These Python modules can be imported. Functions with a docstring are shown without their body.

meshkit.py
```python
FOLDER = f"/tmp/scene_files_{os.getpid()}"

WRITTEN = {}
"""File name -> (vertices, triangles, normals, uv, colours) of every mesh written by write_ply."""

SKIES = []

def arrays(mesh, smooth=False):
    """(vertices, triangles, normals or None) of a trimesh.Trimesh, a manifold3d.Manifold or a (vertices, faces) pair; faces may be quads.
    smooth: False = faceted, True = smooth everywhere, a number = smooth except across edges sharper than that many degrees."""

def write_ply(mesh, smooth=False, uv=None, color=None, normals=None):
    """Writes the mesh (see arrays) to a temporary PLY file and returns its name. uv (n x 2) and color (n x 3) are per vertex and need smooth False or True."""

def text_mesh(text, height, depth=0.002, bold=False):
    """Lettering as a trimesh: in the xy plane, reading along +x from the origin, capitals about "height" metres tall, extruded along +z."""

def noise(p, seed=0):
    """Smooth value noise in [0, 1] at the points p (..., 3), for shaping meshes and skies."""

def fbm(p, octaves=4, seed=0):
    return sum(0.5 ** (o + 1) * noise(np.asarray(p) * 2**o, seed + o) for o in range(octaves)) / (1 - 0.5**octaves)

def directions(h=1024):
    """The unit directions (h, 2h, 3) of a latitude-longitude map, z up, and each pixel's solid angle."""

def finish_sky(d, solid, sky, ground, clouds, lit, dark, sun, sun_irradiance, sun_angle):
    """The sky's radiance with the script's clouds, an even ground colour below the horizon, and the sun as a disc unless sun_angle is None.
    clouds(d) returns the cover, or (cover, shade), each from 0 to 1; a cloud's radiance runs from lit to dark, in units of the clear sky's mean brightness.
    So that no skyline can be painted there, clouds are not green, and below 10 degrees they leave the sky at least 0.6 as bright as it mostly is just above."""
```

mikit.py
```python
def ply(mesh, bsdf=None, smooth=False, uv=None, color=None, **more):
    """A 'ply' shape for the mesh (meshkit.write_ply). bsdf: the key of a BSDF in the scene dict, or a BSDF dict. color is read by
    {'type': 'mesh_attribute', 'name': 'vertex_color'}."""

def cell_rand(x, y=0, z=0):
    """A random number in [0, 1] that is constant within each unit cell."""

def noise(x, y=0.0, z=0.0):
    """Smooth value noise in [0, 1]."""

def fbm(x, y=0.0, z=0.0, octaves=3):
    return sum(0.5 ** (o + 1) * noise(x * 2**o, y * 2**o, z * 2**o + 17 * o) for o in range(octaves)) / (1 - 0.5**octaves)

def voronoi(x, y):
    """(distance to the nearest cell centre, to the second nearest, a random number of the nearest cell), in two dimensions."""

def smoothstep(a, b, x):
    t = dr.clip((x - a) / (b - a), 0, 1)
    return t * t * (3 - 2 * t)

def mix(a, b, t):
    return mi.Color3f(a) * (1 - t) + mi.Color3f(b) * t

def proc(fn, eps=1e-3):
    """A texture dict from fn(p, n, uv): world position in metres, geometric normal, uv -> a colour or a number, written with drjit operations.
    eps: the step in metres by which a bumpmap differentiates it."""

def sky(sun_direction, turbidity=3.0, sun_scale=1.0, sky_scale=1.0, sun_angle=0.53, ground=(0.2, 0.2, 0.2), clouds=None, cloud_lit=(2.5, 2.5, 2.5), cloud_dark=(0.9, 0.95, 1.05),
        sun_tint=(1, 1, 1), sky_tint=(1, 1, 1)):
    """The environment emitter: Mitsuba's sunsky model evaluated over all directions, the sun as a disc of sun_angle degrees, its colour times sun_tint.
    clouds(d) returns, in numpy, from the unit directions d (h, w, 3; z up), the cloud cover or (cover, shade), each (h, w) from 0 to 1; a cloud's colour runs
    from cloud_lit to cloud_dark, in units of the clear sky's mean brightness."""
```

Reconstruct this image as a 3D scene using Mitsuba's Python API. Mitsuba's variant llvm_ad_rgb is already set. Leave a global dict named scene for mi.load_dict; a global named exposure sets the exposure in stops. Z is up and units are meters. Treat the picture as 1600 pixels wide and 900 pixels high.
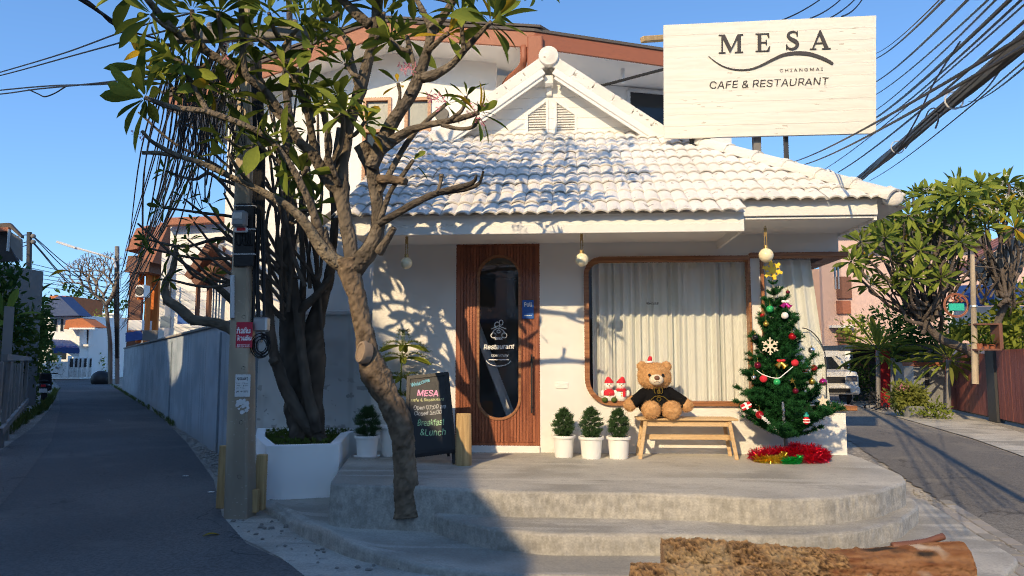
import math, random, numpy as np, trimesh, mitsuba as mi, mikit, meshkit, manifold3d as mfd
import shapely.geometry as sg, shapely.affinity as sa
from shapely.ops import unary_union
import drjit as dr
from mikit import noise, fbm, smoothstep, mix, voronoi
random.seed(7)
R = np.random.default_rng(11)
T = mi.ScalarTransform4f
scene, labels = {}, {}

# ---------------------------------------------------------------- camera, sky, exposure
EYE, PITCH, YAW, FOC = np.array([0, 0, 1.45]), math.radians(5.6), math.radians(4.0), 1155.0
FW = np.array([-math.sin(YAW) * math.cos(PITCH), math.cos(YAW) * math.cos(PITCH), math.sin(PITCH)])
RT = np.array([math.cos(YAW), math.sin(YAW), 0.0])
UP = np.cross(RT, FW)
scene['camera'] = {'type': 'perspective', 'fov': 2 * math.degrees(math.atan(800 / FOC)), 'fov_axis': 'x', 'near_clip': 0.05, 'far_clip': 3000.0,
                   'to_world': T().look_at(origin=EYE.tolist(), target=(EYE + FW).tolist(), up=[0, 0, 1])}
AZ, EL = math.radians(21), math.radians(26.5)
SX, SZ = math.tan(AZ), math.tan(EL) / math.cos(AZ)
SUN = np.array([-math.sin(AZ) * math.cos(EL), -math.cos(AZ) * math.cos(EL), math.sin(EL)])
scene['sky'] = mikit.sky(SUN.tolist(), turbidity=3.2, sun_scale=1.0, sky_scale=1.75, sun_tint=(1.0, 0.98, 0.915), sky_tint=(0.72, 0.96, 1.28), ground=(0.2, 0.19, 0.17))
exposure = 1.78

# ---------------------------------------------------------------- helpers
def ray(px, py): return FW + RT * (px - 800) / FOC + UP * (450 - py) / FOC
def Y(px, py, y):                       # the point of a sight line on the upright plane y
    d = ray(px, py); return EYE + d * (y / d[1])
def Z(px, py, z=0.0):                   # ... on the level z
    d = ray(px, py); return EYE + d * ((z - EYE[2]) / d[2])
def PL(a, n, px, py):
    d = ray(px, py); n = np.asarray(n, float); return EYE + d * (((np.asarray(a) - EYE) @ n) / (d @ n))

def free(name):
    if name not in scene and name not in labels: return name
    k = 1
    while f'{name}_{k:03d}' in scene or f'{name}_{k:03d}' in labels: k += 1
    return f'{name}_{k:03d}'
COUNT = {}
def fkey(base):
    n = COUNT.get(base, 0); COUNT[base] = n + 1
    return base if n == 0 else f'{base}_{n:03d}'
def tag(k, label=None, cat=None, group=None, kind=None):
    d = labels.setdefault(k, {})
    for a, b in (('label', label), ('category', cat), ('group', group), ('kind', kind)):
        if b: d[a] = b
def thing(name, label, cat, group=None):
    k = fkey(name); tag(k, label, cat, group); return k
def add(name, mesh, mat, parent=None, label=None, cat=None, group=None, kind=None, smooth=False, tw=None, **kw):
    k = fkey(f'{parent}__{name}' if parent else name)
    d = mikit.ply(mesh, 'mat_' + mat, smooth=smooth, **kw)
    if tw is not None: d['to_world'] = T(tw)
    scene[k] = d
    if label or cat or group or kind: tag(k, label, cat, group, kind)
    return k
def put(name, ply, mat, tw, parent=None):            # a copy of a written mesh under its own key
    k = fkey(f'{parent}__{name}' if parent else name)
    scene[k] = {**ply, 'to_world': T(tw), 'bsdf': {'type': 'ref', 'id': 'mat_' + mat}}
    return k

cat_ = trimesh.util.concatenate
def bb(x0, x1, y0, y1, z0, z1, c=0.0):               # a box, its edges chamfered by c
    if c <= 0:
        m = trimesh.creation.box((x1 - x0, y1 - y0, z1 - z0)); m.apply_translation(((x0 + x1) / 2, (y0 + y1) / 2, (z0 + z1) / 2)); return m
    c = min(c, (x1 - x0) / 2.2, (y1 - y0) / 2.2, (z1 - z0) / 2.2)
    p = []
    for sx in (0, 1):
        for sy in (0, 1):
            for sz in (0, 1):
                q = np.array([(x0, x1)[sx], (y0, y1)[sy], (z0, z1)[sz]], float); s = np.array([1 - 2 * sx, 1 - 2 * sy, 1 - 2 * sz]) * c
                p += [q + s * [0, 1, 1], q + s * [1, 0, 1], q + s * [1, 1, 0]]
    return trimesh.convex.convex_hull(np.array(p))
def hull(p): return trimesh.convex.convex_hull(np.asarray(p, float))
def xf(m, M): m = m.copy(); m.apply_transform(M); return m
def mv(m, t): m = m.copy(); m.apply_translation(t); return m
def rot(axis, deg, pt=None): return trimesh.transformations.rotation_matrix(math.radians(deg), axis, pt)
def frame(o, x, y, z): M = np.eye(4); M[:3, 0], M[:3, 1], M[:3, 2], M[:3, 3] = x, y, z, o; return M
def unit(v): v = np.asarray(v, float); return v / max(np.linalg.norm(v), 1e-12)
def beam(a, b, w, h, c=0.0, upv=(0, 0, 1)):          # a bar from a to b, w across, h in the direction of upv
    a, b = np.asarray(a, float), np.asarray(b, float); d = unit(b - a); s = np.cross(d, upv)
    if np.linalg.norm(s) < 1e-6: s = np.cross(d, (0, 1, 0))
    s = unit(s); u = np.cross(s, d); L = np.linalg.norm(b - a)
    return xf(bb(0, L, -w / 2, w / 2, -h / 2, h / 2, c), frame(a, d, -s, u))
def polyfix(g): return g if g.is_valid else g.buffer(0)
def extr(poly, h):
    gs = [g for g in getattr(poly, 'geoms', [poly]) if g.area > 1e-9]
    return cat_([trimesh.creation.extrude_polygon(g, h, engine='earcut') for g in gs])
def prism_y(poly, y0, y1):                            # polygon given in (x, z), from y0 to y1 (y0 nearer)
    m = extr(poly, y1 - y0); v = np.array(m.vertices); m.vertices = np.stack([v[:, 0], y1 - v[:, 2], v[:, 1]], 1); return m
def prism_x(poly, x0, x1):                            # polygon in (y, z)
    m = extr(poly, x1 - x0); v = np.array(m.vertices); m.vertices = np.stack([x0 + v[:, 2], v[:, 0], v[:, 1]], 1); return m
def prism_z(poly, z0, z1): return mv(extr(poly, z1 - z0), (0, 0, z0))
def rrect(x0, x1, z0, z1, r=(0, 0, 0, 0), n=8):       # rounded corners: bl, br, tr, tl
    p = []
    for (cx, cz, a0), q in zip(((x0, z0, 180), (x1, z0, 270), (x1, z1, 0), (x0, z1, 90)), r):
        sx, sz = (1 if cx == x0 else -1), (1 if cz == z0 else -1)
        if q <= 0: p.append((cx, cz)); continue
        for t in np.radians(a0 + np.linspace(0, 90, n + 1)): p.append((cx + sx * q + q * math.cos(t), cz + sz * q + q * math.sin(t)))
    return sg.Polygon(p)
def spline(p, n=6):
    p = np.asarray(p, float)
    if len(p) < 3: return np.array([p[0] + (p[-1] - p[0]) * t for t in np.linspace(0, 1, n + 1)])
    q = np.vstack([2 * p[0] - p[1], p, 2 * p[-1] - p[-2]]); out = []
    for i in range(1, len(q) - 2):
        a, b, c, d = q[i - 1:i + 3]
        for t in np.arange(n) / n:
            out.append(0.5 * (2 * b + (c - a) * t + (2 * a - 5 * b + 4 * c - d) * t * t + (3 * b - a - 3 * c + d) * t ** 3))
    return np.array(out + [p[-1]])
def tube(p, r, sides=8, cap=True):
    p = np.asarray(p, float); r = np.broadcast_to(np.asarray(r, float), len(p))
    t = np.gradient(p, axis=0); t /= np.maximum(np.linalg.norm(t, axis=1, keepdims=True), 1e-9)
    a = unit(np.cross(t[0], (0.3, 0.2, 0.93) if abs(t[0][2]) < 0.9 else (1, 0, 0))); A = []
    for k in range(len(p)):
        a = unit(a - t[k] * (a @ t[k])); A.append(a)
    A = np.array(A); B = np.cross(t, A); th = np.arange(sides) / sides * 2 * math.pi
    v = (p[:, None] + r[:, None, None] * (np.cos(th)[None, :, None] * A[:, None] + np.sin(th)[None, :, None] * B[:, None])).reshape(-1, 3)
    i, j = np.meshgrid(np.arange(len(p) - 1), np.arange(sides), indexing='ij')
    q = np.stack([i * sides + j, i * sides + (j + 1) % sides, (i + 1) * sides + (j + 1) % sides, (i + 1) * sides + j], -1).reshape(-1, 4)
    f = np.vstack([q[:, [0, 1, 2]], q[:, [0, 2, 3]]])
    if cap:
        n = len(v); v = np.vstack([v, p[0], p[-1]]); k = np.arange(sides); e = (len(p) - 1) * sides
        f = np.vstack([f, np.stack([k * 0 + n, (k + 1) % sides, k], 1), np.stack([k * 0 + n + 1, e + k, e + (k + 1) % sides], 1)])
    return trimesh.Trimesh(v, f, process=False)
def lathe(prof, n=24):
    prof = np.asarray(prof, float); th = np.arange(n) / n * 2 * math.pi
    v = np.stack([prof[:, None, 0] * np.cos(th), prof[:, None, 0] * np.sin(th), prof[:, None, 1] + 0 * th], -1).reshape(-1, 3)
    i, j = np.meshgrid(np.arange(len(prof) - 1), np.arange(n), indexing='ij')
    q = np.stack([i * n + j, i * n + (j + 1) % n, (i + 1) * n + (j + 1) % n, (i + 1) * n + j], -1).reshape(-1, 4)
    return trimesh.Trimesh(v, np.vstack([q[:, [0, 1, 2]], q[:, [0, 2, 3]]]), process=False)
def ball(c, r, sub=2):
    m = trimesh.creation.icosphere(sub, 1.0); m.apply_scale(np.broadcast_to(r, 3)); m.apply_translation(c); return m
def slab(pts, z0, z1, r=0.03, step=0.06, rough=0.0, seed=0, top=None):
    """A cast slab with a rounded top edge; rough pushes its sides in and out, top(x, y) shifts the level of its upper edge."""
    g = sg.Polygon(pts); L = g.exterior.length; n = int(L / step)
    p = np.array([g.exterior.interpolate(L * k / n).coords[0] for k in range(n)])
    if not g.exterior.is_ccw: p = p[::-1]
    for _ in range(3): p = p * 0.5 + (np.roll(p, 1, 0) + np.roll(p, -1, 0)) * 0.25
    t = np.roll(p, -1, 0) - np.roll(p, 1, 0); nrm = np.stack([t[:, 1], -t[:, 0]], 1); nrm /= np.maximum(np.linalg.norm(nrm, axis=1, keepdims=True), 1e-9)
    rings = [(0.0, z) for z in np.linspace(z0, z1 - r, 4)] + [(r * (1 - math.cos(a)), z1 - r + r * math.sin(a)) for a in np.radians((25, 50, 70, 90))]
    V = []
    for off, z in rings:
        q = np.column_stack([p - nrm * off, np.full(n, z)])
        if rough and off < r * 0.7:
            k = (meshkit.fbm(np.column_stack([q[:, :2] * 5, q[:, 2] * 9]), 3, seed) - 0.5) * rough; q[:, :2] += nrm * k[:, None]
        V.append(q)
    V = np.vstack(V); F = []
    for k in range(len(rings) - 1):
        j = np.arange(n); j2 = (j + 1) % n; F += [np.stack([k * n + j, k * n + j2, (k + 1) * n + j2], 1), np.stack([k * n + j, (k + 1) * n + j2, (k + 1) * n + j], 1)]
    v2, f2 = trimesh.creation.triangulate_polygon(sg.Polygon(V[-n:, :2]), engine='earcut')
    from scipy.spatial import cKDTree
    f2 = cKDTree(V[-n:, :2]).query(v2)[1][f2]
    F = np.vstack(F + [f2 + (len(rings) - 1) * n])
    m = trimesh.Trimesh(V, F, process=False)
    if top is not None:
        v = np.array(m.vertices); w = np.clip((v[:, 2] - z0) / (z1 - z0), 0, 1); v[:, 2] += w * (top(v[:, 0], v[:, 1]) - z1); m.vertices = v
    # the cap must face up
    if m.face_normals[-1][2] < 0: m.faces = np.vstack([m.faces[:-len(f2)], m.faces[-len(f2):, ::-1]])
    return m
def sheet(pts, z=0.0):
    v, f = trimesh.creation.triangulate_polygon(polyfix(sg.Polygon(pts)), engine='earcut')
    m = trimesh.Trimesh(np.column_stack([v, np.full(len(v), z)]), f, process=False)
    if m.face_normals[0][2] < 0: m.invert()
    return m
def vcol(m, c0, c1, scale=8.0, seed=0, octaves=3, pow_=1.0, stretch=(1, 1, 1)):
    v = np.array(m.vertices); n = np.clip((meshkit.fbm(v * scale * np.array(stretch), octaves, seed) - 0.25) / 0.5, 0, 1)[:, None] ** pow_
    return np.asarray(c0) * (1 - n) + np.asarray(c1) * n

# ---------------------------------------------------------------- materials
def mat(name, color, rough=0.6, metal=0.0, spec=0.4, two=True, **kw):
    c = color if isinstance(color, dict) else {'type': 'rgb', 'value': list(color)}
    b = {'type': 'principled', 'base_color': c, 'roughness': rough, 'metallic': metal, 'specular': spec, **kw}
    scene['mat_' + name] = {'type': 'twosided', 'bsdf': b} if two else b
    return name
def bumped(name, color, rough, fn, scale, eps=0.004, spec=0.4):
    b = {'type': 'principled', 'base_color': color if isinstance(color, dict) else {'type': 'rgb', 'value': list(color)}, 'roughness': rough, 'specular': spec}
    scene['mat_' + name] = {'type': 'twosided', 'bsdf': {'type': 'bumpmap', 'scale': scale, 'arbitrary': mikit.proc(fn, eps), 'bsdf': b}}
    return name
VC = {'type': 'mesh_attribute', 'name': 'vertex_color'}
mat('vc_rough', VC, 0.85, spec=0.2); bumped('bark', VC, 0.9, lambda p, n, uv: fbm(p.x * 42, p.y * 42, p.z * 24, 4) + 0.2 * noise(p.x * 60, p.y * 60, p.z * 70), 0.05, 0.003, 0.2); mat('vc_satin', VC, 0.45)

def f_plaster(p, n, uv):
    a = fbm(p.x * 1.3, p.y * 1.3, p.z * 1.3, 4); b = noise(p.x * 14, p.y * 14, p.z * 3)
    low = smoothstep(0.9, 0.40, p.z) * smoothstep(0.42, 0.7, fbm(p.x * 5, p.y * 5, p.z * 8, 3))
    c = mix((0.76, 0.745, 0.71), (0.67, 0.655, 0.615), smoothstep(0.45, 0.75, a) * 0.5 + b * 0.12)
    return mix(c, (0.52, 0.49, 0.43), low * 0.35)
def f_plaster_h(p, n, uv): return fbm(p.x * 3, p.y * 3, p.z * 3, 3) + 0.25 * fbm(p.x * 25, p.y * 25, p.z * 25, 2)
bumped('plaster', mikit.proc(f_plaster), 0.75, f_plaster_h, 0.012)
def f_old(p, n, uv):                                   # old whitewash, flaking and stained
    a = fbm(p.x * 2.1, p.y * 2.1, p.z * 2.1, 4); st = fbm(p.x * 7, p.y * 7, p.z * 0.8, 3)
    c = mix((0.70, 0.69, 0.66), (0.55, 0.54, 0.51), smoothstep(0.4, 0.7, a))
    c = mix(c, (0.42, 0.41, 0.38), smoothstep(0.55, 0.8, st) * 0.5)
    flake = smoothstep(0.63, 0.68, fbm(p.x * 10 + 4, p.y * 10, p.z * 10, 4)) * smoothstep(1.6, 0.9, p.z)
    return mix(c, (0.33, 0.31, 0.28), flake * 0.8)
bumped('old_white', mikit.proc(f_old), 0.9, f_plaster_h, 0.02)
def f_blue(p, n, uv):
    a = fbm(p.x * 0.9, p.y * 0.9, p.z * 1.4, 4); st = fbm(p.x * 5, p.y * 5, p.z * 0.5, 3)
    c = mix((0.285, 0.335, 0.385), (0.20, 0.245, 0.285), smoothstep(0.35, 0.7, a))
    c = mix(c, (0.32, 0.35, 0.38), smoothstep(0.52, 0.75, st) * 0.55); c = mix(c, (0.16, 0.185, 0.21), smoothstep(0.5, 0.75, fbm(p.x * 9 + 5, p.y * 9, p.z * 0.35, 3)) * 0.5)
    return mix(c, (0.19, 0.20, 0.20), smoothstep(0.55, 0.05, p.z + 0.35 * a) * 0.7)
bumped('blue_render', mikit.proc(f_blue), 0.85, f_plaster_h, 0.02)
def f_conc(p, n, uv):
    a = fbm(p.x * 1.6, p.y * 1.6, p.z * 1.6, 4); b = fbm(p.x * 9, p.y * 14, p.z * 9, 3); s = fbm(p.x * 1.2 + 9, p.y * 7, p.z * 2, 3)
    c = mix((0.37, 0.35, 0.305), (0.24, 0.228, 0.20), smoothstep(0.35, 0.68, a)); c = mix(c, (0.43, 0.41, 0.36), smoothstep(0.5, 0.72, s) * 0.6)
    side = 1 - dr.abs(n.z)
    v = fbm(p.x * 8, p.y * 8, p.z * 16, 4)
    fine = fbm(p.x * 55, p.y * 55, p.z * 18, 3); drip = fbm(p.x * 26, p.y * 26, p.z * 3, 3)
    c = mix(c, mix((0.25, 0.24, 0.215), (0.44, 0.42, 0.375), smoothstep(0.30, 0.68, v * 0.35 + 0.35 * fine + 0.3 * drip)), side * 0.85)
    c = c * (0.86 + 0.28 * noise(p.x * 90, p.y * 90, p.z * 90))
    return mix(c, (0.17, 0.16, 0.15), smoothstep(0.6, 0.8, b) * 0.35)
def f_conc_h(p, n, uv):
    side = 1 - dr.abs(n.z)
    return fbm(p.x * 6, p.y * 6, p.z * 6, 3) * 0.5 + side * 1.2 * fbm(p.x * 28, p.y * 28, p.z * 14, 4)
bumped('concrete', mikit.proc(f_conc), 0.62, f_conc_h, 0.014, eps=0.002)
def f_pole(p, n, uv):
    a = fbm(p.x * 5, p.y * 5, p.z * 1.2, 4); b = noise(p.x * 60, p.y * 60, p.z * 60)
    c = mix((0.46, 0.375, 0.265), (0.29, 0.235, 0.17), smoothstep(0.3, 0.7, a)); c = mix(c, (0.16, 0.14, 0.12), smoothstep(0.9, 0.1, p.z) * 0.6)
    return mix(c, (0.55, 0.5, 0.42), smoothstep(0.8, 0.95, b) * 0.5)
bumped('pole_concrete', mikit.proc(f_pole), 0.85, f_plaster_h, 0.01)
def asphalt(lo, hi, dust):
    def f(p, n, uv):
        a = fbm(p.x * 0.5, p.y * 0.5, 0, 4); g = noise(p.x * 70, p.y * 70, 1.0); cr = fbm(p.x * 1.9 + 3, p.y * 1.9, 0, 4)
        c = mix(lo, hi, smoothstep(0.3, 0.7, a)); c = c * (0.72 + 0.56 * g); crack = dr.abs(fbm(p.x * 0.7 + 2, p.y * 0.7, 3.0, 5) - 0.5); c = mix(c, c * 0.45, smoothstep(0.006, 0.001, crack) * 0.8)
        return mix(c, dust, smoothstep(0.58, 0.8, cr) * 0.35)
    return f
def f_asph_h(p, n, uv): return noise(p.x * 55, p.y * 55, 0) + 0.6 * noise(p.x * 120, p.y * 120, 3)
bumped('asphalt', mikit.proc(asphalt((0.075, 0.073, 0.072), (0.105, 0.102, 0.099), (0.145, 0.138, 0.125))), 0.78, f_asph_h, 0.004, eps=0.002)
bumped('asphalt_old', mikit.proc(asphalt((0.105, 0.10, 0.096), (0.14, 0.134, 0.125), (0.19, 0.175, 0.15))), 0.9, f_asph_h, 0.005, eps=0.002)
def f_dirt(p, n, uv):
    a = fbm(p.x * 0.8, p.y * 0.8, 0, 4); g = fbm(p.x * 24, p.y * 24, 0, 3)
    c = mix((0.25, 0.23, 0.20), (0.17, 0.155, 0.135), smoothstep(0.35, 0.68, a))
    return mix(c, (0.36, 0.33, 0.28), smoothstep(0.52, 0.75, g) * 0.7)
def f_dirt_h(p, n, uv): return fbm(p.x * 16, p.y * 16, 0, 4)
bumped('dirt', mikit.proc(f_dirt), 0.95, f_dirt_h, 0.03)
def wood(c0, c1, ax):                                  # grain along axis ax
    def f(p, n, uv):
        q = [p.x * 38, p.y * 38, p.z * 38]; q[ax] = q[ax] * 0.05
        a = fbm(q[0], q[1], q[2], 3); b = fbm(q[0] * 3, q[1] * 3, q[2] * 3, 2)
        return mix(c0, c1, smoothstep(0.3, 0.7, a * 0.7 + b * 0.3))
    return mikit.proc(f)
mat('door_wood', wood((0.34, 0.115, 0.052), (0.20, 0.058, 0.026), 2), 0.38, spec=0.5)
mat('frame_wood', wood((0.36, 0.16, 0.065), (0.22, 0.085, 0.035), 0), 0.4, spec=0.5)
mat('pine_wood', wood((0.62, 0.44, 0.245), (0.50, 0.33, 0.16), 0), 0.5)
mat('board_wood', wood((0.52, 0.36, 0.17), (0.36, 0.23, 0.10), 2), 0.7)
mat('fence_wood', wood((0.27, 0.085, 0.062), (0.18, 0.055, 0.04), 2), 0.6)
def f_sign(p, n, uv):
    s = fbm(p.x * 3.0, 3.0, p.z * 34, 3); d = fbm(p.x * 9, 1.0, p.z * 30, 3); k = noise(p.x * 2.2, 0, dr.floor(p.z / 0.148) * 7.0)
    c = mix((0.72, 0.69, 0.61), (0.68, 0.645, 0.56), smoothstep(0.35, 0.7, s))
    return mix(c, (0.40, 0.34, 0.25), smoothstep(0.72, 0.77, d) * smoothstep(0.55, 0.85, k) * 0.7)
mat('sign_wood', mikit.proc(f_sign), 0.6)
def f_tile(p, n, uv):
    a = fbm(p.x * 2, p.y * 2, p.z * 2, 3); b = fbm(p.x * 12, p.y * 12, p.z * 12, 3)
    c = mix((0.72, 0.69, 0.64), (0.60, 0.565, 0.51), smoothstep(0.4, 0.75, a) * 0.6 + smoothstep(0.5, 0.8, b) * 0.3)
    return mix(c, (0.30, 0.27, 0.23), smoothstep(0.735, 0.78, fbm(p.x * 17, p.y * 17, p.z * 17, 2)) * 0.9)
mat('white_tile', mikit.proc(f_tile), 0.5)
mat('white_trim', (0.74, 0.725, 0.69), 0.45); mat('soffit_white', (0.72, 0.715, 0.70), 0.7)
mat('brown_fascia', (0.30, 0.105, 0.057), 0.55); mat('rear_white', (0.78, 0.77, 0.74), 0.8); mat('dark_roof', (0.10, 0.085, 0.075), 0.8)
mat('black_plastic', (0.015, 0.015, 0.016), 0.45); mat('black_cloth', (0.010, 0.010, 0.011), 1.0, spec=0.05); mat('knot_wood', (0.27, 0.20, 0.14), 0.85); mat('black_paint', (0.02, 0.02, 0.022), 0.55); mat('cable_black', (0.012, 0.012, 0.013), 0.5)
mat('dark_metal', (0.05, 0.05, 0.052), 0.45, 0.3); mat('steel', (0.55, 0.55, 0.55), 0.35, 0.9); mat('grey_metal', (0.30, 0.31, 0.32), 0.45, 0.4)
mat('white_plastic', (0.80, 0.79, 0.76), 0.35); mat('white_ink', (0.85, 0.85, 0.83), 0.7); mat('dark_ink', (0.045, 0.04, 0.04), 0.6)
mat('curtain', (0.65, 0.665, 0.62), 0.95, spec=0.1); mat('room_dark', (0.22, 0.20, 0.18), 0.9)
mat('globe', (0.86, 0.76, 0.52), 0.25); mat('glitter_gold', (0.88, 0.60, 0.05), 0.4); mat('planter_white', (0.84, 0.84, 0.83), 0.7); mat('brass', (0.45, 0.30, 0.12), 0.35, 0.7)
mat('soil', (0.06, 0.045, 0.03), 0.95); mat('chalkboard', (0.028, 0.03, 0.033), 0.6)
for nm, c in dict(chalk_white=(0.75, 0.75, 0.73), chalk_blue=(0.25, 0.65, 0.85), chalk_pink=(0.85, 0.38, 0.60), chalk_yellow=(0.70, 0.72, 0.38), chalk_green=(0.50, 0.80, 0.45)).items(): mat(nm, c, 0.95)
mat('red', (0.55, 0.02, 0.03), 0.4); mat('red_gloss', (0.50, 0.012, 0.02), 0.12, 0.5); mat('red_felt', (0.62, 0.03, 0.05), 0.9); mat('white_felt', (0.85, 0.83, 0.80), 0.95)
mat('gold', (0.80, 0.52, 0.10), 0.22, 0.9); mat('green_gloss', (0.03, 0.38, 0.12), 0.3); mat('maroon_gloss', (0.16, 0.01, 0.03), 0.15, 0.5); mat('silver', (0.75, 0.75, 0.76), 0.2, 0.95)
mat('magenta_gloss', (0.45, 0.02, 0.20), 0.15, 0.5); mat('black_gloss', (0.02, 0.02, 0.025), 0.1, 0.3); mat('teal', (0.03, 0.45, 0.33), 0.5); mat('pale_wood', (0.72, 0.62, 0.47), 0.7)
mat('blue_sign', (0.02, 0.10, 0.38), 0.4); mat('poster_red', (0.50, 0.03, 0.06), 0.55); mat('poster_white', (0.68, 0.68, 0.66), 0.6)
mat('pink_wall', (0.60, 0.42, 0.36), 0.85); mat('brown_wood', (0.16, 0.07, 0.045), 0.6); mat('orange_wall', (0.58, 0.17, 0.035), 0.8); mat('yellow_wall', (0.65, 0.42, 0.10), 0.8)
mat('awning_blue', (0.015, 0.045, 0.16), 0.6); mat('orange_tile', (0.42, 0.14, 0.055), 0.8); mat('blue_roof', (0.04, 0.07, 0.16), 0.6); mat('car_white', (0.72, 0.72, 0.71), 0.2); mat('rubber', (0.02, 0.02, 0.02), 0.8)
mat('dark_glass', (0.02, 0.025, 0.03), 0.06); mat('tarp_blue', (0.16, 0.22, 0.29), 0.6); mat('weathered', (0.20, 0.19, 0.18), 0.9)
mat('grey_white', (0.55, 0.56, 0.57), 0.8); mat('frosted', (0.20, 0.22, 0.21), 0.35); mat('red_post', (0.30, 0.012, 0.015), 0.5); mat('paver', (0.23, 0.215, 0.20), 0.9); mat('paver_b', (0.28, 0.265, 0.245), 0.9); mat('paver_c', (0.19, 0.18, 0.165), 0.9)
scene['mat_glass'] = {'type': 'thindielectric', 'int_ior': 1.5}
def leafmat(name, c, tr=0.7, rough=0.38):
    scene['mat_' + name] = {'type': 'principledthin', 'base_color': {'type': 'rgb', 'value': list(c)}, 'roughness': rough, 'diff_trans': tr, 'eta': 1.4}
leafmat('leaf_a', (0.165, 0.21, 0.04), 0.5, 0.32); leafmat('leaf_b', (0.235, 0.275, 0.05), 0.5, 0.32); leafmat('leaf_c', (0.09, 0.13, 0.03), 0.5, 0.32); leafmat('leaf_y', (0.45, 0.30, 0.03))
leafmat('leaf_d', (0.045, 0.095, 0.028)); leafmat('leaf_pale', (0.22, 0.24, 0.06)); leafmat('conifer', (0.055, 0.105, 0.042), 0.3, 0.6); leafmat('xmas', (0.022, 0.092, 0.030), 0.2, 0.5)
leafmat('leaf_moss', (0.10, 0.14, 0.04), 0.2, 0.8); leafmat('petal', (0.75, 0.30, 0.38), 0.6); leafmat('petal_w', (0.80, 0.76, 0.68), 0.6); leafmat('grass', (0.09, 0.12, 0.035), 0.5)

# ---------------------------------------------------------------- the setting
D, FL = 8.5, 0.415                                     # the shop front's plane and its terrace level
def zpx(pts, z=0.0): return [tuple(Z(a, b, z)[:2]) for a, b in pts]
add('ground', sheet([(-500, -300), (500, -300), (500, 900), (-500, 900)], -0.006), 'dirt', kind='structure', label='bare dusty ground and verge around the junction', smooth=False)
left_edge = zpx([(93, 604), (78, 640), (52, 668), (0, 705)])
road_l = zpx([(490, 912), (450, 880), (385, 850), (347, 806), (334, 750), (292, 692), (242, 641), (197, 613), (166, 599), (155, 589.5)]) + [(-75, 95), (-110, 130)] \
    + [(-118, 126), (-80, 88)] + zpx([(78, 589.5)]) + left_edge + [(-11, 5), (-12, -14), (9, -14), (9, 3.5), (4.2, 3.9), (1.5, 4.2)]
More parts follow.
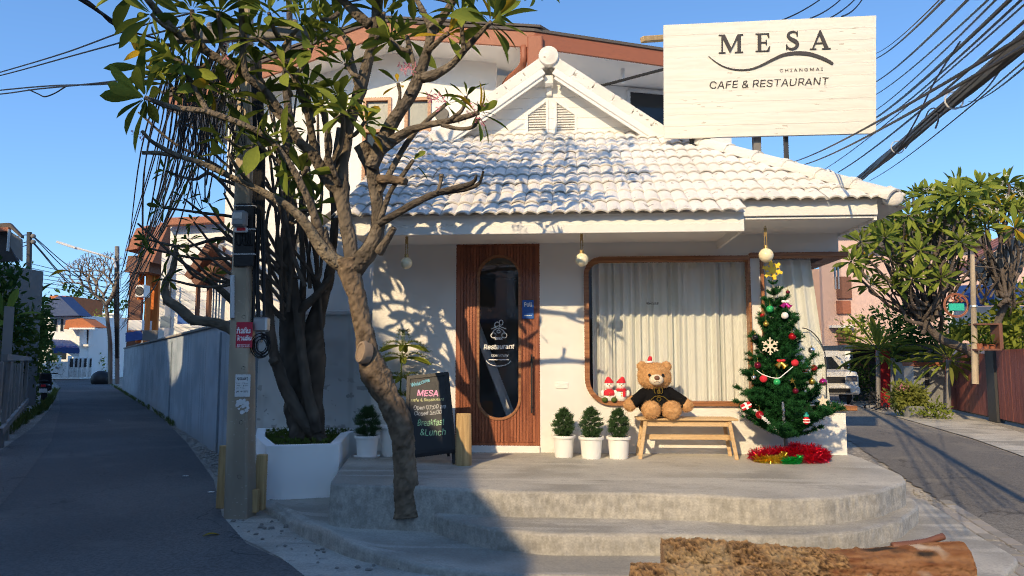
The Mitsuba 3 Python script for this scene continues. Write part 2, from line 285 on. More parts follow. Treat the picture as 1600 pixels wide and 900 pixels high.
add('road', sheet(road_l, 0.004), 'asphalt', kind='structure', label='shaded asphalt lane running off to the left along the blue wall')
strip = zpx([(91, 612), (94, 640), (80, 690), (40, 745), (0, 792)]) + [(-7.2, 5.5), (-11, 5)] + left_edge[::-1]
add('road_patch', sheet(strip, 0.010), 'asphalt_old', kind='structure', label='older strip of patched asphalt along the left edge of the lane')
rr_near = zpx([(1328, 690), (1420, 752), (1450, 772), (1500, 806), (1545, 832), (1600, 868)])
jag = []
for i in range(len(rr_near) - 1):
    a, b = np.array(rr_near[i]), np.array(rr_near[i + 1]); n = max(2, int(np.linalg.norm(b - a) / 0.12))
    for k in range(n): jag.append(tuple(a + (b - a) * k / n + R.normal(0, 0.018, 2)))
rr_far = zpx([(1600, 716), (1520, 688), (1430, 662), (1370, 644), (1330, 634)])
road_r = [(4.2, 17)] + jag + [(3.9, 4.9), (8.5, 4.2)] + rr_far + [(12, 40), (17, 60), (11, 60), (6.5, 30)]
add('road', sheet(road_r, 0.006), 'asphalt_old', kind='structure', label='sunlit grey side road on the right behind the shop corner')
def pad_top(x, y): return 0.05 + 0.15 * np.clip((y - 5.1) / 1.15, 0, 1) * np.clip((1.2 - x) / 1.6, 0.2, 1) * np.clip((x + 2.5) / 0.7, 0.08, 1)
apron = zpx([(398, 776), (408, 790), (430, 800), (470, 829), (550, 862), (650, 884), (800, 897), (1000, 900)], 0.05) + [(1.6, 4.75), (2.6, 4.9), (3.2, 5.6)] + zpx([(1530, 842), (1480, 806), (1445, 786)], 0.05) + [(3.2, 8.2), (-2.2, 8.6), (-3.0, 7.9)]
add('apron', slab(apron, -0.05, 0.055, 0.025, 0.07, 0.0, 4, pad_top), 'concrete', kind='structure', smooth=50, label='low curved concrete apron in front of the steps')
ter = zpx([(513, 755), (590, 758), (655, 760), (800, 767), (1000, 769), (1100, 772), (1200, 779), (1290, 777), (1370, 768), (1416, 752), (1412, 742)], FL) + [(3.18, 8.35), (3.18, 9.4), (-2.28, 9.4)] + zpx([(545, 712)], FL)
add('terrace', slab(ter, 0.0, FL, 0.03, 0.05, 0.03, 1), 'concrete', kind='structure', smooth=50, label='raised polished concrete terrace in front of the shop with rough curved front')
st = zpx([(656, 790), (672, 799), (700, 809), (760, 824), (860, 833), (1000, 833), (1100, 835), (1250, 836), (1340, 828), (1408, 812), (1436, 792), (1432, 780)], 0.21) + [(3.1, 7.4), (0, 7.4)]
st = [st[0]] + st[1:]
add('step', slab(st, 0.0, 0.21, 0.03, 0.05, 0.03, 2), 'concrete', kind='structure', smooth=50, label='curved concrete step below the terrace')
# paving on the right: rows of small blocks along the road edge
a0, a1 = Z(1442, 792), Z(1600, 905)
ax = unit((a0 - a1) * [1, 1, 0]); ay = np.array([ax[1], -ax[0], 0])
mort = [tuple((a1 - ax * 1.4 + ay * s)[:2]) for s in (-0.75, 0.43)] + [tuple((a0 + ax * 0.3 + ay * s)[:2]) for s in (0.40, -0.1)]
pav = add('pavement', sheet(mort, 0.004), 'dirt', kind='structure', label='narrow block paving beside the right road')
blk = [mikit.ply(bb(0.004, 0.236, 0.004, 0.116, 0, 0.03, 0.006), 'paver') for _ in range(1)][0]
for i in range(-6, 24):
    for j in range(-6, 4):
        s, t = i * 0.24 + (j % 2) * 0.12, j * 0.12
        q = a1 + ax * s + ay * (t - 0.02); px_ok = sg.Polygon(mort).buffer(-0.06).contains(sg.Point(*(q + ax * .12 + ay * .06)[:2]))
        if px_ok: put('paving_block', blk, random.choice(['paver', 'paver', 'paver_b', 'paver_c']), frame(q + [0, 0, -0.012 + R.normal(0, 0.0025)], ax, -ay if False else ay, np.cross(ax, ay)) if np.cross(ax, ay)[2] > 0 else frame(q + [0, 0, -0.012 + R.normal(0, 0.0025)] + ay * 0.12, ax, -ay, np.cross(ax, -ay)), pav)
# rubble and dry leaves on the verges, grass at the foot of the wall
def scatter(poly_px, n, fn, z=0.0):
    g = polyfix(sg.Polygon(zpx(poly_px, z))); x0, y0, x1, y1 = g.bounds; out = []
    while len(out) < n:
        x, y = R.uniform(x0, x1), R.uniform(y0, y1)
        if g.contains(sg.Point(x, y)): out.append(fn(x, y))
    return cat_(out)
def pebble(x, y):
    s = R.uniform(0.008, 0.03) * R.uniform(0.5, 1.2); m = trimesh.creation.icosphere(0, 1.0)
    m.vertices = m.vertices * R.uniform(0.6, 1.2, m.vertices.shape) * s * [1, 1, 0.6]; return mv(m, (x, y, s * 0.2))
verge_px = [(352, 722), (338, 745), (292, 690), (240, 640), (194, 615), (192, 612), (345, 712)]
add('gravel', scatter(verge_px, 500, pebble), 'paver_b', kind='stuff', label='loose gravel and rubble along the foot of the blue wall', cat='gravel')
add('verge', sheet(zpx([(336, 790), (400, 770), (430, 800), (470, 829), (550, 862), (650, 884), (800, 900), (640, 935), (480, 905), (440, 872), (372, 838), (345, 806)]), -0.001), 'concrete', kind='structure', label='worn concrete strip between the asphalt lane and the apron')
add('gravel', scatter([(345, 812), (420, 850), (520, 890), (640, 892), (440, 812)], 60, pebble), 'paver_c', kind='stuff', label='loose grit in front of the low apron', cat='gravel')
add('gravel', scatter([(1425, 760), (1600, 868), (1600, 878), (1430, 775)], 300, pebble), 'paver_b', kind='stuff', label='grit along the broken edge of the right road', cat='gravel')
def tuft(x, y, h=0.09, n=9):
    out = []
    for _ in range(n):
        a = R.uniform(0, 6.28); l = h * R.uniform(0.5, 1.2); d = np.array([math.cos(a), math.sin(a), 0]) * l * R.uniform(0.2, 0.7); s = np.array([-math.sin(a), math.cos(a), 0]) * 0.005
        o = np.array([x + R.normal(0, 0.025), y + R.normal(0, 0.025), 0]); out.append(trimesh.Trimesh([o - s, o + s, o + d * 0.5 + [0, 0, l * 0.75] + s * 0.6, o + d + [0, 0, l]], [[0, 1, 2], [0, 2, 3]], process=False))
    return cat_(out)
add('grass', scatter([(300, 690), (255, 650), (215, 622), (192, 612), (170, 600), (188, 611), (240, 645)], 170, lambda x, y: tuft(x, y, 0.14)), 'grass', kind='stuff', label='sparse grass tufts along the base of the blue wall', cat='grass')
add('grass', scatter([(0, 690), (45, 660), (75, 640), (90, 610), (60, 640), (0, 675)], 160, lambda x, y: tuft(x, y, 0.22)), 'grass', kind='stuff', label='dry grass on the left verge below the old fence', cat='grass')

# ---------------------------------------------------------------- the cafe
cafe = thing('cafe', 'white single storey corner cafe with wavy white tile roof and timber door', 'building')
XL, XR, XD0, XD1 = -2.23, 3.10, -1.245, -0.275
W0, W1, WZ0, WZ1 = 0.235, 2.105, 0.945, 2.635
P0, P1 = 2.105, 2.225
RZ1, RZ0 = 2.61, 0.955
win_out = rrect(W0, W1, WZ0, WZ1, (0.30, 0, 0, 0.20))
win_in = rrect(W0 + 0.055, W1 - 0.022, WZ0 + 0.05, WZ1 - 0.055, (0.25, 0, 0, 0.15))
front = sg.box(XL, 0.40, XR, 2.90).difference(sg.box(XD0, 0.38, XD1, 2.80)).difference(win_out).difference(sg.box(P1, RZ0, XR + 1, RZ1 + 0.06))
add('front_wall', prism_y(front, D, D + 0.16), 'plaster', cafe)
add('side_wall', bb(XR - 0.16, XR - 0.002, D + 0.16, 13.5, 0.0, RZ0), 'plaster', cafe)
add('side_wall', bb(XR - 0.16, XR - 0.002, 10.4, 13.5, RZ0, 2.9), 'plaster', cafe)
add('side_wall', bb(XL + 0.002, XL + 0.16, D + 0.16, 9.749, 0.2, 3.6), 'plaster', cafe)
add('lintel', bb(P1, XR - 0.002, D, D + 0.16, RZ1 + 0.06, 2.899), 'plaster', cafe) if False else None
add('side_wall', bb(XR - 0.16, XR - 0.002, D + 0.16, 10.4, RZ1 + 0.06, 2.9), 'plaster', cafe)
# set-back wall on the left

# inside
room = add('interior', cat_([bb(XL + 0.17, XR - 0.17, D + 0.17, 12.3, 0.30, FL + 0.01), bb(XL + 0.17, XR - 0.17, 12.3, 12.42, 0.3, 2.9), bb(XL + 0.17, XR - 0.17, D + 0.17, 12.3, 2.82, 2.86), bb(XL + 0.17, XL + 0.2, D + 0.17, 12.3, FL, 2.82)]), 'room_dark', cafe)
# the door: fluted slats round a capsule pane
door = fkey(f'{cafe}__door')
dz0, dz1 = FL + 0.075, 2.80
cx0, cx1 = Y(749, 500, D)[0], Y(810, 500, D)[0]; cz0, cz1 = Y(780, 653, D)[2], Y(780, 402, D)[2]
cap = rrect(cx0, cx1, cz0, cz1, ((cx1 - cx0) / 2 - 0.001,) * 4, 10)
hole = cap.buffer(0.028)
fl_ = add('flat_frame', prism_y(sg.box(XD0, dz0, XD1, dz1).difference(sg.box(XD0 + 0.05, dz0 + 0.03, XD1 - 0.05, dz1 - 0.02)), D - 0.005, D + 0.05), 'door_wood', door)
ns = 24; sw = (XD1 - XD0 - 0.10) / ns
for k in range(ns):
    a = XD0 + 0.05 + k * sw
    g = sg.box(a + 0.0015, dz0 + 0.031, a + sw - 0.0015, dz1 - 0.021).difference(hole)
    for pc in getattr(g, 'geoms', [g]):
        if pc.area < 1e-5: continue
        m = [prism_y(pc, D + 0.012, D + 0.045)]; q = pc.buffer(-0.005)
        if q.area > 1e-5: m.append(prism_y(q, D + 0.004, D + 0.0121))
        add('slat', cat_(m), 'door_wood', door)
add('backing', prism_y(sg.box(XD0 + 0.05, dz0 + 0.03, XD1 - 0.05, dz1 - 0.02).difference(hole), D + 0.040, D + 0.06), 'door_wood', door)
add('pane_rim', prism_y(hole.difference(cap), D - 0.008, D + 0.055), 'frame_wood', door)
add('pane', prism_y(cap, D + 0.028, D + 0.030).slice_plane((0, D + 0.029, 0), (0, -1, 0)) if False else (lambda v, f: trimesh.Trimesh(np.column_stack([v[:, 0], np.full(len(v), D + 0.03), v[:, 1]]), f))(*trimesh.creation.triangulate_polygon(cap, engine='earcut')), 'glass', door)
add('threshold', bb(XD0, XD1, D - 0.03, D + 0.16, FL - 0.02, dz0 - 0.002, 0.01), 'white_trim', door)
hx = Y(831, 560, D)[0]
add('handle', cat_([tube([(hx, D - 0.005, 1.44), (hx, D - 0.05, 1.44)], 0.008), tube([(hx, D - 0.005, 0.93), (hx, D - 0.05, 0.93)], 0.008), tube([(hx, D - 0.05, 0.86), (hx, D - 0.05, 1.52)], 0.012, 10)]), 'black_paint', door)
add('lock', xf(lathe([(0.0, 0.0), (0.02, 0.0), (0.02, 0.02), (0, 0.02)], 14), frame((hx, D - 0.004, Y(831, 562, D)[2]), (1, 0, 0), (0, 0, 1), (0, -1, 0))), 'brass', door)
def text(s, h, bold=False, w=None, depth=0.002, slant=0.0, wob=0.0):
    m = meshkit.text_mesh(s, h, depth, bold); v = np.array(m.vertices)
    if w: v[:, 0] *= w / v[:, 0].max()
    if wob: v[:, 1] += wob * np.sin(v[:, 0] * 55) + wob * 0.6 * np.sin(v[:, 0] * 23 + 1)
    v[:, 0] += slant * v[:, 1]; m.vertices = v; return m
def wall_text(m, o, tilt=0.0, n=(0, -1, 0)):          # text laid on an upright face that looks along n
    n = unit(n); x = unit(np.cross((0, 0, 1), n)); z = np.array([0, 0, 1.0])
    c, s = math.cos(tilt), math.sin(tilt); return xf(m, frame(o, x * c + z * s, -x * s + z * c, n))
gy = D + 0.026
def on(px, py, y): return Y(px, py, y)
tx = [wall_text(text('Restaurant', 0.055, True, on(803, 545, gy)[0] - on(755, 545, gy)[0], slant=0.15), on(755, 546, gy), 0.03),
      wall_text(text('Open Daily', 0.028, False, 0.20, slant=0.1), on(767, 557, gy)), wall_text(text('07:00 AM - 16:00 PM', 0.014, True, 0.24), on(763, 563, gy))]
def stroke(pts, w, y): return cat_([beam(np.array([a[0], y, a[1]]), np.array([b[0], y, b[1]]), w, 0.002, upv=(0, 1, 0)) for a, b in zip(pts[:-1], pts[1:])])
def pxs(pts, y): return [(on(a, b, y)[0], on(a, b, y)[2]) for a, b in pts]
def arc(cx, cy, rx, ry, a0, a1, n=14): return [(cx + rx * math.cos(t), cy - ry * math.sin(t)) for t in np.radians(np.linspace(a0, a1, n))]
for p in (arc(779, 560, 20, 12, 195, 345), arc(779, 527, 11, 14, 20, 160), arc(777, 508, 4, 5, -60, 250), arc(783, 504, 3, 4, -120, 200), [(764, 562), (795, 562)], arc(771, 524, 4, 4, 0, 330), arc(788, 524, 4, 4, 0, 330), [(768, 514), (779, 509), (791, 514)], arc(779, 518, 2.5, 2.5, 0, 360), [(772, 528), (786, 528)]):
    tx.append(stroke(pxs(p, gy), 0.007, gy))
tx.append(wall_text(text('MESA', 0.018, True, 0.09), on(773, 531, gy)))
add('lettering', cat_(tx), 'white_ink', door, label='white lettering and emblem on the door glass')
# the windows
win = fkey(f'{cafe}__window')
add('frame', prism_y(win_out.difference(win_in), D - 0.05, D + 0.10), 'frame_wood', win)
def pane_mesh(poly, y): v, f = trimesh.creation.triangulate_polygon(poly, engine='earcut'); return trimesh.Trimesh(np.column_stack([v[:, 0], np.full(len(v), y), v[:, 1]]), f)
add('pane', pane_mesh(win_in, D + 0.05), 'glass', win)
win2 = fkey(f'{cafe}__window')
XO = XR + 0.03
add('frame', cat_([bb(P1 - 0.001, P1 + 0.03, D - 0.045, D + 0.09, RZ0, RZ1), bb(P1 - 0.12, XO + 0.06, D - 0.052, D + 0.10, RZ1, RZ1 + 0.055, 0.006), bb(XR - 0.12, XO + 0.06, D + 0.10, 10.4, RZ1 + 0.001, RZ1 + 0.054)]), 'frame_wood', win2)
add('sill', cat_([bb(P0 - 0.06, XO + 0.08, D - 0.06, D + 0.12, RZ0 - 0.055, RZ0 - 0.001, 0.006), bb(XR - 0.15, XO + 0.079, D + 0.12, 10.4, RZ0 - 0.054, RZ0 - 0.002)]), 'frame_wood', win2)
add('pane', pane_mesh(sg.box(P1 + 0.03, RZ0, XO, RZ1), D + 0.03), 'glass', win2)
sp = sg.box(D + 0.03, RZ0, 10.4, RZ1); v_, f_ = trimesh.creation.triangulate_polygon(sp, engine='earcut')
add('pane', trimesh.Trimesh(np.column_stack([np.full(len(v_), XO), v_]), f_), 'glass', win2)
add('clip', cat_([bb(XO - 0.08, XO - 0.065, D + 0.01, D + 0.028, 2.25, 2.5), bb(XO - 0.045, XO - 0.03, D + 0.01, D + 0.028, 2.25, 2.5)]), 'steel', win2)
lz = on(1010, 476, D + 0.048)
add('lettering', wall_text(text('Welcome', 0.03, True, 0.14), (lz[0], D + 0.048, lz[2])), 'dark_ink', win)
# eaves: fascia boards, soffit
YL, YR, XB = 7.30, 7.56, on(1163, 350, 7.3)[0]
XEL, XER = on(548, 350, YL)[0], 3.16
add('soffit', bb(XEL, XB, YL + 0.03, D - 0.001, 2.70, 2.72) if False else cat_([bb(XEL, XB, YL + 0.03, D - 0.001, 2.803, 2.825), bb(XB, XER - 0.03, YR + 0.03, D - 0.001, 2.883, 2.905)]), 'soffit_white', cafe)
add('fascia', cat_([bb(XEL, XB, YL, YL + 0.028, 2.712, 2.80, 0.004), bb(XEL, XB, YL + 0.012, YL + 0.03, 2.802, 2.915), bb(XB - 0.03, XB - 0.001, YL + 0.03, D - 0.001, 2.715, 2.95), bb(XEL, XEL + 0.028, YL + 0.03, 9.5, 2.715, 2.90)]), 'white_trim', cafe)
add('fascia', cat_([bb(XB, XER, YR, YR + 0.028, 2.91, 2.985, 0.004), bb(XB, XER, YR + 0.01, YR + 0.03, 2.987, 3.07), bb(XER - 0.03, XER - 0.001, YR + 0.03, 10.4, 2.86, 3.0)]), 'white_trim', cafe)
# the roof: front slope z = 2.885 + .6 (y - 7.22), right and left slopes .7, ridge at x = XM
XM, ZR, K1, K2 = -0.18, 5.56, 0.60, 0.70
add('back_wall', prism_y(sg.Polygon([(-3.62, 0.2), (XL + 0.158, 0.2), (XL + 0.158, ZR - K2 * (XM - XL - 0.158) - 0.12), (-3.62, ZR - K2 * (XM + 3.62) - 0.12)]), 9.75, 9.9), 'plaster', cafe)
def zf(y): return 2.885 + K1 * (y - 7.22)
XE = XM + (ZR - 3.04) / K2
roof = fkey(f'{cafe}__roof')
YG = 9.97                                              # the gable's wall
def zs(x): return ZR - K2 * abs(x - XM)
XH = XM + (ZR - zf(YG)) / K2                           # where the hip meets the gable's foot
XV = -2.32
deck = trimesh.Trimesh([(XV, 7.25, zf(7.25) - .01), (XB, 7.25, zf(7.25) - .01), (XB, 7.55, zf(7.55) - .02), (XE - .1, 7.55, zf(7.55) - .02), (XH, YG, zf(YG) - .03), (XV, YG, zf(YG) - .03)], [[0, 1, 2], [0, 2, 5], [2, 3, 4], [2, 4, 5]])
add('deck', deck, 'white_trim', roof)
def side_panel(sgn):
    y0 = 9.72 if sgn < 0 else 9.72; y1 = 15.0; xe = XM + sgn * (XE - XM)
    pts = [(XM, y0), (XM, y1), (xe, y1)] + ([(xe, 7.50), (XH, YG), (XH, y0)] if sgn > 0 else [(xe, y0)])
    v, f = trimesh.creation.triangulate_polygon(polyfix(sg.Polygon(pts)), engine='earcut')
    up_ = trimesh.Trimesh(np.column_stack([v, [zs(x) for x in v[:, 0]]]), f); lo = up_.copy(); lo.vertices = lo.vertices - [0, 0, 0.07]
    return cat_([up_, lo])
add('side_slope', side_panel(1), 'white_tile', roof); add('side_slope', side_panel(-1), 'white_tile', roof)
# one double roll tile
U = np.linspace(0, 0.276, 17); hgt = 0.028 * np.abs(np.sin(math.pi * U / 0.138)) ** 0.75
def tile_mesh(i0=0, i1=17, L=0.365):
    u, h = U[i0:i1], hgt[i0:i1]; n = len(u)
    v = np.vstack([np.column_stack([u, 0 * u, h + 0.030]), np.column_stack([u, 0 * u + L, h + 0.004]), np.column_stack([u, 0 * u + 0.001, h + 0.013])])
    f = []
    for k in range(n - 1): f += [[k, k + 1, n + k + 1], [k, n + k + 1, n + k], [2 * n + k, 2 * n + k + 1, k + 1], [2 * n + k, k + 1, k]]
    return trimesh.Trimesh(v, f, process=False)
uv_ = unit((0, 1, K1)); nv = np.cross((1, 0, 0), uv_)
tile_ply = mikit.ply(tile_mesh(), 'white_tile', smooth=45)
y0 = 7.20; EXP = 0.322 * uv_[1]
row = 0
while y0 + row * EXP < YG + 0.02:
    ya = y0 + row * EXP
    if row == 0: xa, xb = XV, XB + 0.02
    else: xa, xb = XV, XE - (zf(ya + 0.12) - 3.04) / K2 + 0.10
    x = xa
    while x < xb:
        M = frame((x, ya, zf(ya)), (1, 0, 0), uv_, nv); M[:3, 3] += R.normal(0, 0.002, 3)
        if x + 0.276 <= xb + 0.02: put('tile', tile_ply, 'white_tile', M, roof)
        else:
            n = max(3, int((xb - x) / 0.276 * 15)); add('tile', tile_mesh(0, min(15, n + 1)), 'white_tile', roof, smooth=45, tw=M)
        x += 0.276
    row += 1
# hip caps, gable verge caps, ridge end
def cap_piece(a, b, r=0.115, nup=(0, 0, 1), lip=0.014):
    a, b = np.asarray(a, float), np.asarray(b, float); d = unit(b - a); L = np.linalg.norm(b - a); s = unit(np.cross(d, nup)); n = np.cross(s, d)
    th = np.radians(np.linspace(-10, 190, 13)); rings = []
    for t, rr in ((-0.02, r - 0.012), (-0.02, r + lip), (0.05, r + lip), (0.06, r), (L + 0.03, r - 0.008)):
        rings.append(a + d * t + np.outer(np.cos(th) * rr, s) + np.outer(np.sin(th) * rr * 0.82, n))
    v = np.vstack(rings); f = []
    for i in range(4):
        for j in range(12): f += [[i * 13 + j, i * 13 + j + 1, (i + 1) * 13 + j + 1], [i * 13 + j, (i + 1) * 13 + j + 1, (i + 1) * 13 + j]]
    return trimesh.Trimesh(v, f, process=False)
hp0, hp1 = np.array([XE - 0.15, 7.47, 3.05]), np.array([XH + 0.02, YG, zf(YG) + 0.03])
n = 8
for k in range(n): add('hip_cap', cap_piece(hp0 + (hp1 - hp0) * k / n, hp0 + (hp1 - hp0) * (k + 1) / n, 0.115), 'white_tile', roof, smooth=40)
add('hip_end', mv(ball((0, 0, 0), (0.105, 0.04, 0.085), 2), hp0 + [0.0, 0.0, 0.01]), 'white_tile', roof, smooth=True)
YV = 9.70
def flat_cap(a, b, w=0.19, t=0.05):                    # the angular verge tiles along the gable rake
    a, b = np.asarray(a, float), np.asarray(b, float); return cat_([beam(a, b, w, t, 0.012, upv=(0, 0, 1)), mv(beam(a, b, 0.035, 0.15, 0.01), (0, -w / 2 + 0.01, -0.06))])
for sgn, xe in ((1, XH + 0.18), (-1, XV + 0.05)):
    ap = np.array([XM + sgn * 0.08, YV + 0.10, zs(XM + sgn * 0.08) + 0.045]); en = np.array([xe, YV + 0.10, zs(xe) + 0.045]); n = 6 if sgn > 0 else 8
    for k in range(n):
        q0, q1 = ap + (en - ap) * k / n, ap + (en - ap) * (k + 1) / n; d = unit(q1 - q0)
        add('verge_tile', flat_cap(q0 + d * 0.004 + [0, 0, 0.004 * (k % 2)], q1 - d * 0.004), 'white_tile', roof)
    a2, e2 = ap + [0, -0.085, -0.17], en + [0, -0.085, -0.17]
    add('barge_board', cat_([beam(a2, e2, 0.03, 0.13, 0.005), mv(beam(a2, e2, 0.02, 0.05, 0.004), (0, 0.02, -0.10))]), 'white_trim', roof)
    add('verge_soffit', mv(beam(a2 + [0, 0.13, -0.02], e2 + [0, 0.13, -0.02], 0.24, 0.015), (0, 0, 0)), 'soffit_white', roof)
for k in range(10): add('ridge_cap', cap_piece((XM, YV + 0.08 + k * 0.4, ZR + 0.02), (XM, YV + 0.48 + k * 0.4, ZR + 0.02), 0.12), 'white_tile', roof, smooth=40)
add('ridge_end', xf(lathe([(0, 0.03), (0.07, 0.028), (0.085, 0.018), (0.13, 0.018), (0.135, 0.0), (0.135, -0.08)], 32), frame((XM, YV - 0.03, ZR + 0.0), (1, 0, 0), (0, 0, 1), (0, -1, 0))), 'white_tile', roof, smooth=40)
# the gable's boarded wall with two louvred vents
gb = fkey(f'{cafe}__gable')
def vent_px(x0, x1, y0, y1): return on(x0, y1, YG)[0], on(x1, y1, YG)[0], on(x0, y1, YG)[2], on(x1, y0, YG)[2]
vents = [vent_px(825, 853, 160, 207), vent_px(870, 898, 160, 207)]
def vpoly(k, o=0.0):
    x0, x1, z0, z1 = vents[k]; h = (x1 - x0) * 0.72
    p = [(x0, z0), (x1, z0), (x1, z1), (x0, z1 - h)] if k == 0 else [(x0, z0), (x1, z0), (x1, z1 - h), (x0, z1)]
    return sg.Polygon(p).buffer(o, join_style=2)
tri = sg.Polygon([(XV, zf(YG) - 0.6), (XH + 0.2, zf(YG) - 0.6), (XH + 0.2, zs(XH + 0.2) - 0.05), (XM, ZR - 0.05), (XV, zs(XV) - 0.05)])
z = zf(YG) - 0.05; zz = []
while z < ZR: zz.append(z); z += 0.15
for z in zz:
    g = tri.intersection(sg.box(-4, z, 4, z + 0.146)).difference(vpoly(0, 0.02)).difference(vpoly(1, 0.02))
    if g.area > 1e-3:
        add('board', prism_y(g, YG, YG + 0.03), 'white_trim', gb)
add('backing', prism_y(tri, YG + 0.062, YG + 0.08), 'white_trim', gb)
for k in (0, 1):
    vt = fkey(f'{gb}__vent')
    scene[vt] = {}
    x0, x1, z0, z1 = vents[k]; sl = []
    for z in np.arange(z0 + 0.01, z1, 0.036):
        g = vpoly(k).intersection(sg.box(x0, z, x1, z + 0.03))
        if g.area > 1e-4:
            a, _, b, _ = g.bounds; sl.append(xf(bb(a, b, -0.022, 0.022, -0.004, 0.004), frame((0, YG + 0.02, z + 0.015), (1, 0, 0), unit((0, 1, 0.9)), unit((0, -0.9, 1)))))
    scene[vt] = mikit.ply(cat_([prism_y(vpoly(k, 0.03).difference(vpoly(k)), YG - 0.02, YG + 0.06)] + sl), 'mat_white_trim')
add('bracket', cat_([bb(XM - 0.06, XM + 0.06, YV + 0.10, YG - 0.001, ZR - 0.34, ZR - 0.22, 0.01), bb(XM - 0.04, XM + 0.04, YG - 0.05, YG - 0.001, ZR - 0.46, ZR - 0.34, 0.01)]), 'white_trim', gb)
# wall socket
so = on(878, 602, D)
add('socket', cat_([bb(so[0] - 0.07, so[0] + 0.07, D - 0.012, D - 0.001, so[2] - 0.035, so[2] + 0.035, 0.004)] + [bb(so[0] + dx - 0.012, so[0] + dx + 0.012, D - 0.015, D - 0.0121, so[2] - 0.02, so[2] + 0.02) for dx in (-0.045, 0, 0.045)]), 'white_plastic', cafe)
# sign on the door
ps = [on(816, 469, D), on(834, 498, D)]
sk = thing('door_sign', 'small blue sign reading Pull on the right of the timber door', 'sign')
add('plate', bb(ps[0][0], ps[1][0], D - 0.012, D - 0.006, ps[1][2], ps[0][2], 0.002), 'blue_sign', sk)
add('lettering', cat_([wall_text(text('Pull', 0.05, True, 0.095), (ps[0][0] + 0.017, D - 0.0125, ps[0][2] - 0.075)), stroke([(ps[0][0] + 0.02, ps[1][2] + 0.035), (ps[1][0] - 0.02, ps[1][2] + 0.035)], 0.006, D - 0.0135)]), 'white_ink', sk)
# curtains
def curtain(x0, x1, z0, z1, y, seed, amp=0.035, taper=0.0):
    nx = int((x1 - x0) / 0.008); nz = 14; xs = np.linspace(x0, x1, nx); zs_ = np.linspace(z0, z1, nz); rr = np.random.default_rng(seed)
    ph = np.cumsum(rr.uniform(0.4, 1.6, nx) * 0.008 / 0.017); X, ZZ = np.meshgrid(xs, zs_, indexing='ij')
    k = (ZZ - z0) / (z1 - z0)
    ks = [x0]
    while ks[-1] < x1 + 0.3: ks.append(ks[-1] + rr.uniform(0.035, 0.15))
    ks = np.array(ks); ka = rr.uniform(0.35, 1.25, len(ks)); kk = np.clip(np.searchsorted(ks, xs, side='right') - 1, 0, len(ks) - 2); ph = 2 * math.pi * (kk + (xs - ks[kk]) / (ks[kk + 1] - ks[kk])); am = np.interp(xs, ks, ka)[:, None]
    yy = y + amp * am * (np.sin(ph)[:, None] * (0.7 + 0.3 * k) + 0.35 * np.sin(ph * 2.3 + 1)[:, None] * (1 - 0.5 * k) + 0.25 * np.sin(ph[:, None] * 0.6 + k * 1.2))
    X = X + taper * (1 - k) * (X - x0) / (x1 - x0)
    v = np.stack([X, yy, ZZ], -1).reshape(-1, 3); i, j = np.meshgrid(np.arange(nx - 1), np.arange(nz - 1), indexing='ij')
    q = np.stack([i * nz + j, (i + 1) * nz + j, (i + 1) * nz + j + 1, i * nz + j + 1], -1).reshape(-1, 4)
    return trimesh.Trimesh(v, np.vstack([q[:, [0, 1, 2]], q[:, [0, 2, 3]]]), process=False)
add('curtain', curtain(W0 + 0.10, W1 + 0.02, WZ0 + 0.02, WZ1, D + 0.19, 3), 'curtain', label='pale pleated curtain filling the big rounded window', cat='curtain', smooth=True)
add('curtain', curtain(P1 + 0.02, 2.84, RZ0 + 0.02, RZ1, D + 0.19, 5, 0.03, 0.16), 'curtain', label='pale curtain in the corner window behind the Christmas tree', cat='curtain', smooth=True)
# pale slanted bars with crosspieces, set inside behind the door glass
la = thing('ladder', 'pale slanted bars with crosspieces inside behind the glass of the door', 'ladder')
for d_ in (0, 0.42): add('rail', beam((-1.18 , 9.0 + d_, 2.1), (-0.55, 9.25 + d_, FL + 0.02), 0.035, 0.07), 'grey_white', la)
for t in np.linspace(0.1, 0.95, 7): add('rung', beam(np.array([-1.18, 9.0, 2.1]) * (1 - t) + np.array([-0.55, 9.25, FL]) * t, np.array([-1.18, 9.42, 2.1]) * (1 - t) + np.array([-0.55, 9.67, FL]) * t, 0.05, 0.025), 'grey_white', la)
# pendant lamps under the eaves
for px, py, yy, rp, lab in ((635, 411, 7.55, 9.3, 'cream globe pendant lamp hanging left of the timber door'), (909, 406, 7.55, 10.5, 'cream globe pendant lamp hanging above the left end of the big window'), (1197, 399, 7.78, 11, 'cream globe pendant lamp hanging above the Christmas tree')):
    c = on(px, py, yy); r = rp * yy / FOC; lm = thing('pendant_lamp', lab, 'lamp')
    add('globe', ball(c, r, 4), 'globe', lm, smooth=True)
    add('hanger', cat_([tube([c + [s, 0, r * 0.9], c + [s, 0, 0.23 + r * 0.8]], 0.005, 6) for s in (-0.011, 0.011)] + [tube([c + [0, 0, r * 0.86], c + [0, 0, r + 0.03]], 0.022, 10), tube([c + [0, 0, 0.2], c + [0, 0, 2.80 - c[2] + (0.05 if px > 1100 else 0)]], 0.006, 6)]), 'brass', lm)

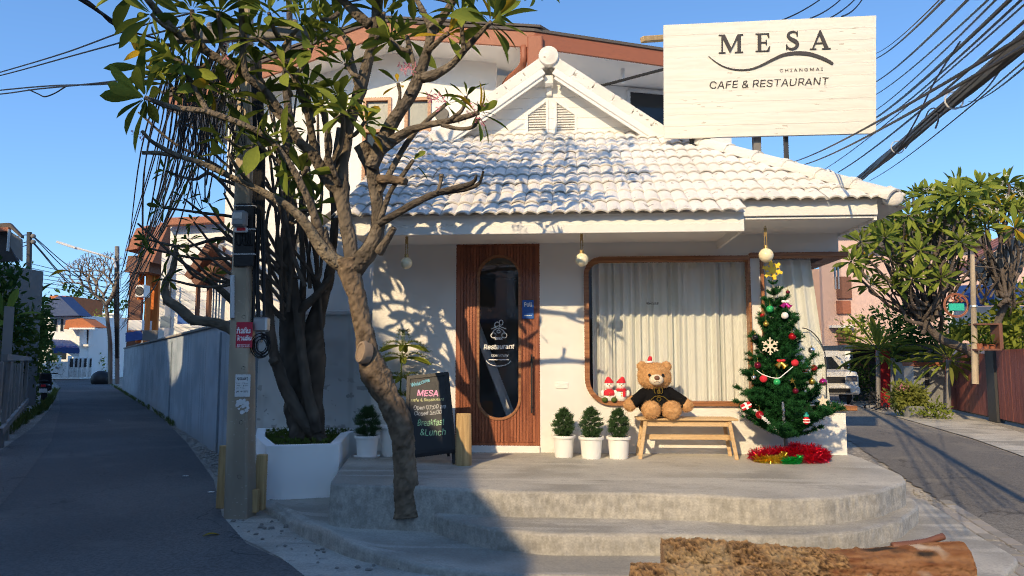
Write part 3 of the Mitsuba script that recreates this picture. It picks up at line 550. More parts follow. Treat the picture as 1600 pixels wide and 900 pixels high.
# ---------------------------------------------------------------- the sign board above the roof
YS = 9.2
TL, TR, BR, BL = on(1037, 39, YS), on(1369, 24, YS), on(1369, 208, YS), on(1038, 216, YS)
sb = thing('sign_board', 'large white planked sign board with black cafe lettering above the roof', 'sign')
npl = 10
for k in range(npl):
    a0_, a1_ = k / npl, (k + 1) / npl; l0, l1 = BL + (TL - BL) * a0_, BL + (TL - BL) * a1_; r0, r1 = BR + (TR - BR) * a0_, BR + (TR - BR) * a1_
    g = sg.Polygon([(l0[0], l0[2] + 0.0008), (r0[0], r0[2] + 0.0008), (r1[0], r1[2] - 0.0008), (l1[0], l1[2] - 0.0008)])
    add('plank', prism_y(g, YS + R.uniform(0, 0.004), YS + 0.05), 'sign_wood', sb)
add('back_frame', prism_y(sg.Polygon([(BL[0] + .02, BL[2] + .02), (BR[0] - .02, BR[2] + .02), (TR[0] - .02, TR[2] - .02), (TL[0] + .02, TL[2] - .02)]), YS + 0.051, YS + 0.10), 'sign_wood', sb)
for px, mt_, w in ((1227, 'dark_metal', 0.05), (1182, 'weathered', 0.09), (1080, 'dark_metal', 0.05)):
    x = on(px, 215, YS + 0.15)[0]; add('post', bb(x - w / 2, x + w / 2, YS + 0.11, YS + 0.11 + w, 3.2, BL[2] + 0.5), mt_, sb)
yl = YS - 0.003
def serif(ch):                                        # capitals with slab serifs, unit height
    B = sg.box
    def bar(x0, y0, x1, y1, w): return sg.LineString([(x0, y0), (x1, y1)]).buffer(w / 2, cap_style=2)
    if ch == 'M': return unary_union([B(0.14, 0, 0.22, 1), B(1.0, 0, 1.18, 1), sg.Polygon([(0.10, 1), (0.32, 1), (0.70, 0.22), (0.60, 0)]), sg.Polygon([(1.14, 1), (1.0, 1), (0.60, 0.12), (0.60, 0)]), B(0.0, 0, 0.36, 0.055), B(0.86, 0, 1.30, 0.055), B(0.0, 0.945, 0.25, 1), B(1.06, 0.945, 1.30, 1)])
    if ch == 'E': return unary_union([B(0.12, 0, 0.30, 1), B(0, 0, 0.72, 0.055), B(0, 0.945, 0.72, 1), B(0.3, 0.47, 0.58, 0.53), B(0.55, 0.36, 0.60, 0.64), sg.Polygon([(0.72, 0), (0.78, 0.27), (0.72, 0.27), (0.60, 0.05), (0.5, 0)]), sg.Polygon([(0.72, 1), (0.74, 0.75), (0.69, 0.75), (0.60, 0.95), (0.5, 1)])])
    if ch == 'A': return unary_union([sg.Polygon([(0.10, 0.03), (0.17, 0.03), (0.56, 0.86), (0.52, 1.0), (0.50, 1.0)]), sg.Polygon([(0.50, 1.02), (0.58, 1.02), (1.02, 0.03), (0.80, 0.03), (0.47, 0.84)]), B(0.28, 0.30, 0.74, 0.37), B(0, 0, 0.34, 0.055), B(0.66, 0, 1.12, 0.055)])
    c = [(0.60, 0.80), (0.52, 0.93), (0.36, 0.965), (0.18, 0.90), (0.14, 0.74), (0.24, 0.60), (0.44, 0.48), (0.58, 0.36), (0.60, 0.20), (0.46, 0.06), (0.28, 0.03), (0.12, 0.10), (0.05, 0.24)]
    s = spline(np.column_stack([c, np.zeros(len(c))]), 5)[:, :2]; w = np.interp(np.linspace(0, 1, len(s)), [0, .2, .5, .8, 1], [0.05, 0.10, 0.21, 0.12, 0.05])
    return unary_union([sg.LineString(s[i:i + 2]).buffer((w[i] + w[i + 1]) / 4) for i in range(len(s) - 1)] + [B(0.58, 0.72, 0.63, 1.0), B(0.03, 0, 0.08, 0.29)])
def on_sign(poly):                                    # a polygon in picture pixels laid on the board's face
    from shapely import transform
    return prism_y(transform(poly, lambda c: np.array([(on(a, b, YS)[0], on(a, b, YS)[2]) for a, b in c])), YS - 0.012, YS + 0.001)
def zpt(a, b): return (1090 + a * 230 / 1592, 30 + b * 130 / 900)
for ch, x0, x1, yb, yt in (('M', 228, 490, 372, 172), ('E', 625, 783, 355, 158), ('S', 955, 1095, 338, 132), ('A', 1215, 1437, 332, 126)):
    g = serif(ch); b = g.bounds; g = sa.translate(g, -b[0], -b[1]); g = sa.scale(g, (x1 - x0) / (b[2] - b[0]), (yb - yt) / (b[3] - b[1]), origin=(0, 0))
    tilt = -0.03
    from shapely import transform as _tr
    g2 = _tr(g, lambda c: np.array([zpt(x0 + u, yb - v + tilt * u) for u, v in c]))
    add('letter', on_sign(g2), 'dark_ink', sb)
sw_ = np.array([(118, 405), (180, 455), (260, 505), (350, 538), (450, 552), (540, 548), (620, 530), (720, 487), (820, 435), (920, 392), (1020, 372), (1120, 370), (1220, 382), (1320, 415), (1400, 450), (1450, 480)])
s2 = spline(np.column_stack([sw_, 0 * sw_[:, 0]]), 4)[:, :2]; ww = np.interp(np.linspace(0, 1, len(s2)), [0, .15, .4, .75, 1], [5, 12, 20, 42, 32])
add('flourish', on_sign(_tr(unary_union([sg.LineString(s2[i:i + 2]).buffer((ww[i] + ww[i + 1]) / 4) for i in range(len(s2) - 1)]), lambda c: np.array([zpt(u, v) for u, v in c]))), 'dark_ink', sb)
def sign_text(s, px0, py0, px1, h, bold, slant=0.0, wob=0.0):
    p, q = on(px0, py0, yl), on(px1, py0, yl); return wall_text(text(s, h, bold, q[0] - p[0], 0.004, slant, wob), p, 0.012)
add('lettering', sign_text('CAFE & RESTAURANT', 1107, 139, 1294, 0.092, False, 0.16, 0.0035), 'dark_ink', sb)
add('lettering', sign_text('C H I A N G M A I', 1218, 113, 1286, 0.04, False), 'dark_ink', sb)

# ---------------------------------------------------------------- walls beside the cafe
WA, WB = np.array([-3.96, 9.30]), np.array([-20.6, 33.5]); wd = unit(WB - WA); wn = np.array([wd[1], -wd[0]])     # wn looks to the lane... see below
wn = -wn if (wn @ (np.array([-8, 8]) - WA)) < 0 else wn
def wbox(s0, s1, t0, t1, z0, z1, c=0.0):              # along the wall, t towards the lane
    return xf(bb(s0, s1, t0, t1, z0, z1, c), frame((WA[0], WA[1], 0), (*wd, 0), (*wn, 0), (0, 0, 1))) if np.cross((*wd, 0), (*wn, 0))[2] > 0 else xf(bb(s0, s1, -t1, -t0, z0, z1, c), frame((WA[0], WA[1], 0), (*wd, 0), (*(-wn), 0), (0, 0, 1)))
bw = thing('boundary_wall', 'long blue grey rendered wall along the shaded lane', 'wall')
add('wall', wbox(0, 29.5, -0.15, 0, -0.1, 2.0), 'blue_render', bw)
for k in range(10): add('coping', wbox(k * 2.95 + 0.004, k * 2.95 + 2.945, -0.19, 0.05, 2.001, 2.05, 0.01), 'weathered', bw)
for s in (2.6, 9.5): add('panel', wbox(s, s + 0.04, 0.001, 0.03, 0.0, 1.9), 'blue_render', bw)
ww_ = thing('boundary_wall', 'flaking white boundary wall behind the planter and its tree', 'wall')
add('wall', bb(WA[0], XL - 0.001, 9.32, 9.50, 0.0, 2.03), 'old_white', ww_)
add('coping', bb(WA[0] - 0.02, XL - 0.001, 9.28, 9.53, 2.031, 2.09, 0.01), 'old_white', ww_)
for px in (478, 505): add('crack_pipe', tube([Y(px, 690, 9.29), Y(px - 1, 660, 9.3), Y(px - 2, 640, 9.3)], 0.008, 6), 'dark_metal', ww_) if False else None
# planter with earth
q_ = Z(413, 782, 0.06); pz = Y(413, 697, q_[1])[2]
plp = [tuple(q_[:2])] + zpx([(530, 694), (546, 676)], pz) + [(-2.4, 9.3), (-3.9, 9.3)] + zpx([(399, 682)], pz)
pg = sg.Polygon(plp)
pln = thing('planter', 'white painted masonry planter at the lane corner holding the dark trunked tree', 'planter')
add('wall', prism_z(pg.difference(pg.buffer(-0.10)), 0.02, pz), 'planter_white', pln)
add('soil', prism_z(pg.buffer(-0.101), 0.02, pz - 0.06), 'soil', pln)
def leafy(poly, n, z, s):
    out = []; x0, y0, x1, y1 = poly.bounds
    while len(out) < n:
        x, y = R.uniform(x0, x1), R.uniform(y0, y1)
        if not poly.contains(sg.Point(x, y)): continue
        d = unit(R.normal(0, 1, 3) + [0, 0, 0.8]); u = unit(np.cross(d, R.normal(0, 1, 3))); o = np.array([x, y, z + R.uniform(0, 0.07)]); l = s * R.uniform(0.6, 1.3)
        out.append(trimesh.Trimesh([o, o + d * l * 0.5 + u * l * 0.25, o + d * l, o + d * l * 0.5 - u * l * 0.25], [[0, 1, 2], [0, 2, 3]], process=False))
    return cat_(out)
add('ground_cover', leafy(pg.buffer(-0.12), 1400, pz - 0.06, 0.045), 'leaf_c', kind='stuff', label='low creeping weeds covering the planter earth', cat='weeds')
# three timber offcuts behind the pole
def plank_at(px0, px1, pyt, pyb, yy, tilt, lab, t=0.07, key='timber_offcut'):
    a, b = Y(px0, pyb, yy), Y(px1, pyb, yy); h = Y(px0, pyt, yy)[2]
    m = bb(a[0], b[0], yy, yy + t, 0.03, h, 0.008); m = xf(m, rot((1, 0, 0), -tilt, (0, yy + t, 0.03)))
    return add(key, m, 'board_wood', label=lab, cat='timber')
plank_at(337, 361, 697, 776, 7.05, 3, 'short upright timber slab leaning on the left of the utility pole')
plank_at(396, 411, 711, 794, 7.0, 2, 'narrow upright timber slab just right of the utility pole foot')
plank_at(391, 401, 765, 806, 6.9, 0, 'short dark timber peg against the right side of the pole foot', 0.06)

# ---------------------------------------------------------------- the utility pole
pole = thing('utility_pole', 'square tapered concrete utility pole standing at the lane corner', 'pole')
pb, ptop = Z(375, 807), np.array([0, 0, 0]); PY = pb[1]
pt_ = Y(384, 60, PY); hb, ht = 0.112, 0.055
def pole_c(z): return pb + (np.array([pt_[0], PY + 0.02, pt_[2]]) - pb) * (z / pt_[2])
def pole_sec(z): return hb + (ht - hb) * z / pt_[2]
ZT = pt_[2] + 1.4
v = []
for z in (-0.05, ZT):
    c, h = pole_c(z), pole_sec(z); ch = 0.018
    v += [c + [a * h - (a * ch if k else 0), b * h * 1.05 - (b * ch if not k else 0), 0] for a in (-1, 1) for b in (-1, 1) for k in (0, 1)]
add('shaft', hull(v), 'pole_concrete', pole)
def on_pole(px, py, off=0.0):
    z = Y(px, py, PY - 0.11)[2]; return np.array([Y(px, py, PY - 0.11)[0], pole_c(z)[1] - pole_sec(z) * 1.05 - off, z])
holes = [xf(lathe([(0.019, 0.0), (0.012, -0.002), (0.011, -0.03), (0, -0.03)], 12), frame(on_pole(*q, 0.001), (1, 0, 0), (0, 0, 1), (0, -1, 0))) for q in ((379, 495), (379, 575), (376, 660), (374, 745), (381, 252))]
for h_ in holes: add('bolt_hole', h_, 'black_paint', pole)
for py, w in ((66, 1.2),):
    c = pole_c(Y(384, py, PY)[2]); add('crossarm', bb(c[0] - 0.65, c[0] + 0.85, c[1] - 0.22, c[1] - 0.12, c[2] - 0.05, c[2] + 0.06, 0.008), 'weathered', pole)
    for dx in (-0.55, -0.3, 0.3, 0.55, 0.75): add('insulator', mv(lathe([(0, 0), (0.035, 0.0), (0.04, 0.02), (0.025, 0.035), (0.035, 0.05), (0.02, 0.08), (0, 0.085)], 12), (c[0] + dx, c[1] - 0.17, c[2] + 0.061)), 'weathered', pole, smooth=40)
cs = on_pole(383, 285, 0.0)
# dark sheath with white ties, meter and its wires
def pole_plate(px0, px1, py0, py1, t, off=0.0, c=0.004):
    a, b = on_pole(px0, py1), on_pole(px1, py0); y = min(a[1], b[1]) - off; return bb(a[0], b[0], y - t, y - 0.001, a[2], b[2], c)
shb = thing('cable_cover', 'flat black cover plate strapped around the pole below the meter', 'cover')
add('plate', pole_plate(364, 397, 360, 416, 0.03), 'black_plastic', shb); add('plate', pole_plate(366, 395, 317, 359, 0.025), 'black_plastic', shb)
for py in (321, 358, 397): add('tie', pole_plate(363, 398, py - 1, py + 1, 0.036), 'white_plastic', shb)
mt_ = thing('electricity_meter', 'small grey electricity meter with clear cover fixed to the pole', 'meter')
add('body', pole_plate(367, 389, 331, 356, 0.10, 0.032, 0.02), 'grey_metal', mt_); add('dial', pole_plate(371, 385, 335, 345, 0.012, 0.131), 'poster_white', mt_)
add('base', pole_plate(369, 388, 356, 364, 0.05, 0.032, 0.006), 'white_plastic', mt_); add('label', pole_plate(373, 387, 357, 362, 0.004, 0.083, 0.001), 'red', mt_)
for k, dx in enumerate((368, 378, 383, 388)):
    q = [on_pole(dx + u, 362 + w, 0.045) for u, w in ((0, 0), (0, 14), (3, 20), (7, 20), (8, 12), (7, 2))]; add('wire', tube(spline(q, 4), 0.006, 5), 'cable_black', mt_)
# posters
def glyph(strokes, x, z, s, y, w): return [stroke([(x + a * s, z + b * s) for a, b in st], w, y) for st in strokes]
TH = {'tho': [[(.1, 0), (.1, .8), (.0, .9), (.1, 1), (.2, .9)], [(.1, .6), (.5, 1), (.6, .8), (.6, 0)]], 'oa': [[(.1, .7), (.2, .95), (.5, .95), (.6, .7), (.6, .1), (.2, .1), (.1, .35), (.3, .4)]],
      'to': [[(.1, .0), (.0, .5), (.1, .9), (.3, .8), (.5, .95), (.6, .7), (.6, 0)], [(.1, 0), (.3, .3), (.35, .5)]], 'no': [[(.1, 1), (.1, .2), (.2, .05), (.35, .3), (.6, .1), (.6, 1)]], 'so': [[(.1, .6), (.3, .7), (.3, .1), (.1, .1)], [(.3, .5), (.6, .7), (.6, 0)], [(.5, .8), (.7, 1)]],
      'wo': [[(.1, .8), (.4, 1), (.6, .8), (.6, .05), (.45, .1), (.45, .3)]], 'mo': [[(.1, 1), (.15, .1), (.3, .1)], [(.15, .3), (.6, .1), (.6, 1)]], 'mk': [[(.1, 1.15), (.3, 1.35), (.45, 1.15)]], 'ar': [[(.1, 1.1), (.3, 1.3), (.55, 1.15), (.5, 1.35)]]}
def thai(word, x, z, s, y, w):
    out = []
    for ch in word:
        if ch in ('mk', 'ar'): out += glyph(TH[ch], x - 0.75 * s, z, s, y, w)
        else: out += glyph(TH[ch], x, z, s, y, w); x += 0.8 * s
    return out
p1 = thing('poster', 'red poster with bold white Thai words on the pole', 'poster')
add('sheet', pole_plate(367, 394, 503, 543, 0.004, 0, 0.001), 'poster_red', p1)
q = on_pole(369, 521); yy = q[1] - 0.006
tw_ = thai(['tho', 'mk', 'oa', 'to', 'ar', 'no'], q[0], q[2], 0.042, yy, 0.009)
q2 = on_pole(369, 531); tw_ += thai(['so', 'mk', 'wo', 'mo', 'to', 'ar', 'no'], q2[0], q2[2] - 0.006, 0.036, yy, 0.008)
q3 = on_pole(369, 541); tw_ += [wall_text(text('080 159 4737', 0.012, True, 0.125), (q3[0], yy, q3[2] + 0.008)), wall_text(text('083 268 8359', 0.012, True, 0.125), (q3[0], yy, q3[2] - 0.008))]
add('lettering', cat_(tw_), 'white_ink', p1)
p2 = thing('poster', 'white notice with dark lettering below the red poster on the pole', 'poster')
add('sheet', pole_plate(366, 391, 585, 620, 0.004, 0, 0.001), 'poster_white', p2)
q = on_pole(369, 592); yy = q[1] - 0.006; b2 = []
b2 += thai(['to', 'oa', 'mo', 'no', 'wo'], q[0] + 0.01, q[2] - 0.012, 0.026, yy, 0.006)
for k, (s_, h_) in enumerate((('Fast - Clean', 0.009), ('Septic - Drains', 0.010), ('Service', 0.010))): b2.append(wall_text(text(s_, h_, False, 0.11 if k < 2 else 0.08), (q[0], yy, q[2] - 0.045 - 0.022 * k)))
b2.append(wall_text(text('084-4145773', 0.016, True, 0.115), (q[0], yy, q[2] - 0.125)))
add('lettering', cat_(b2[:5] + b2[5:]), 'dark_ink', p2)
p3 = thing('poster', 'torn remains of a white sticker under the white notice', 'poster')
rg = unary_union([sg.Point(R.uniform(0.02, 0.13), R.uniform(0.0, 0.12)).buffer(R.uniform(0.006, 0.02), 3) for _ in range(34)])
q = on_pole(366, 645); add('scraps', prism_y(sa.translate(rg, q[0], q[2]), q[1] - 0.003, q[1] + 0.0005), 'poster_white', p3, kind='stuff')
# junction box and coil on the pole's right side
jb = thing('junction_box', 'small metal junction box hanging beside the pole', 'box'); c = Y(407, 507, PY)
add('body', bb(c[0] - 0.06, c[0] + 0.08, c[1] - 0.05, c[1] + 0.05, c[2] - 0.07, c[2] + 0.07, 0.015), 'steel', jb); add('plug', bb(c[0] - 0.04, c[0] + 0.02, c[1] - 0.03, c[1] + 0.03, c[2] - 0.17, c[2] - 0.071, 0.008), 'grey_metal', jb)
c = Y(408, 540, PY - 0.03); co = []
for k in range(7): r = 0.05 + 0.008 * k; co.append([c + [r * math.cos(t) + 0.01 * math.sin(k * 2), 0.01 * (k % 3), r * 1.2 * math.sin(t)] for t in np.linspace(0, 6.28 + k * 0.3, 26)])
add('cable_coil', tube(np.vstack(co), 0.0055, 5), 'cable_black', label='coil of thin black cable hanging under the junction box', cat='cable')
# plastic conduit strapped on the pole's left edge
add('conduit', tube([Y(363, 497, PY - 0.1), Y(363, 430, PY - 0.1)], 0.022, 8), 'grey_white', label='pale plastic conduit on the left edge of the pole', cat='pipe', smooth=True)

# ---------------------------------------------------------------- the two storey house behind
rh = thing('rear_house', 'white two storey house with brown fascia rising behind the cafe', 'building')
C0 = np.array([on(835, 62, 11.9)[0], 11.9, 0]); zE = on(835, 74, 11.9)[2]
Lf = np.array([on(262, 150, 12.4)[0], 12.4, 0]); zL = on(262, 152, 12.4)[2]
Re = Z(1040, 103, zE + 0.0); apx = on(590, 34, 12.05); zA = apx[2]
def slope_piece(a, b, h, t, mt_, nm, inset=0.0):
    a, b = np.array(a, float), np.array(b, float); d = b - a; nrm_ = unit(np.cross(d * [1, 1, 0], (0, 0, 1))) 
    v = [p + nrm_ * o + [0, 0, z] for p in (a, b) for o in (0, -t) for z in (0, h)]
    return add(nm, hull(v), mt_, rh)
fh = 0.27
A3, L3, C3, R3 = np.array([apx[0], 12.05, zA - fh]), np.array([Lf[0], 12.4, zL - fh]), np.array([C0[0], 11.9, zE]), np.array([Re[0], Re[1], zE])
for p, q_ in ((L3, A3), (A3, C3), (C3, R3)):
    slope_piece(p, q_, fh, 0.05, 'brown_fascia', 'fascia'); slope_piece(p + [0, -0.03, fh], q_ + [0, -0.03, fh], 0.05, 0.5, 'dark_roof', 'roof_edge')
# soffits and walls, set back from the fascia
bk = 1.0
def quad(a, b, c, d): return trimesh.Trimesh([a, b, c, d], [[0, 1, 2], [0, 2, 3]], process=False)
wl_ = [p + np.array([0.35 if k == 0 else (-0.35 if k == 2 else 0), bk, 0.10]) for k, p in enumerate((L3, A3, C3))]
def slabq(a, b, c, d, t=0.04):
    a, b, c, d = (np.array(x, float) for x in (a, b, c, d)); return hull([p + [0, 0, s] for p in (a, b, c, d) for s in (0, t)])
add('soffit', slabq(L3 + [0, .06, .06], A3 + [0, .06, .06], A3 + [0, 3, .1], L3 + [0, 3, .1]), 'soffit_white', rh)
add('soffit', slabq(A3 + [0, .06, .06], C3 + [0, .06, .06], C3 + [0, 3, .1], A3 + [0, 3, .1]), 'soffit_white', rh)
Rb = R3 + (R3 - C3) * 0.4
add('soffit', slabq(C3 + [.03, .06, .03], Rb + [0, .06, .03], Rb + [0, 3, .05], C3 + [.03, 3, .05]), 'soffit_white', rh)
xl_, xc_ = L3[0] + 0.9, on(775, 110, 12.9)[0]
wx = lambda x: np.interp(x, [L3[0], A3[0], C3[0]], [L3[2], A3[2], C3[2]]) + 0.09
wins = [(on(633, 158, 12.9)[0], on(674, 158, 12.9)[0], on(640, 238, 12.9)[2], on(640, 153, 12.9)[2]), (on(568, 158, 12.9)[0], on(612, 158, 12.9)[0], on(600, 290, 12.9)[2], on(600, 153, 12.9)[2])]
wp = sg.Polygon([(xl_, 0), (xc_, 0), (xc_, wx(xc_)), (A3[0], wx(A3[0])), (xl_, wx(xl_))])
for w_ in wins: wp = wp.difference(sg.box(w_[0], w_[2], w_[1], w_[3]))
add('wall', prism_y(wp, 12.9, 13.1), 'rear_white', rh)
sw1 = np.array([xc_ - 0.02, 13.1, 0]); se = R3 + [1.5, 1.7, 0]
add('side_wall', hull([sw1 + [0, s, z] for s in (0, .15) for z in (0, zE + .02)] + [np.array([se[0], se[1] + s, z]) for s in (0, .15) for z in (0, zE + .02)]), 'rear_white', rh)
for k, w_ in enumerate(wins):
    wi = fkey(f'{rh}__window'); x0, x1, z0, z1 = w_
    g = sg.box(x0, z0, x1, z1).difference(sg.box(x0 + 0.06, z0 + 0.06, x1 - 0.06, z1 - 0.06)); zm = z1 - 0.62; g = g.union(sg.box(x0, zm - 0.03, x1, zm + 0.03))
    add('frame', prism_y(g, 12.86, 12.98), 'frame_wood', wi)
    add('pane', bb(x0 + 0.05, x1 - 0.05, 12.93, 12.95, zm + 0.03, z1 - 0.05), 'frosted', wi); add('pane', bb(x0 + 0.05, x1 - 0.05, 12.93, 12.95, z0 + 0.05, zm - 0.03), 'dark_glass', wi)
add('roof', cat_([slabq(L3 + [-.1, -.05, fh + .06], A3 + [0, -.05, fh + .06], A3 + [0, 5, fh + .3], L3 + [-.1, 5, fh + .3]), slabq(A3 + [0, -.05, fh + .06], C3 + [.1, -.05, fh + .06], Rb + [0.2, 4, fh + .3], A3 + [0, 5, fh + .3])]), 'dark_roof', rh)
# gutter end, downpipe, brackets
add('gutter_end', bb(C3[0] - 0.12, C3[0] + 0.14, 11.86, 12.3, C3[2] - 0.42, C3[2] + 0.2, 0.02), 'brown_fascia', rh)
dp = [on(818, 72, 11.95), on(818, 96, 11.95), on(812, 108, 12.2), on(790, 130, 12.75), on(784, 160, 12.84)]; add('downpipe', tube(spline(dp, 4), 0.06, 8), 'brown_fascia', rh, smooth=True)
bwn = sw1 + (se - sw1) * 0.35
x0_, x1_ = on(985, 150, 13.5)[0], on(1036, 150, 13.5)[0]
w3 = fkey(f'{rh}__window'); yq = lambda x: 13.1 + (x - sw1[0]) / (se[0] - sw1[0]) * (se[1] - 13.1) - 0.03
za_, zb_ = on(1000, 190, 13.6)[2], on(1000, 133, 13.6)[2]
add('frame', cat_([beam((x0_, yq(x0_), z), (x1_ + .4, yq(x1_ + .4), z), 0.05, 0.06) for z in (za_, zb_)] + [bb(x - .03, x + .03, yq(x) - .03, yq(x) + .03, za_, zb_) for x in (x0_, x1_ + .4)]), 'grey_white', w3)
add('pane', hull([(x, yq(x) + s, z) for x in (x0_, x1_ + .4) for s in (0.0, .01) for z in (za_, zb_)]), 'dark_glass', w3)
add('pipe', tube([on(973, 95, 13.0), on(973, 130, 13.0)], 0.035, 8), 'white_trim', rh)
add('cable', tube([on(940, 134, 12.6), on(1045, 106, 11.9)], 0.025, 6), 'cable_black', label='thick black cable crossing under the eave of the white house behind', cat='cable')
add('vent_cowl', xf(lathe([(0, 0), (0.12, 0), (0.13, -0.03), (0.09, -0.10), (0.0, -0.1)], 16), frame(on(690, 178, 12.85), (1, 0, 0), (0, 0, 1), (0, -1, 0))), 'dark_metal', rh)
tb = [on(1003, 62, 11.6), on(1060, 58, 12.0)]
add('timber_beam', beam(tb[0], tb[1], 0.10, 0.09, 0.01), 'board_wood', label='short timber beam end sticking out above the rear eave beside the sign', cat='beam')

# ---------------------------------------------------------------- the building across the street, behind the camera, whose shade lies over the lane
def behind(xp, zp, y0=-4.0): return (xp + SX * y0, zp - SZ * y0)
ob = thing('opposite_building', 'tall plain building across the junction shading the lane', 'building')
prof = [(-19.7, 3.0), (-19.6, 13.4), (-17.6, 12.6), (-17.5, 10.55), (-14.2, 9.5), (-14.1, 10.5), (-12.6, 9.8), (-10.4, 8.7), (-8.4, 8.3), (-6.7, 8.2), (-6.35, 6.3), (-5.69, 5.82), (-4.5, 5.1), (-2.31, 2.95), (-1.9, 2.3)]
pp = [behind(*q) for q in prof]; pp = [(x, max(z, 0.6)) for x, z in pp]
add('wall', prism_y(sg.Polygon([(pp[0][0], -0.1)] + pp + [(pp[-1][0], -0.1)]), -9.0, -4.0), 'rear_white', ob)
for k in range(4):
    for j in range(3):
        x = -19.5 + k * 3.0; z = 2.2 + j * 3.1
        add('window', bb(x, x + 1.5, -3.999, -3.95, z, z + 1.6), 'dark_glass', ob)
lb3 = thing('lane_building', 'low unseen block added left of the lane to cut skylight on the blue wall', 'building')
add('wall', bb(-16.1, -8.6, -3, 7.9, -.1, 5.4), 'weathered', lb3)  # unseen block, added to keep low skylight off the blue wall
lb2 = thing('lane_building', 'tall unseen block added further along the lane to lengthen its shade', 'building')
add('wall', bb(-62, -31, 27, 34, -.1, 12.5), 'rear_white', lb2)  # unseen block, added to carry the lane shade further back
lb_ = thing('lane_building', 'tall unseen block added left of the lane to shade the blue wall', 'building')
def beside(xp, zp, y0=8.0): return (xp + SX * y0, zp - SZ * y0)
pr_ = [beside(*q) for q in ((-19.3, 13.3), (-24.4, 16.0), (-33, 20.6), (-42, 25.5))]
add('wall', prism_y(sg.Polygon([(pr_[0][0], -0.1)] + pr_ + [(pr_[-1][0], -0.1)]), 4.5, 8.0), 'rear_white', lb_)  # added out of view, roofline sloped to keep the blue wall shaded
# the row of shops across the junction, seen in the cafe's windows
random.seed(77); x = -9.5
for k in range(7):
    w = random.uniform(5, 7.5); h = random.choice([6.4, 9.2, 7.4, 9.0, 6.0]); hk = thing('shophouse', ['shophouse opposite the lane corner across the junction', 'narrow shophouse facing the cafe door from across the junction', 'second shophouse across the junction', 'third shophouse across the junction', 'fourth shophouse across the junction', 'fifth shophouse across the junction', 'last shophouse across the junction on the right'][k], 'building')
    add('wall', bb(x, x + w, -24, -15, -.1, h), random.choice(['weathered', 'pink_wall', 'old_white', 'grey_white']), hk); add('shopfront', bb(x + .5, x + w - .5, -14.99, -14.9, 0, 2.8), 'dark_glass', hk); add('canopy', bb(x + .1, x + w - .1, -14.99, -13.4, 3.0, 3.15), random.choice(['awning_blue', 'weathered', 'brown_wood']), hk)
    for j in range(1, int(h // 3)):
        for i in range(3): a = x + w * (i + .22) / 3; add('window', bb(a, a + w * .19, -14.995, -14.93, j * 3.1 + .7, j * 3.1 + 2.1), 'dark_glass', hk)
    x += w + 0.02

# ---------------------------------------------------------------- plants: leaves, branches, trees
def leaf_mesh(w=0.28, curve=0.22, fold=0.10, n=6, ob=0.62):
    t = np.linspace(0, 1, n + 1); wd_ = w / 2 * np.sin(math.pi * np.clip(t, 0, 1) ** (math.log(0.5) / math.log(ob))) ** 0.8; wd_[0] = 0.018; wd_[-1] = 0
    v = []
    for a, b in zip(t, wd_):
        z = -curve * a * a; v += [(a, b, z + fold * b), (a, 0, z), (a, -b, z + fold * b)]
    f = []
    for k in range(n):
        i = 3 * k; f += [[i, i + 3, i + 4], [i, i + 4, i + 1], [i + 1, i + 4, i + 5], [i + 1, i + 5, i + 2]]
    return trimesh.Trimesh(v, np.array(f)[:, ::-1], process=False)
LEAVES = [leaf_mesh(0.285, 0.18, 0.4), leaf_mesh(0.31, 0.34, 0.3), leaf_mesh(0.255, 0.06, 0.5)]
LEAFP = [mikit.ply(m, 'mat_leaf_a', smooth=True) for m in LEAVES]
def rosette(out, o, ax_, n, L, mats, p0=25, p1=100, rr=None, petiole=0.12):
    rr = rr or R; ax_ = unit(ax_); u = unit(np.cross(ax_, (0.31, 0.2, 0.9))); v = np.cross(ax_, u); g0 = rr.uniform(0, 6.28)
    for i in range(n):
        az = g0 + i * 2.39996 + rr.normal(0, 0.25); pol = math.radians(np.interp(i / max(n - 1, 1), [0, 1], [p0, p1]) + rr.normal(0, 9))
        r = u * math.cos(az) + v * math.sin(az); d = unit(ax_ * math.cos(pol) + r * math.sin(pol) - np.array([0, 0, 0.12])); nrm_ = ax_ * math.sin(pol) - r * math.cos(pol)
        s = np.cross(nrm_, d); s = unit(s + nrm_ * rr.normal(0, 0.25)); nn = np.cross(d, s); l = L * rr.uniform(0.65, 1.12) * np.interp(i / n, [0, 0.25, 1], [0.7, 1, 1.05])
        M = frame(o + d * petiole * l - ax_ * 0.03 * i / n, d * l, s * l * rr.uniform(0.85, 1.15), nn * l)
        out.append((M, mats[int(rr.integers(len(mats)))], int(rr.integers(3))))
def px_of(p):
    d = np.asarray(p) - EYE; c = d @ FW; return 800 + FOC * (d @ RT) / c, 450 - FOC * (d @ UP) / c, c
def finish_leaves(root, out, most=300, name='leaf', group_label=None):
    def size(e):
        x, y, c = px_of(e[0][:3, 3]); return np.linalg.norm(e[0][:3, 0]) / max(c, .1) if -30 < x < 1630 and -30 < y < 930 else 0
    out = sorted(out, key=size, reverse=True)
    for M, m_, k in out[:most]: put(name, LEAFP[k], m_, M, root)
    rest = {}
    for M, m_, k in out[most:]: rest.setdefault(m_, []).append(xf(LEAVES[k], M))
    for m_, l in rest.items(): add('leaf_mass', cat_(l), m_, root, kind='stuff', smooth=True)
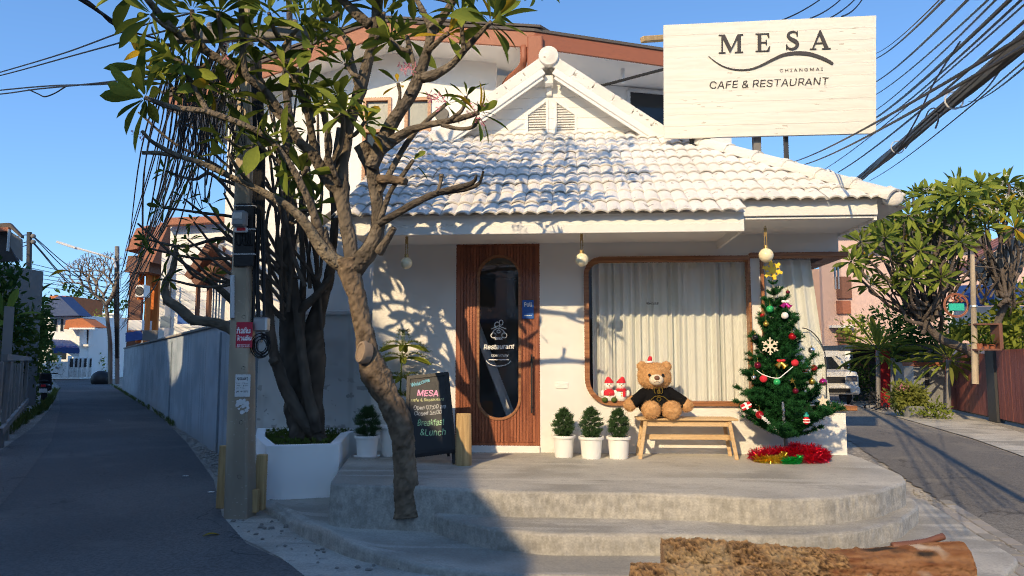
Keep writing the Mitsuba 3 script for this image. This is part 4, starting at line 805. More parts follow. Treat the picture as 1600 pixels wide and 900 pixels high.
def limb(root, pts, ys, rp, name='branch', n=5, sides=9, c0=(0.23, 0.19, 0.145), c1=(0.055, 0.045, 0.036), seed=0, knob=0.10):
    pts = np.asarray(pts, float); ys = np.interp(np.linspace(0, 1, len(pts)), np.linspace(0, 1, len(np.atleast_1d(ys))), np.atleast_1d(ys))
    w = np.array([Y(a, b, y) for (a, b), y in zip(pts, ys)]); r = np.interp(np.linspace(0, 1, len(pts)), np.linspace(0, 1, len(np.atleast_1d(rp))), np.atleast_1d(rp)) * ys / FOC
    c = spline(np.column_stack([w, r * 0]), n)[:, :3]; rr = np.interp(np.linspace(0, 1, len(c)), np.linspace(0, 1, len(r)), r)
    # even out long steps so that the bark can be uneven
    m = tube(c, rr, sides); v = np.array(m.vertices); k = meshkit.fbm(v * [14, 14, 9], 3, seed) - 0.5; k2 = meshkit.fbm(v * 45, 2, seed + 5) - 0.5
    ids = np.r_[np.repeat(np.arange(len(c)), sides), 0, len(c) - 1]; v += (v - c[ids]) * (k * 4 * knob + k2 * 1.6 * knob)[:, None]; m.vertices = v
    col = 0.55 * vcol(m, c0, c1, 11, seed, 4, 1.0, (1, 1, 0.5)) + 0.45 * vcol(m, np.array(c0) * 1.25, np.array(c1) * 0.6, 34, seed + 3, 3, 1.0, (1, 1, 0.8)); ring = meshkit.fbm(v * [6, 6, 30], 2, seed + 9); col = col * (0.85 + 0.3 * ring[:, None])
    add(name, m, 'bark', root, smooth=True, color=col)
    return c
GR = ['leaf_a', 'leaf_a', 'leaf_b', 'leaf_c', 'leaf_b']; GY = GR + ['leaf_y']

mt = thing('frangipani_tree', 'leaning frangipani tree with thick pruned trunk growing from the concrete apron', 'tree')
tb0 = Z(636, 801, 0.19)[1]
WARM = dict(c0=(0.27, 0.20, 0.135), c1=(0.055, 0.04, 0.028))
trunk = limb(mt, [(637, 808), (636, 790), (633, 745), (631, 700), (624, 660), (606, 622), (588, 590), (577, 556), (567, 510), (558, 466), (548, 430), (545, 406)], [tb0, 6.3], [23, 20, 18, 18, 20.5, 18.5, 23, 18, 14.5, 14, 17, 20], 'trunk', 14, 34, seed=3, knob=0.09, **WARM)
kn = Y(574, 556, 6.18); Mk = frame(kn + [-0.030, -0.040, 0.03], unit((0.16, 0.08, .98)), unit((0.80, -0.6, -.08)), unit((-0.6, -0.79, 0.16)))
kc = lathe([(0, 0.035), (0.07, 0.035), (0.075, 0.055), (0.095, 0.05), (0.105, 0.0), (0.09, -0.12)], 20); kc.vertices = kc.vertices * [0.95, 0.62, 0.55]
add('cut_knot', xf(kc, Mk), 'vc_rough', mt, smooth=50, color=None) if False else add('cut_knot', xf(kc, Mk), 'knot_wood', mt, smooth=45)
L = []
def br(pts, ys, rp, tip=None, nl=12, Ls=0.27, mats=GR, seed=[20], ax_=None, root=None, out=None, **kw):
    seed[0] += 1; c = limb(root or mt, pts, ys, rp, 'branch', 4, 8, seed=seed[0], **kw)
    if nl: rosette(L if out is None else out, c[-1], ax_ if ax_ is not None else unit(unit(c[-1] - c[-4]) + [0, 0, 0.5]), nl, Ls * (1.28 if out is None else 1.1), mats)
    return c
# the pruned heads and main limbs
br([(548, 420), (548, 390), (541, 352), (536, 322), (533, 296), (531, 284)], [6.3, 6.45], [14, 12, 11, 11, 15, 13], nl=0)
br([(553, 420), (578, 390), (591, 354), (589, 310), (582, 268), (573, 240), (563, 224)], [6.3, 6.1], [17, 14, 11, 10.5, 12, 15, 13], nl=0)
br([(545, 420), (520, 405), (500, 384), (478, 350), (450, 322), (395, 292), (360, 276), (320, 257), (282, 245), (245, 239), (222, 239)], [6.3, 5.9], [13, 12, 10, 8, 7, 6, 5, 5, 4, 4, 3], nl=0, c0=(0.30, 0.25, 0.18))
br([(282, 245), (255, 232), (236, 220), (222, 205)], [5.95, 5.9], [4, 4, 3, 3], nl=0)
br([(520, 405), (507, 378), (504, 356)], [6.3], [10, 9, 8], nl=0)
br([(533, 300), (535, 255), (545, 195), (562, 142), (575, 95), (586, 50), (590, 0), (592, -40)], [6.45, 6.3], [13, 11, 10, 11, 9, 9, 9, 8], nl=14)
br([(577, 40), (560, 24), (545, 10), (528, -8), (515, -25)], [6.3, 6.2], [9, 9, 8, 7, 6])
br([(580, 262), (600, 215), (617, 185), (641, 150), (655, 120), (667, 82), (675, 48)], [6.1, 5.9], [12, 12, 11, 11, 10, 8, 9], nl=0)
br([(675, 48), (695, 22), (712, -5), (722, -22)], [5.9, 5.8], [8, 7, 6, 5], nl=14)
br([(675, 48), (662, 20), (650, -2), (640, -20)], [5.9, 6.0], [7, 5, 4, 4], nl=10)
br([(660, 122), (682, 116), (706, 100), (728, 76), (750, 52), (768, 34)], [5.9, 5.6], [9, 8, 6, 5, 4, 4], nl=18, Ls=0.30, ax_=(0.5, -0.15, 0.6), mats=GY)
br([(725, 80), (722, 50), (720, 20)], [5.7, 5.6], [4, 4, 3], nl=10)
br([(590, 235), (630, 208), (666, 196), (715, 186), (748, 176)], [6.1, 5.7], [8, 7, 5, 5, 4], nl=13, Ls=0.20, ax_=(0.7, -0.1, 0.5), mats=GY)
br([(690, 195), (715, 201), (737, 199), (750, 184)], [5.85, 5.75], [4, 3, 3, 2], nl=0)
br([(700, 190), (722, 172), (728, 150)], [5.8, 5.75], [4, 3, 3], nl=7, Ls=0.16)
br([(593, 350), (640, 322), (682, 302), (735, 287), (745, 274)], [6.15, 5.7], [6, 6, 5, 4, 2], nl=0, c0=(0.13, 0.11, 0.09)); br([(686, 301), (725, 296), (748, 287), (755, 268)], [5.95, 5.7], [5, 4, 3, 2], nl=0, c0=(0.13, 0.11, 0.09)); br([(683, 302), (688, 287), (690, 272)], [5.9], [3, 3, 4], nl=0)
br([(592, 280), (615, 281), (634, 284)], [6.1, 6.0], [8, 7, 6], nl=0, c0=(0.28, 0.2, 0.13)); br([(594, 345), (610, 300), (630, 272), (646, 250)], [6.15, 6.0], [5, 4, 4, 3], nl=4, Ls=0.13)
br([(592, 395), (604, 376), (616, 356)], [6.2, 6.1], [8, 6, 5], nl=0)
br([(594, 300), (620, 250), (650, 205), (700, 160)], [6.15, 6.1], [5, 5, 4, 3], nl=7, Ls=0.17)
br([(585, 250), (608, 230), (650, 200)], [6.1, 6.0], [5, 4, 4], nl=0)
# the left hand limbs
br([(528, 300), (508, 276), (488, 240), (468, 222), (448, 188), (412, 140), (375, 112), (325, 82), (275, 50), (238, 8), (215, -20)], [6.45, 5.7], [11, 10, 9, 8, 7, 7, 7, 7, 7, 6, 5], nl=14, Ls=0.3)
br([(506, 384), (490, 332), (462, 272), (426, 222), (387, 198), (325, 175), (270, 168), (226, 152)], [6.3, 5.7], [8, 7, 6, 5, 5, 5, 5, 4], nl=17, Ls=0.30, ax_=(-0.8, -0.15, 0.35))
br([(412, 140), (384, 115), (379, 60), (376, -10)], [6.0, 5.8], [6, 6, 5, 5], nl=12)
br([(492, 240), (480, 175), (460, 122), (436, 85), (402, 60)], [6.4, 5.9], [7, 6, 5, 5, 4], nl=14, Ls=0.26)
br([(436, 85), (452, 60), (470, 40)], [6.0, 6.0], [4, 4, 3], nl=12); br([(460, 122), (478, 95), (488, 72)], [6.1, 6.0], [4, 4, 3], nl=12, Ls=0.24)
br([(325, 82), (305, 50), (300, 15)], [5.9, 5.8], [5, 4, 4], nl=13, Ls=0.28); br([(275, 50), (255, 40), (236, 22)], [5.8, 5.6], [4, 3, 3], nl=9, Ls=0.32, ax_=(-0.9, -0.1, 0.2))
br([(375, 112), (350, 85), (345, 55), (342, 20)], [6.0, 5.8], [5, 4, 4, 4], nl=13)
br([(325, 175), (300, 130), (285, 100), (272, 92)], [5.9, 5.8], [5, 4, 4, 3], nl=14, Ls=0.25)
br([(505, 270), (515, 230), (508, 190), (503, 165)], [6.4, 6.2], [6, 5, 5, 4], nl=15, Ls=0.24)
br([(505, 270), (530, 235), (536, 190), (530, 155)], [6.4, 6.1], [5, 5, 4, 4], nl=14, Ls=0.25); br([(480, 250), (458, 245), (440, 228)], [6.3, 6.1], [4, 4, 3], nl=8, Ls=0.30, ax_=(-0.3, -0.5, -0.1))
br([(530, 290), (512, 240), (514, 200), (540, 175)], [6.35, 5.9], [5, 4, 4, 4], nl=14, Ls=0.24, ax_=(-0.1, -0.5, 0.7)); br([(395, 292), (370, 262), (358, 240)], [6.1, 6.0], [4, 3, 3], nl=5, Ls=0.27, ax_=(-0.5, -0.2, 0.1)); br([(400, 230), (372, 228), (352, 214)], [6.0, 5.9], [4, 3, 3], nl=5, Ls=0.22)
br([(462, 272), (420, 240), (402, 222)], [6.2, 6.0], [4, 3, 3], nl=8, Ls=0.26)
br([(500, 330), (470, 330), (455, 350), (490, 330)], [6.4, 6.4], [3, 3, 3, 3], nl=6, Ls=0.16)
br([(500, 385), (488, 345), (492, 318)], [6.4, 6.5], [4, 3, 3], nl=8, Ls=0.18)
br([(562, 142), (550, 100), (545, 70), (530, 45)], [6.3, 6.4], [6, 5, 4, 4], nl=12, Ls=0.24); br([(641, 150), (648, 110), (640, 75), (636, 58)], [5.95, 6.3], [5, 4, 4, 4], nl=10, Ls=0.24); br([(667, 82), (690, 60), (700, 52)], [5.9, 5.8], [5, 4, 4], nl=10, Ls=0.22, mats=GY)
br([(617, 185), (625, 150), (622, 130)], [6.0, 6.0], [4, 3, 3], nl=5, Ls=0.16, mats=['leaf_a', 'leaf_y'])
# the crown goes on above the picture
random.seed(31)
for tx_, ty_ in [(random.uniform(180, 860), random.uniform(-330, -30)) for _ in range(34)]:
    s_ = random.choice([(590, -20), (722, -10), (640, -10), (515, -15), (376, 0), (560, -10), (700, 0)]); yy = random.uniform(5.6, 6.6)
    br([s_, ((s_[0] + tx_) / 2 + random.uniform(-20, 20), (s_[1] + ty_) / 2), (tx_, ty_)], [6.1, yy], [5, 4, 3], nl=13, Ls=0.24)
for tx_, ty_, s_ in ((250, 70, (290, 60)), (230, 105, (285, 100)), (300, 105, (330, 95)), (330, 130, (300, 110)), (420, 20, (436, 60)), (400, 100, (412, 130)), (445, 110, (455, 150)), (420, 165, (450, 190)), (350, 150, (340, 178)), (385, 45, (379, 70)), (480, 140, (490, 190)), (570, 190, (545, 215)), (470, 270, (480, 262)), (540, 100, (560, 120)), (610, 60, (640, 80)), (500, 30, (530, 20)), (600, 20, (588, 60)), (265, 130, (285, 150))):
    br([s_, ((s_[0] + tx_) / 2, (s_[1] + ty_) / 2 + 5), (tx_, ty_)], [6.1, random.uniform(5.8, 6.3)], [4, 3.5, 3], nl=random.choice([10, 12, 14]), Ls=random.uniform(.2, .27), mats=GY if random.random() < .4 else GR)
finish_leaves(mt, L)
FL_ = []
def flower(o, n, s, mats):
    for _ in range(n):
        c = np.asarray(o) + R.normal(0, s * 1.1, 3); ax_ = unit(R.normal(0, 1, 3) + [0, -0.6, 0.3]); rosette(FL_, c, ax_, 5, s * 1.5, mats, 60, 75, petiole=0.02)
for px, py, y_, m_ in ((360, 76, 5.9, 'petal'), (376, 80, 5.9, 'petal_w'), (632, 102, 5.95, 'petal'), (640, 108, 5.95, 'petal'), (672, 152, 5.8, 'petal'), (688, 156, 5.8, 'petal'), (742, 172, 5.7, 'petal'), (358, 77, 5.9, 'petal_w'), (221, 205, 5.9, 'petal'), (750, 184, 5.7, 'petal')):
    flower(Y(px, py, y_), 5, 0.026, [m_])
by = {}
for M, m_, k in FL_: by.setdefault(m_, []).append(xf(LEAVES[k], M))
for m_, l in by.items(): add('flower', cat_(l), m_, mt, kind='stuff')

# the second, dark trunked tree in the planter
t2 = thing('frangipani_tree', 'dark multi stemmed tree rising from the white planter behind the utility pole', 'tree')
DK = dict(c0=(0.16, 0.135, 0.108), c1=(0.045, 0.038, 0.032)); L2 = []
y2 = 8.25
limb(t2, [(478, 692), (470, 640), (464, 580), (457, 520), (452, 460), (448, 400), (451, 330), (447, 260), (452, 190), (446, 120), (452, 40), (450, -40)], [y2, 8.4], [26, 24, 23, 20, 15, 11, 9, 8, 7, 6, 5, 5], 'trunk', 6, 16, seed=41, knob=0.13, **DK)
limb(t2, [(490, 690), (488, 620), (492, 560), (490, 520), (502, 470), (513, 440), (518, 400), (523, 340), (520, 280), (530, 200)], [y2 - 0.1, 8.3], [19, 17, 17, 17, 11, 9, 7, 6, 5, 4], 'trunk', 6, 14, seed=42, knob=0.13, c0=(0.16, 0.13, 0.10), c1=(0.04, 0.034, 0.028))
def b2(pts, ys, rp, nl=0, Ls=0.2, **kw): return br(pts, ys, rp, nl=nl, Ls=Ls, root=t2, out=L2, **{**DK, **kw})
b2([(505, 690), (480, 665), (455, 625), (436, 580), (424, 530), (420, 480), (412, 430)], [8.0, 7.8], [10, 11, 10, 9, 8, 7, 6]); b2([(430, 568), (425, 560)], [7.8], [8, 7])
b2([(496, 676), (482, 620), (474, 570), (468, 520), (463, 470), (458, 430)], [7.95, 8.0], [10, 9, 8, 8, 7, 6])
b2([(466, 490), (480, 475), (500, 455), (518, 430)], [8.0, 7.9], [8, 7, 5, 4]); b2([(470, 520), (472, 470), (474, 420), (470, 330), (478, 230)], [8.1, 8.2], [7, 6, 5, 4, 3])
random.seed(3)
for k in range(17):                                    # the thicket of thin upright stems
    x0 = random.uniform(420, 510); x1 = x0 + random.uniform(-110, 60); y1 = random.uniform(60, 330); yy = random.uniform(7.4, 8.8); mx, my = (x0 + x1) / 2 + random.uniform(-20, 20), (470 + y1) / 2
    b2([(x0, random.uniform(430, 520)), ((x0 + mx) / 2 + random.uniform(-8, 8), (470 + my) / 2), (mx, my), ((mx + x1) / 2 + random.uniform(-8, 8), (my + y1) / 2), (x1, y1)], [yy, yy + random.uniform(-.4, .4)], [3.4, 3, 2.6, 2.1, 1.7], nl=random.choice([0, 7, 8, 10]), Ls=random.uniform(0.13, 0.24))
for k in range(20):                                    # long thin boughs arching out over the lane
    x0, y0_ = random.uniform(330, 420), random.uniform(260, 470); x1, y1 = x0 - random.uniform(60, 150), y0_ - random.uniform(-10, 110); yy = random.uniform(7.6, 8.8)
    x1 = max(x1, 212)
    b2([(x0 + 40, y0_ + 40), (x0, y0_), ((x0 + x1) / 2 + random.uniform(-8, 8), (y0_ + y1) / 2 + random.uniform(-2, 14)), (x1, y1)], [yy, yy - 0.2], [3, 3, 2.4, 1.6], nl=random.choice([7, 9, 11, 0]), Ls=random.uniform(0.11, 0.19), mats=['leaf_c', 'leaf_d', 'leaf_a'])
b2([(300, 500), (278, 480), (262, 468), (258, 445), (270, 420), (276, 385)], [8.8, 8.8], [8, 8, 7, 6, 5, 4], nl=8, c0=(0.26, 0.22, 0.17), c1=(0.1, 0.085, 0.065)); b2([(372, 520), (340, 505), (300, 500)], [8.7, 8.8], [9, 8, 8], c0=(0.26, 0.22, 0.17), c1=(0.1, 0.085, 0.065))
finish_leaves(t2, L2)
# a slender climber with small hanging leaves high up between the limbs
t3 = thing('climber', 'thin leafy climber with small round leaves hanging high among the limbs', 'plant'); out = []
for pts in ([(510, -10), (495, 20), (492, 45), (500, 60)], [(520, 15), (510, 40), (515, 60)], [(620, -20), (612, 20), (620, 45)], [(640, 5), (660, 20), (665, 40)], [(470, -10), (462, 5), (466, 12)]):
    c = limb(t3, pts, [6.8, 6.8], [1.5, 1], 'stem', 6, 5, **DK)
    for p in c[::1]: rosette(out, p, R.normal(0, 1, 3), 2, 0.075, ['leaf_d', 'leaf_c'], 60, 110, petiole=0.3)
rest = {}
for M, m_, k in out: rest.setdefault(m_, []).append(xf(LEAVES[k], M @ np.diag([1, 1.8, 1, 1])))
for m_, l in rest.items(): add('leaf_mass', cat_(l), m_, t3, kind='stuff')

# ---------------------------------------------------------------- cables
def cable(pts, r, n=8, lab=None, group=None, nm='cable'):
    return add(nm, tube(spline(pts, n), r, 6), 'cable_black', label=lab, cat='cable', group=group)
GL = ('thin black cable in the curtain of cables sagging from the pole top down the lane', 'cables sagging from the pole down the lane')
random.seed(5)
for k in range(26):
    a = Y(random.uniform(262, 372), random.uniform(45, 100), PY - 0.1); xe_ = random.uniform(180, 192); ye_ = random.uniform(415, 520); e = Y(xe_, ye_, 36)
    m1 = a + (e - a) * 0.10 + [random.uniform(-.2, .2), 0, -random.uniform(0.15, 0.55)]; m2 = a + (e - a) * 0.35 + [random.uniform(-.3, .3), 0, -random.uniform(0.5, 1.0)]; m3 = a + (e - a) * 0.7 - [0, 0, 0.5]
    cable([a, m1, m2, m3, e], random.uniform(0.006, 0.013), 6, *GL)
GL2 = ('tangled black cable loop hanging below the pole top', 'tangled cable loops below the pole top')
for k in range(34):
    x, y0_ = random.uniform(285, 378), random.uniform(90, 150); y1 = random.uniform(190, 330); w = random.uniform(-26, 22); yy = PY + random.uniform(-0.2, 0.5)
    cable([Y(x, y0_, yy), Y(x + w * .6 + random.uniform(-8, 8), y0_ * .6 + y1 * .4, yy), Y(x + w + random.uniform(-10, 10), y1, yy + .05), Y(x + w * .2 + random.uniform(-14, 14), y0_ * .5 + y1 * .5 + random.uniform(-30, 30), yy + .1), Y(x + random.uniform(-25, 25), y0_ + random.uniform(-12, 20), yy)], random.uniform(0.004, 0.009), 7, *GL2)
GL3 = ('black cable running straight down the right side of the utility pole', 'cables strapped down the pole')
for k in range(7):
    x = 396 + k * 2.6; cable([Y(x - 6 + random.uniform(-2, 2), 95, PY - 0.05), Y(x + random.uniform(-2, 2), 220, PY), Y(x + random.uniform(-3, 3), 340, PY), Y(x + random.uniform(-3, 3), 430, PY), Y(x + random.uniform(-4, 6), 500 + k * 3, PY)], random.uniform(0.008, 0.016), 5, *GL3)
for pts, lab in (([(-120, -60, 4.6), (60, -30, 5.3), (130, 2, 5.9), (215, 60, 6.4), (246, 76, 6.7)], 'thick black cable from above the camera to the left end of the crossarm'), ([(-40, -60, 5.0), (125, -5, 5.7), (180, 40, 6.3), (250, 62, 6.7)], 'second cable from above the camera to the left end of the crossarm'),
                 ([(-60, 130, 12), (0, 113, 10.5), (100, 83, 8.6), (205, 45, 7.3), (300, 20, 6.8)], 'upper straight cable crossing the sky at the left edge'), ([(-60, 128, 12), (0, 118, 10.8), (110, 88, 8.8), (220, 58, 7.3), (310, 35, 6.8)], 'fainter cable just under the upper straight cable on the left'),
                 ([(-80, 152, 11), (0, 147, 10), (60, 139, 9), (170, 128, 7.8), (300, 110, 6.8)], 'lower cable with a loose twist crossing the sky on the left'), ([(-80, 150, 11), (0, 141, 10), (80, 134, 9), (170, 131, 7.8), (300, 118, 6.8)], 'twin of the twisted lower cable crossing the sky on the left'), ([(45, 140, 9.6), (60, 147, 9.5), (70, 151, 9.4), (85, 146, 9.3), (103, 135, 9.0)], 'loose loop of thin wire wound on the lower left cable'), ([(440, 18, 7.5), (520, 8, 7.6), (700, -30, 8)], 'thin wire crossing the sky gap above the rear house')):
    cable([Y(*p) for p in pts], 0.016 if 'thick' in lab else 0.010, 6, lab)
# the bundle on the right: from over the side road back past the cafe
GR_ = ('black cable in the fan of overhead cables crossing the sky right of the sign', 'overhead cables right of the sign')
NTH = ['first', 'second', 'third', 'fourth', 'fifth', 'sixth', 'seventh', 'eighth', 'ninth', 'tenth', 'eleventh', 'twelfth', 'thirteenth', 'fourteenth', 'fifteenth', 'sixteenth']
def rcable(p, q, r, lab=GR_[0], group=GR_[1], sag=0.12, ya=5.2, yb=15):
    if p[1] == 24 or q[1] == 24: ya, yb = 13.0, 10.5
    if min(p[0], q[0]) > 1300 and max(p[1], q[1]) < 200 and 1371 in (p[0], q[0]): lab = f'{NTH[rcable.n]} black overhead cable counted down the right edge of the sign board'; rcable.n += 1
    a, b = Y(*p, ya), Y(*q, yb); d = b - a; a2 = a - d * 0.35; b2_ = b + d * 0.25; pts = [a2 + (b2_ - a2) * t - np.array([0, 0, sag * 4 * t * (1 - t) - sag * 0.7]) for t in np.linspace(0, 1, 7)]
    cable(pts, r, 4, lab, group)
rcable.n = 0
for p, q, r in (((1468, 0), (1371, 84), .006), ((1475, 0), (1371, 92), .011), ((1512, 0), (1371, 128), .012), ((1544, 0), (1371, 148), .009), ((1556, 0), (1371, 172), .009), ((1578, 0), (1371, 184), .018), ((1596, 0), (1371, 196), .011), ((1600, 8), (1310, 252), .008), ((1600, 34), (1330, 258), .013), ((1600, 96), (1375, 275), .007), ((1600, 106), (1520, 160), .008), ((1244, 24), (1300, -18), .011), ((1282, 24), (1320, -10), .011), ((1308, 24), (1345, -14), .011), ((1325, 24), (1346, -2), .012), ((1372, 190), (1225, 258), .008), ((1371, 205), (1240, 262), .008)):
    if q[0] > p[0]: p, q = (q[0] + (q[0] - p[0]) * .3, q[1] + (q[1] - p[1]) * .3), p
    rcable(p, q, r)
a, b = Y(1600, 66, 5.2), Y(1352, 272, 13); d = b - a; th_ = thing('cable_bundle', 'thick black bundle of many cables bound together running down to the roof corner', 'cable bundle')
pts = np.array([a - d * 0.4 + d * 1.7 * t for t in np.linspace(0, 1, 40)])
for k in range(12):
    ph = k * 0.55; r = 0.034 if k else 0.0; off = np.stack([r * np.cos(ph + np.linspace(0, 5, 40)), 0 * pts[:, 0], r * np.sin(ph + np.linspace(0, 5, 40))], 1) + np.cumsum(np.random.default_rng(k).normal(0, 0.002, (40, 3)), 0)
    add('strand', tube(pts + off, 0.02 if k else 0.04, 6), 'cable_black', th_)
for px, py in ((1452, 190), (1577, 75)): c = PL((0, 0, 0), (1, 0, 0), px, py) if False else None
for t in (0.24, 0.61): c = a + d * (t * 1.0); add('tie', tube([c + np.array([0.085 * math.cos(s), -0.0, 0.085 * math.sin(s)]) for s in np.linspace(0, 6.28, 14)], 0.008, 5), 'grey_white', th_)
for pts_ in ([(1371, 262), (1400, 238), (1430, 190), (1460, 128), (1500, 65)], [(1480, 170), (1510, 165), (1540, 140), (1566, 105)], [(1415, 232), (1440, 200), (1500, 160), (1560, 100)], [(1445, 186), (1452, 172), (1462, 170), (1466, 186), (1462, 200)]):
    cable([Y(p[0], p[1], 9 - k * 0.6) for k, p in enumerate(pts_)], 0.008, 6, *GR_)

# ---------------------------------------------------------------- far things along the lane (left)
def pbx(px0, py0, px1, py1, y, dep, c=0.0):
    a, b = Y(px0, py1, y), Y(px1, py0, y); return bb(a[0], b[0], y, y + dep, a[2], b[2], c)
def ppoly(pts, y, dep):
    return prism_y(sg.Polygon([(Y(a, b, y)[0], Y(a, b, y)[2]) for a, b in pts]), y, y + dep)
def cloud(center, rad, n, size, clump=14, asp=0.45, shell=0.55, seed=0):
    """Leaf faces gathered in uneven clumps through an ellipsoid."""
    rr = np.random.default_rng(seed); cs = []
    while len(cs) < clump:
        p = rr.uniform(-1, 1, 3)
        if p @ p < 1: cs.append(p)
    cs = np.array(cs); k = rr.integers(clump, size=n); p = cs[k] * 0.85 + rr.normal(0, 0.20, (n, 3)); p = p * rad + center
    d = rr.normal(0, 1, (n, 3)) + (p - center) / np.asarray(rad) * 1.0; d /= np.linalg.norm(d, axis=1, keepdims=True); u = np.cross(d, rr.normal(0, 1, (n, 3))); u /= np.linalg.norm(u, axis=1, keepdims=True)
    l = size * rr.uniform(0.5, 1.3, (n, 1)); v = np.stack([p, p + d * l * 0.5 + u * l * asp / 2, p + d * l, p + d * l * 0.5 - u * l * asp / 2], 1).reshape(-1, 3); i = np.arange(n)[:, None] * 4
    return trimesh.Trimesh(v, np.vstack([i + [0, 1, 2], i + [0, 2, 3]]), process=False)
def bush(name, lab, cat, parts, stems=(), group=None):
    k = thing(name, lab, cat, group)
    for c, rad, n, s, m_, sd in parts: add('foliage', cloud(np.array(c), np.array(rad), n, s, seed=sd), m_, k, kind='stuff')
    for a, b, r in stems: add('stem', tube(spline([a, (np.array(a) + b) / 2 + R.normal(0, 0.05, 3), b], 4), [r] * 9 if False else r, 6), 'weathered', k)
    return k
Yl = 55.0
lh = thing('house', 'white two storey house with blue roof and blue awning at the bend of the lane', 'house')
def part(nm, px0, py0, px1, py1, y, dep, m_, root, c=0.0): return add(nm, pbx(px0, py0, px1, py1, y, dep, c), m_, root)
add('wall', ppoly([(66, 592), (66, 492), (124, 492), (124, 592)], Yl, 8), 'rear_white', lh)
add('roof', ppoly([(60, 494), (74, 472), (92, 462), (124, 493)], Yl - 1.2, 1.6), 'blue_roof', lh)
for x in (83, 93): 
    w = fkey(f'{lh}__window'); add('frame', pbx(x, 496, x + 7, 518, Yl - 0.06, 0.05), 'white_trim', w); add('pane', pbx(x + 1, 498, x + 6, 517, Yl - 0.09, 0.025), 'dark_glass', w)
aw = [Y(76, 531, Yl - 0.05), Y(110, 533, Yl - 0.05), Y(124, 545, Yl - 3), Y(80, 544, Yl - 3)]; add('awning', hull([p + [0, 0, z] for p in aw for z in (0, .06)]), 'awning_blue', lh); add('awning_valance', hull([p + [0, 0, z] for p in (aw[2], aw[3]) for z in (0, -.35)] + [p + [0, .04, z] for p in (aw[2], aw[3]) for z in (0, -.35)]), 'awning_blue', lh)
part('carport_opening', 80, 546, 103, 561, Yl - 0.07, 0.05, 'dark_glass', lh)
h2 = thing('house', 'smaller house with orange tiled roof beside the blue awning house', 'house')
add('wall', pbx(104, 508, 140, 590, Yl + 1, 6), 'rear_white', h2); add('roof', ppoly([(100, 514), (103, 500), (128, 497), (149, 511)], Yl - 1, 1.6), 'orange_tile', h2); part('eaves', 108, 512, 148, 514.5, Yl - 1.3, 0.4, 'white_trim', h2)
part('balcony_opening', 122, 515, 137, 538, Yl + 0.9, 0.08, 'dark_glass', h2); part('balcony_ledge', 122, 538, 138, 541, Yl + 0.3, 0.7, 'white_trim', h2); part('window', 102, 513, 112, 523, Yl + 0.93, 0.05, 'dark_glass', h2)
add('house', pbx(76, 462, 103, 488, 70, 6), 'orange_tile', label='bright orange tiled roof end peeking above the blue roof far down the lane', cat='house')
h3 = thing('house', 'distant white building with a long row of windows beyond the orange roof', 'building')
part('wall', 132, 490, 176, 512, 90, 2, 'rear_white', h3); part('cornice', 130, 489, 178, 491.5, 89.6, 1, 'white_trim', h3)
for k in range(6): part('window', 140 + k * 5, 498, 142.6 + k * 5, 505, 89.9, 0.08, 'dark_glass', h3)
h4 = thing('shed', 'low shed with pale blue metal roof at the end of the lane', 'shed'); part('wall', 140, 543, 168, 560, 72, 2, 'rear_white', h4); add('roof', ppoly([(134, 544), (138, 528), (158, 528), (168, 544)], 71, 1.5), 'tarp_blue', h4)
fp = thing('fence', 'white masonry fence with dark railings in front of the far houses', 'fence')
for k, (a, b_) in enumerate(((70, 76), (88, 90), (104, 107), (113, 115), (120, 122), (126, 129), (134, 138), (142, 144))): part('pier', a, 555 + k * 0.6, b_, 590, Yl - 6, 0.4, 'rear_white', fp)
part('wall', 70, 565, 107, 590, Yl - 5.9, 0.2, 'old_white', fp); part('wall', 107, 575, 144, 589, Yl - 5.9, 0.2, 'old_white', fp); part('railing', 108, 560, 143, 574, Yl - 5.8, 0.06, 'dark_metal', fp)
# right hand of the far lane
pw = thing('gate_pillar', 'white pillar beside the dark pole at the far end of the blue wall', 'pillar'); part('shaft', 165, 528, 171, 592, 47, 0.5, 'rear_white', pw); part('shaft', 172, 535, 178, 592, 45, 0.5, 'rear_white', pw)
add('bag', mv(ball((0, 0, 0), (0.62, 0.5, 0.55), 2), Y(158, 593, 44)), 'black_plastic', label='dark heap of rubbish bags at the far end of the lane', cat='rubbish bag', smooth=True)
# white house with clapboards behind the wall, sunlit
cw = thing('house', 'sunlit white boarded house rising behind the blue wall', 'house'); yw = 21.0
zb0, zb1 = Y(300, 540, yw)[2], Y(300, 345, yw)[2]; xa, xb_ = Y(262, 450, yw)[0], Y(372, 450, yw)[0]; nb = 14
for k in range(nb):
    z0, z1 = zb0 + (zb1 - zb0) * k / nb, zb0 + (zb1 - zb0) * (k + 1) / nb; add('board', hull([(x, yw + d, z) for x in (xa, xb_) for d, z in ((0, z0), (0.03, z1), (0.2, z0), (0.2, z1))]), 'rear_white', cw)
part('corner_board', 246, 395, 262, 545, yw - 0.3, 0.6, 'rear_white', cw)
for a, b_, c_, d_ in ((254, 438, 259, 476), (264, 438, 267, 470)): part('slot_window', a, b_, c_, d_, yw - 0.34, 0.06, 'dark_glass', cw)
add('roof', ppoly([(252, 352), (262, 340), (380, 336), (380, 344)], yw - 0.4, 0.3), 'brown_fascia', cw)
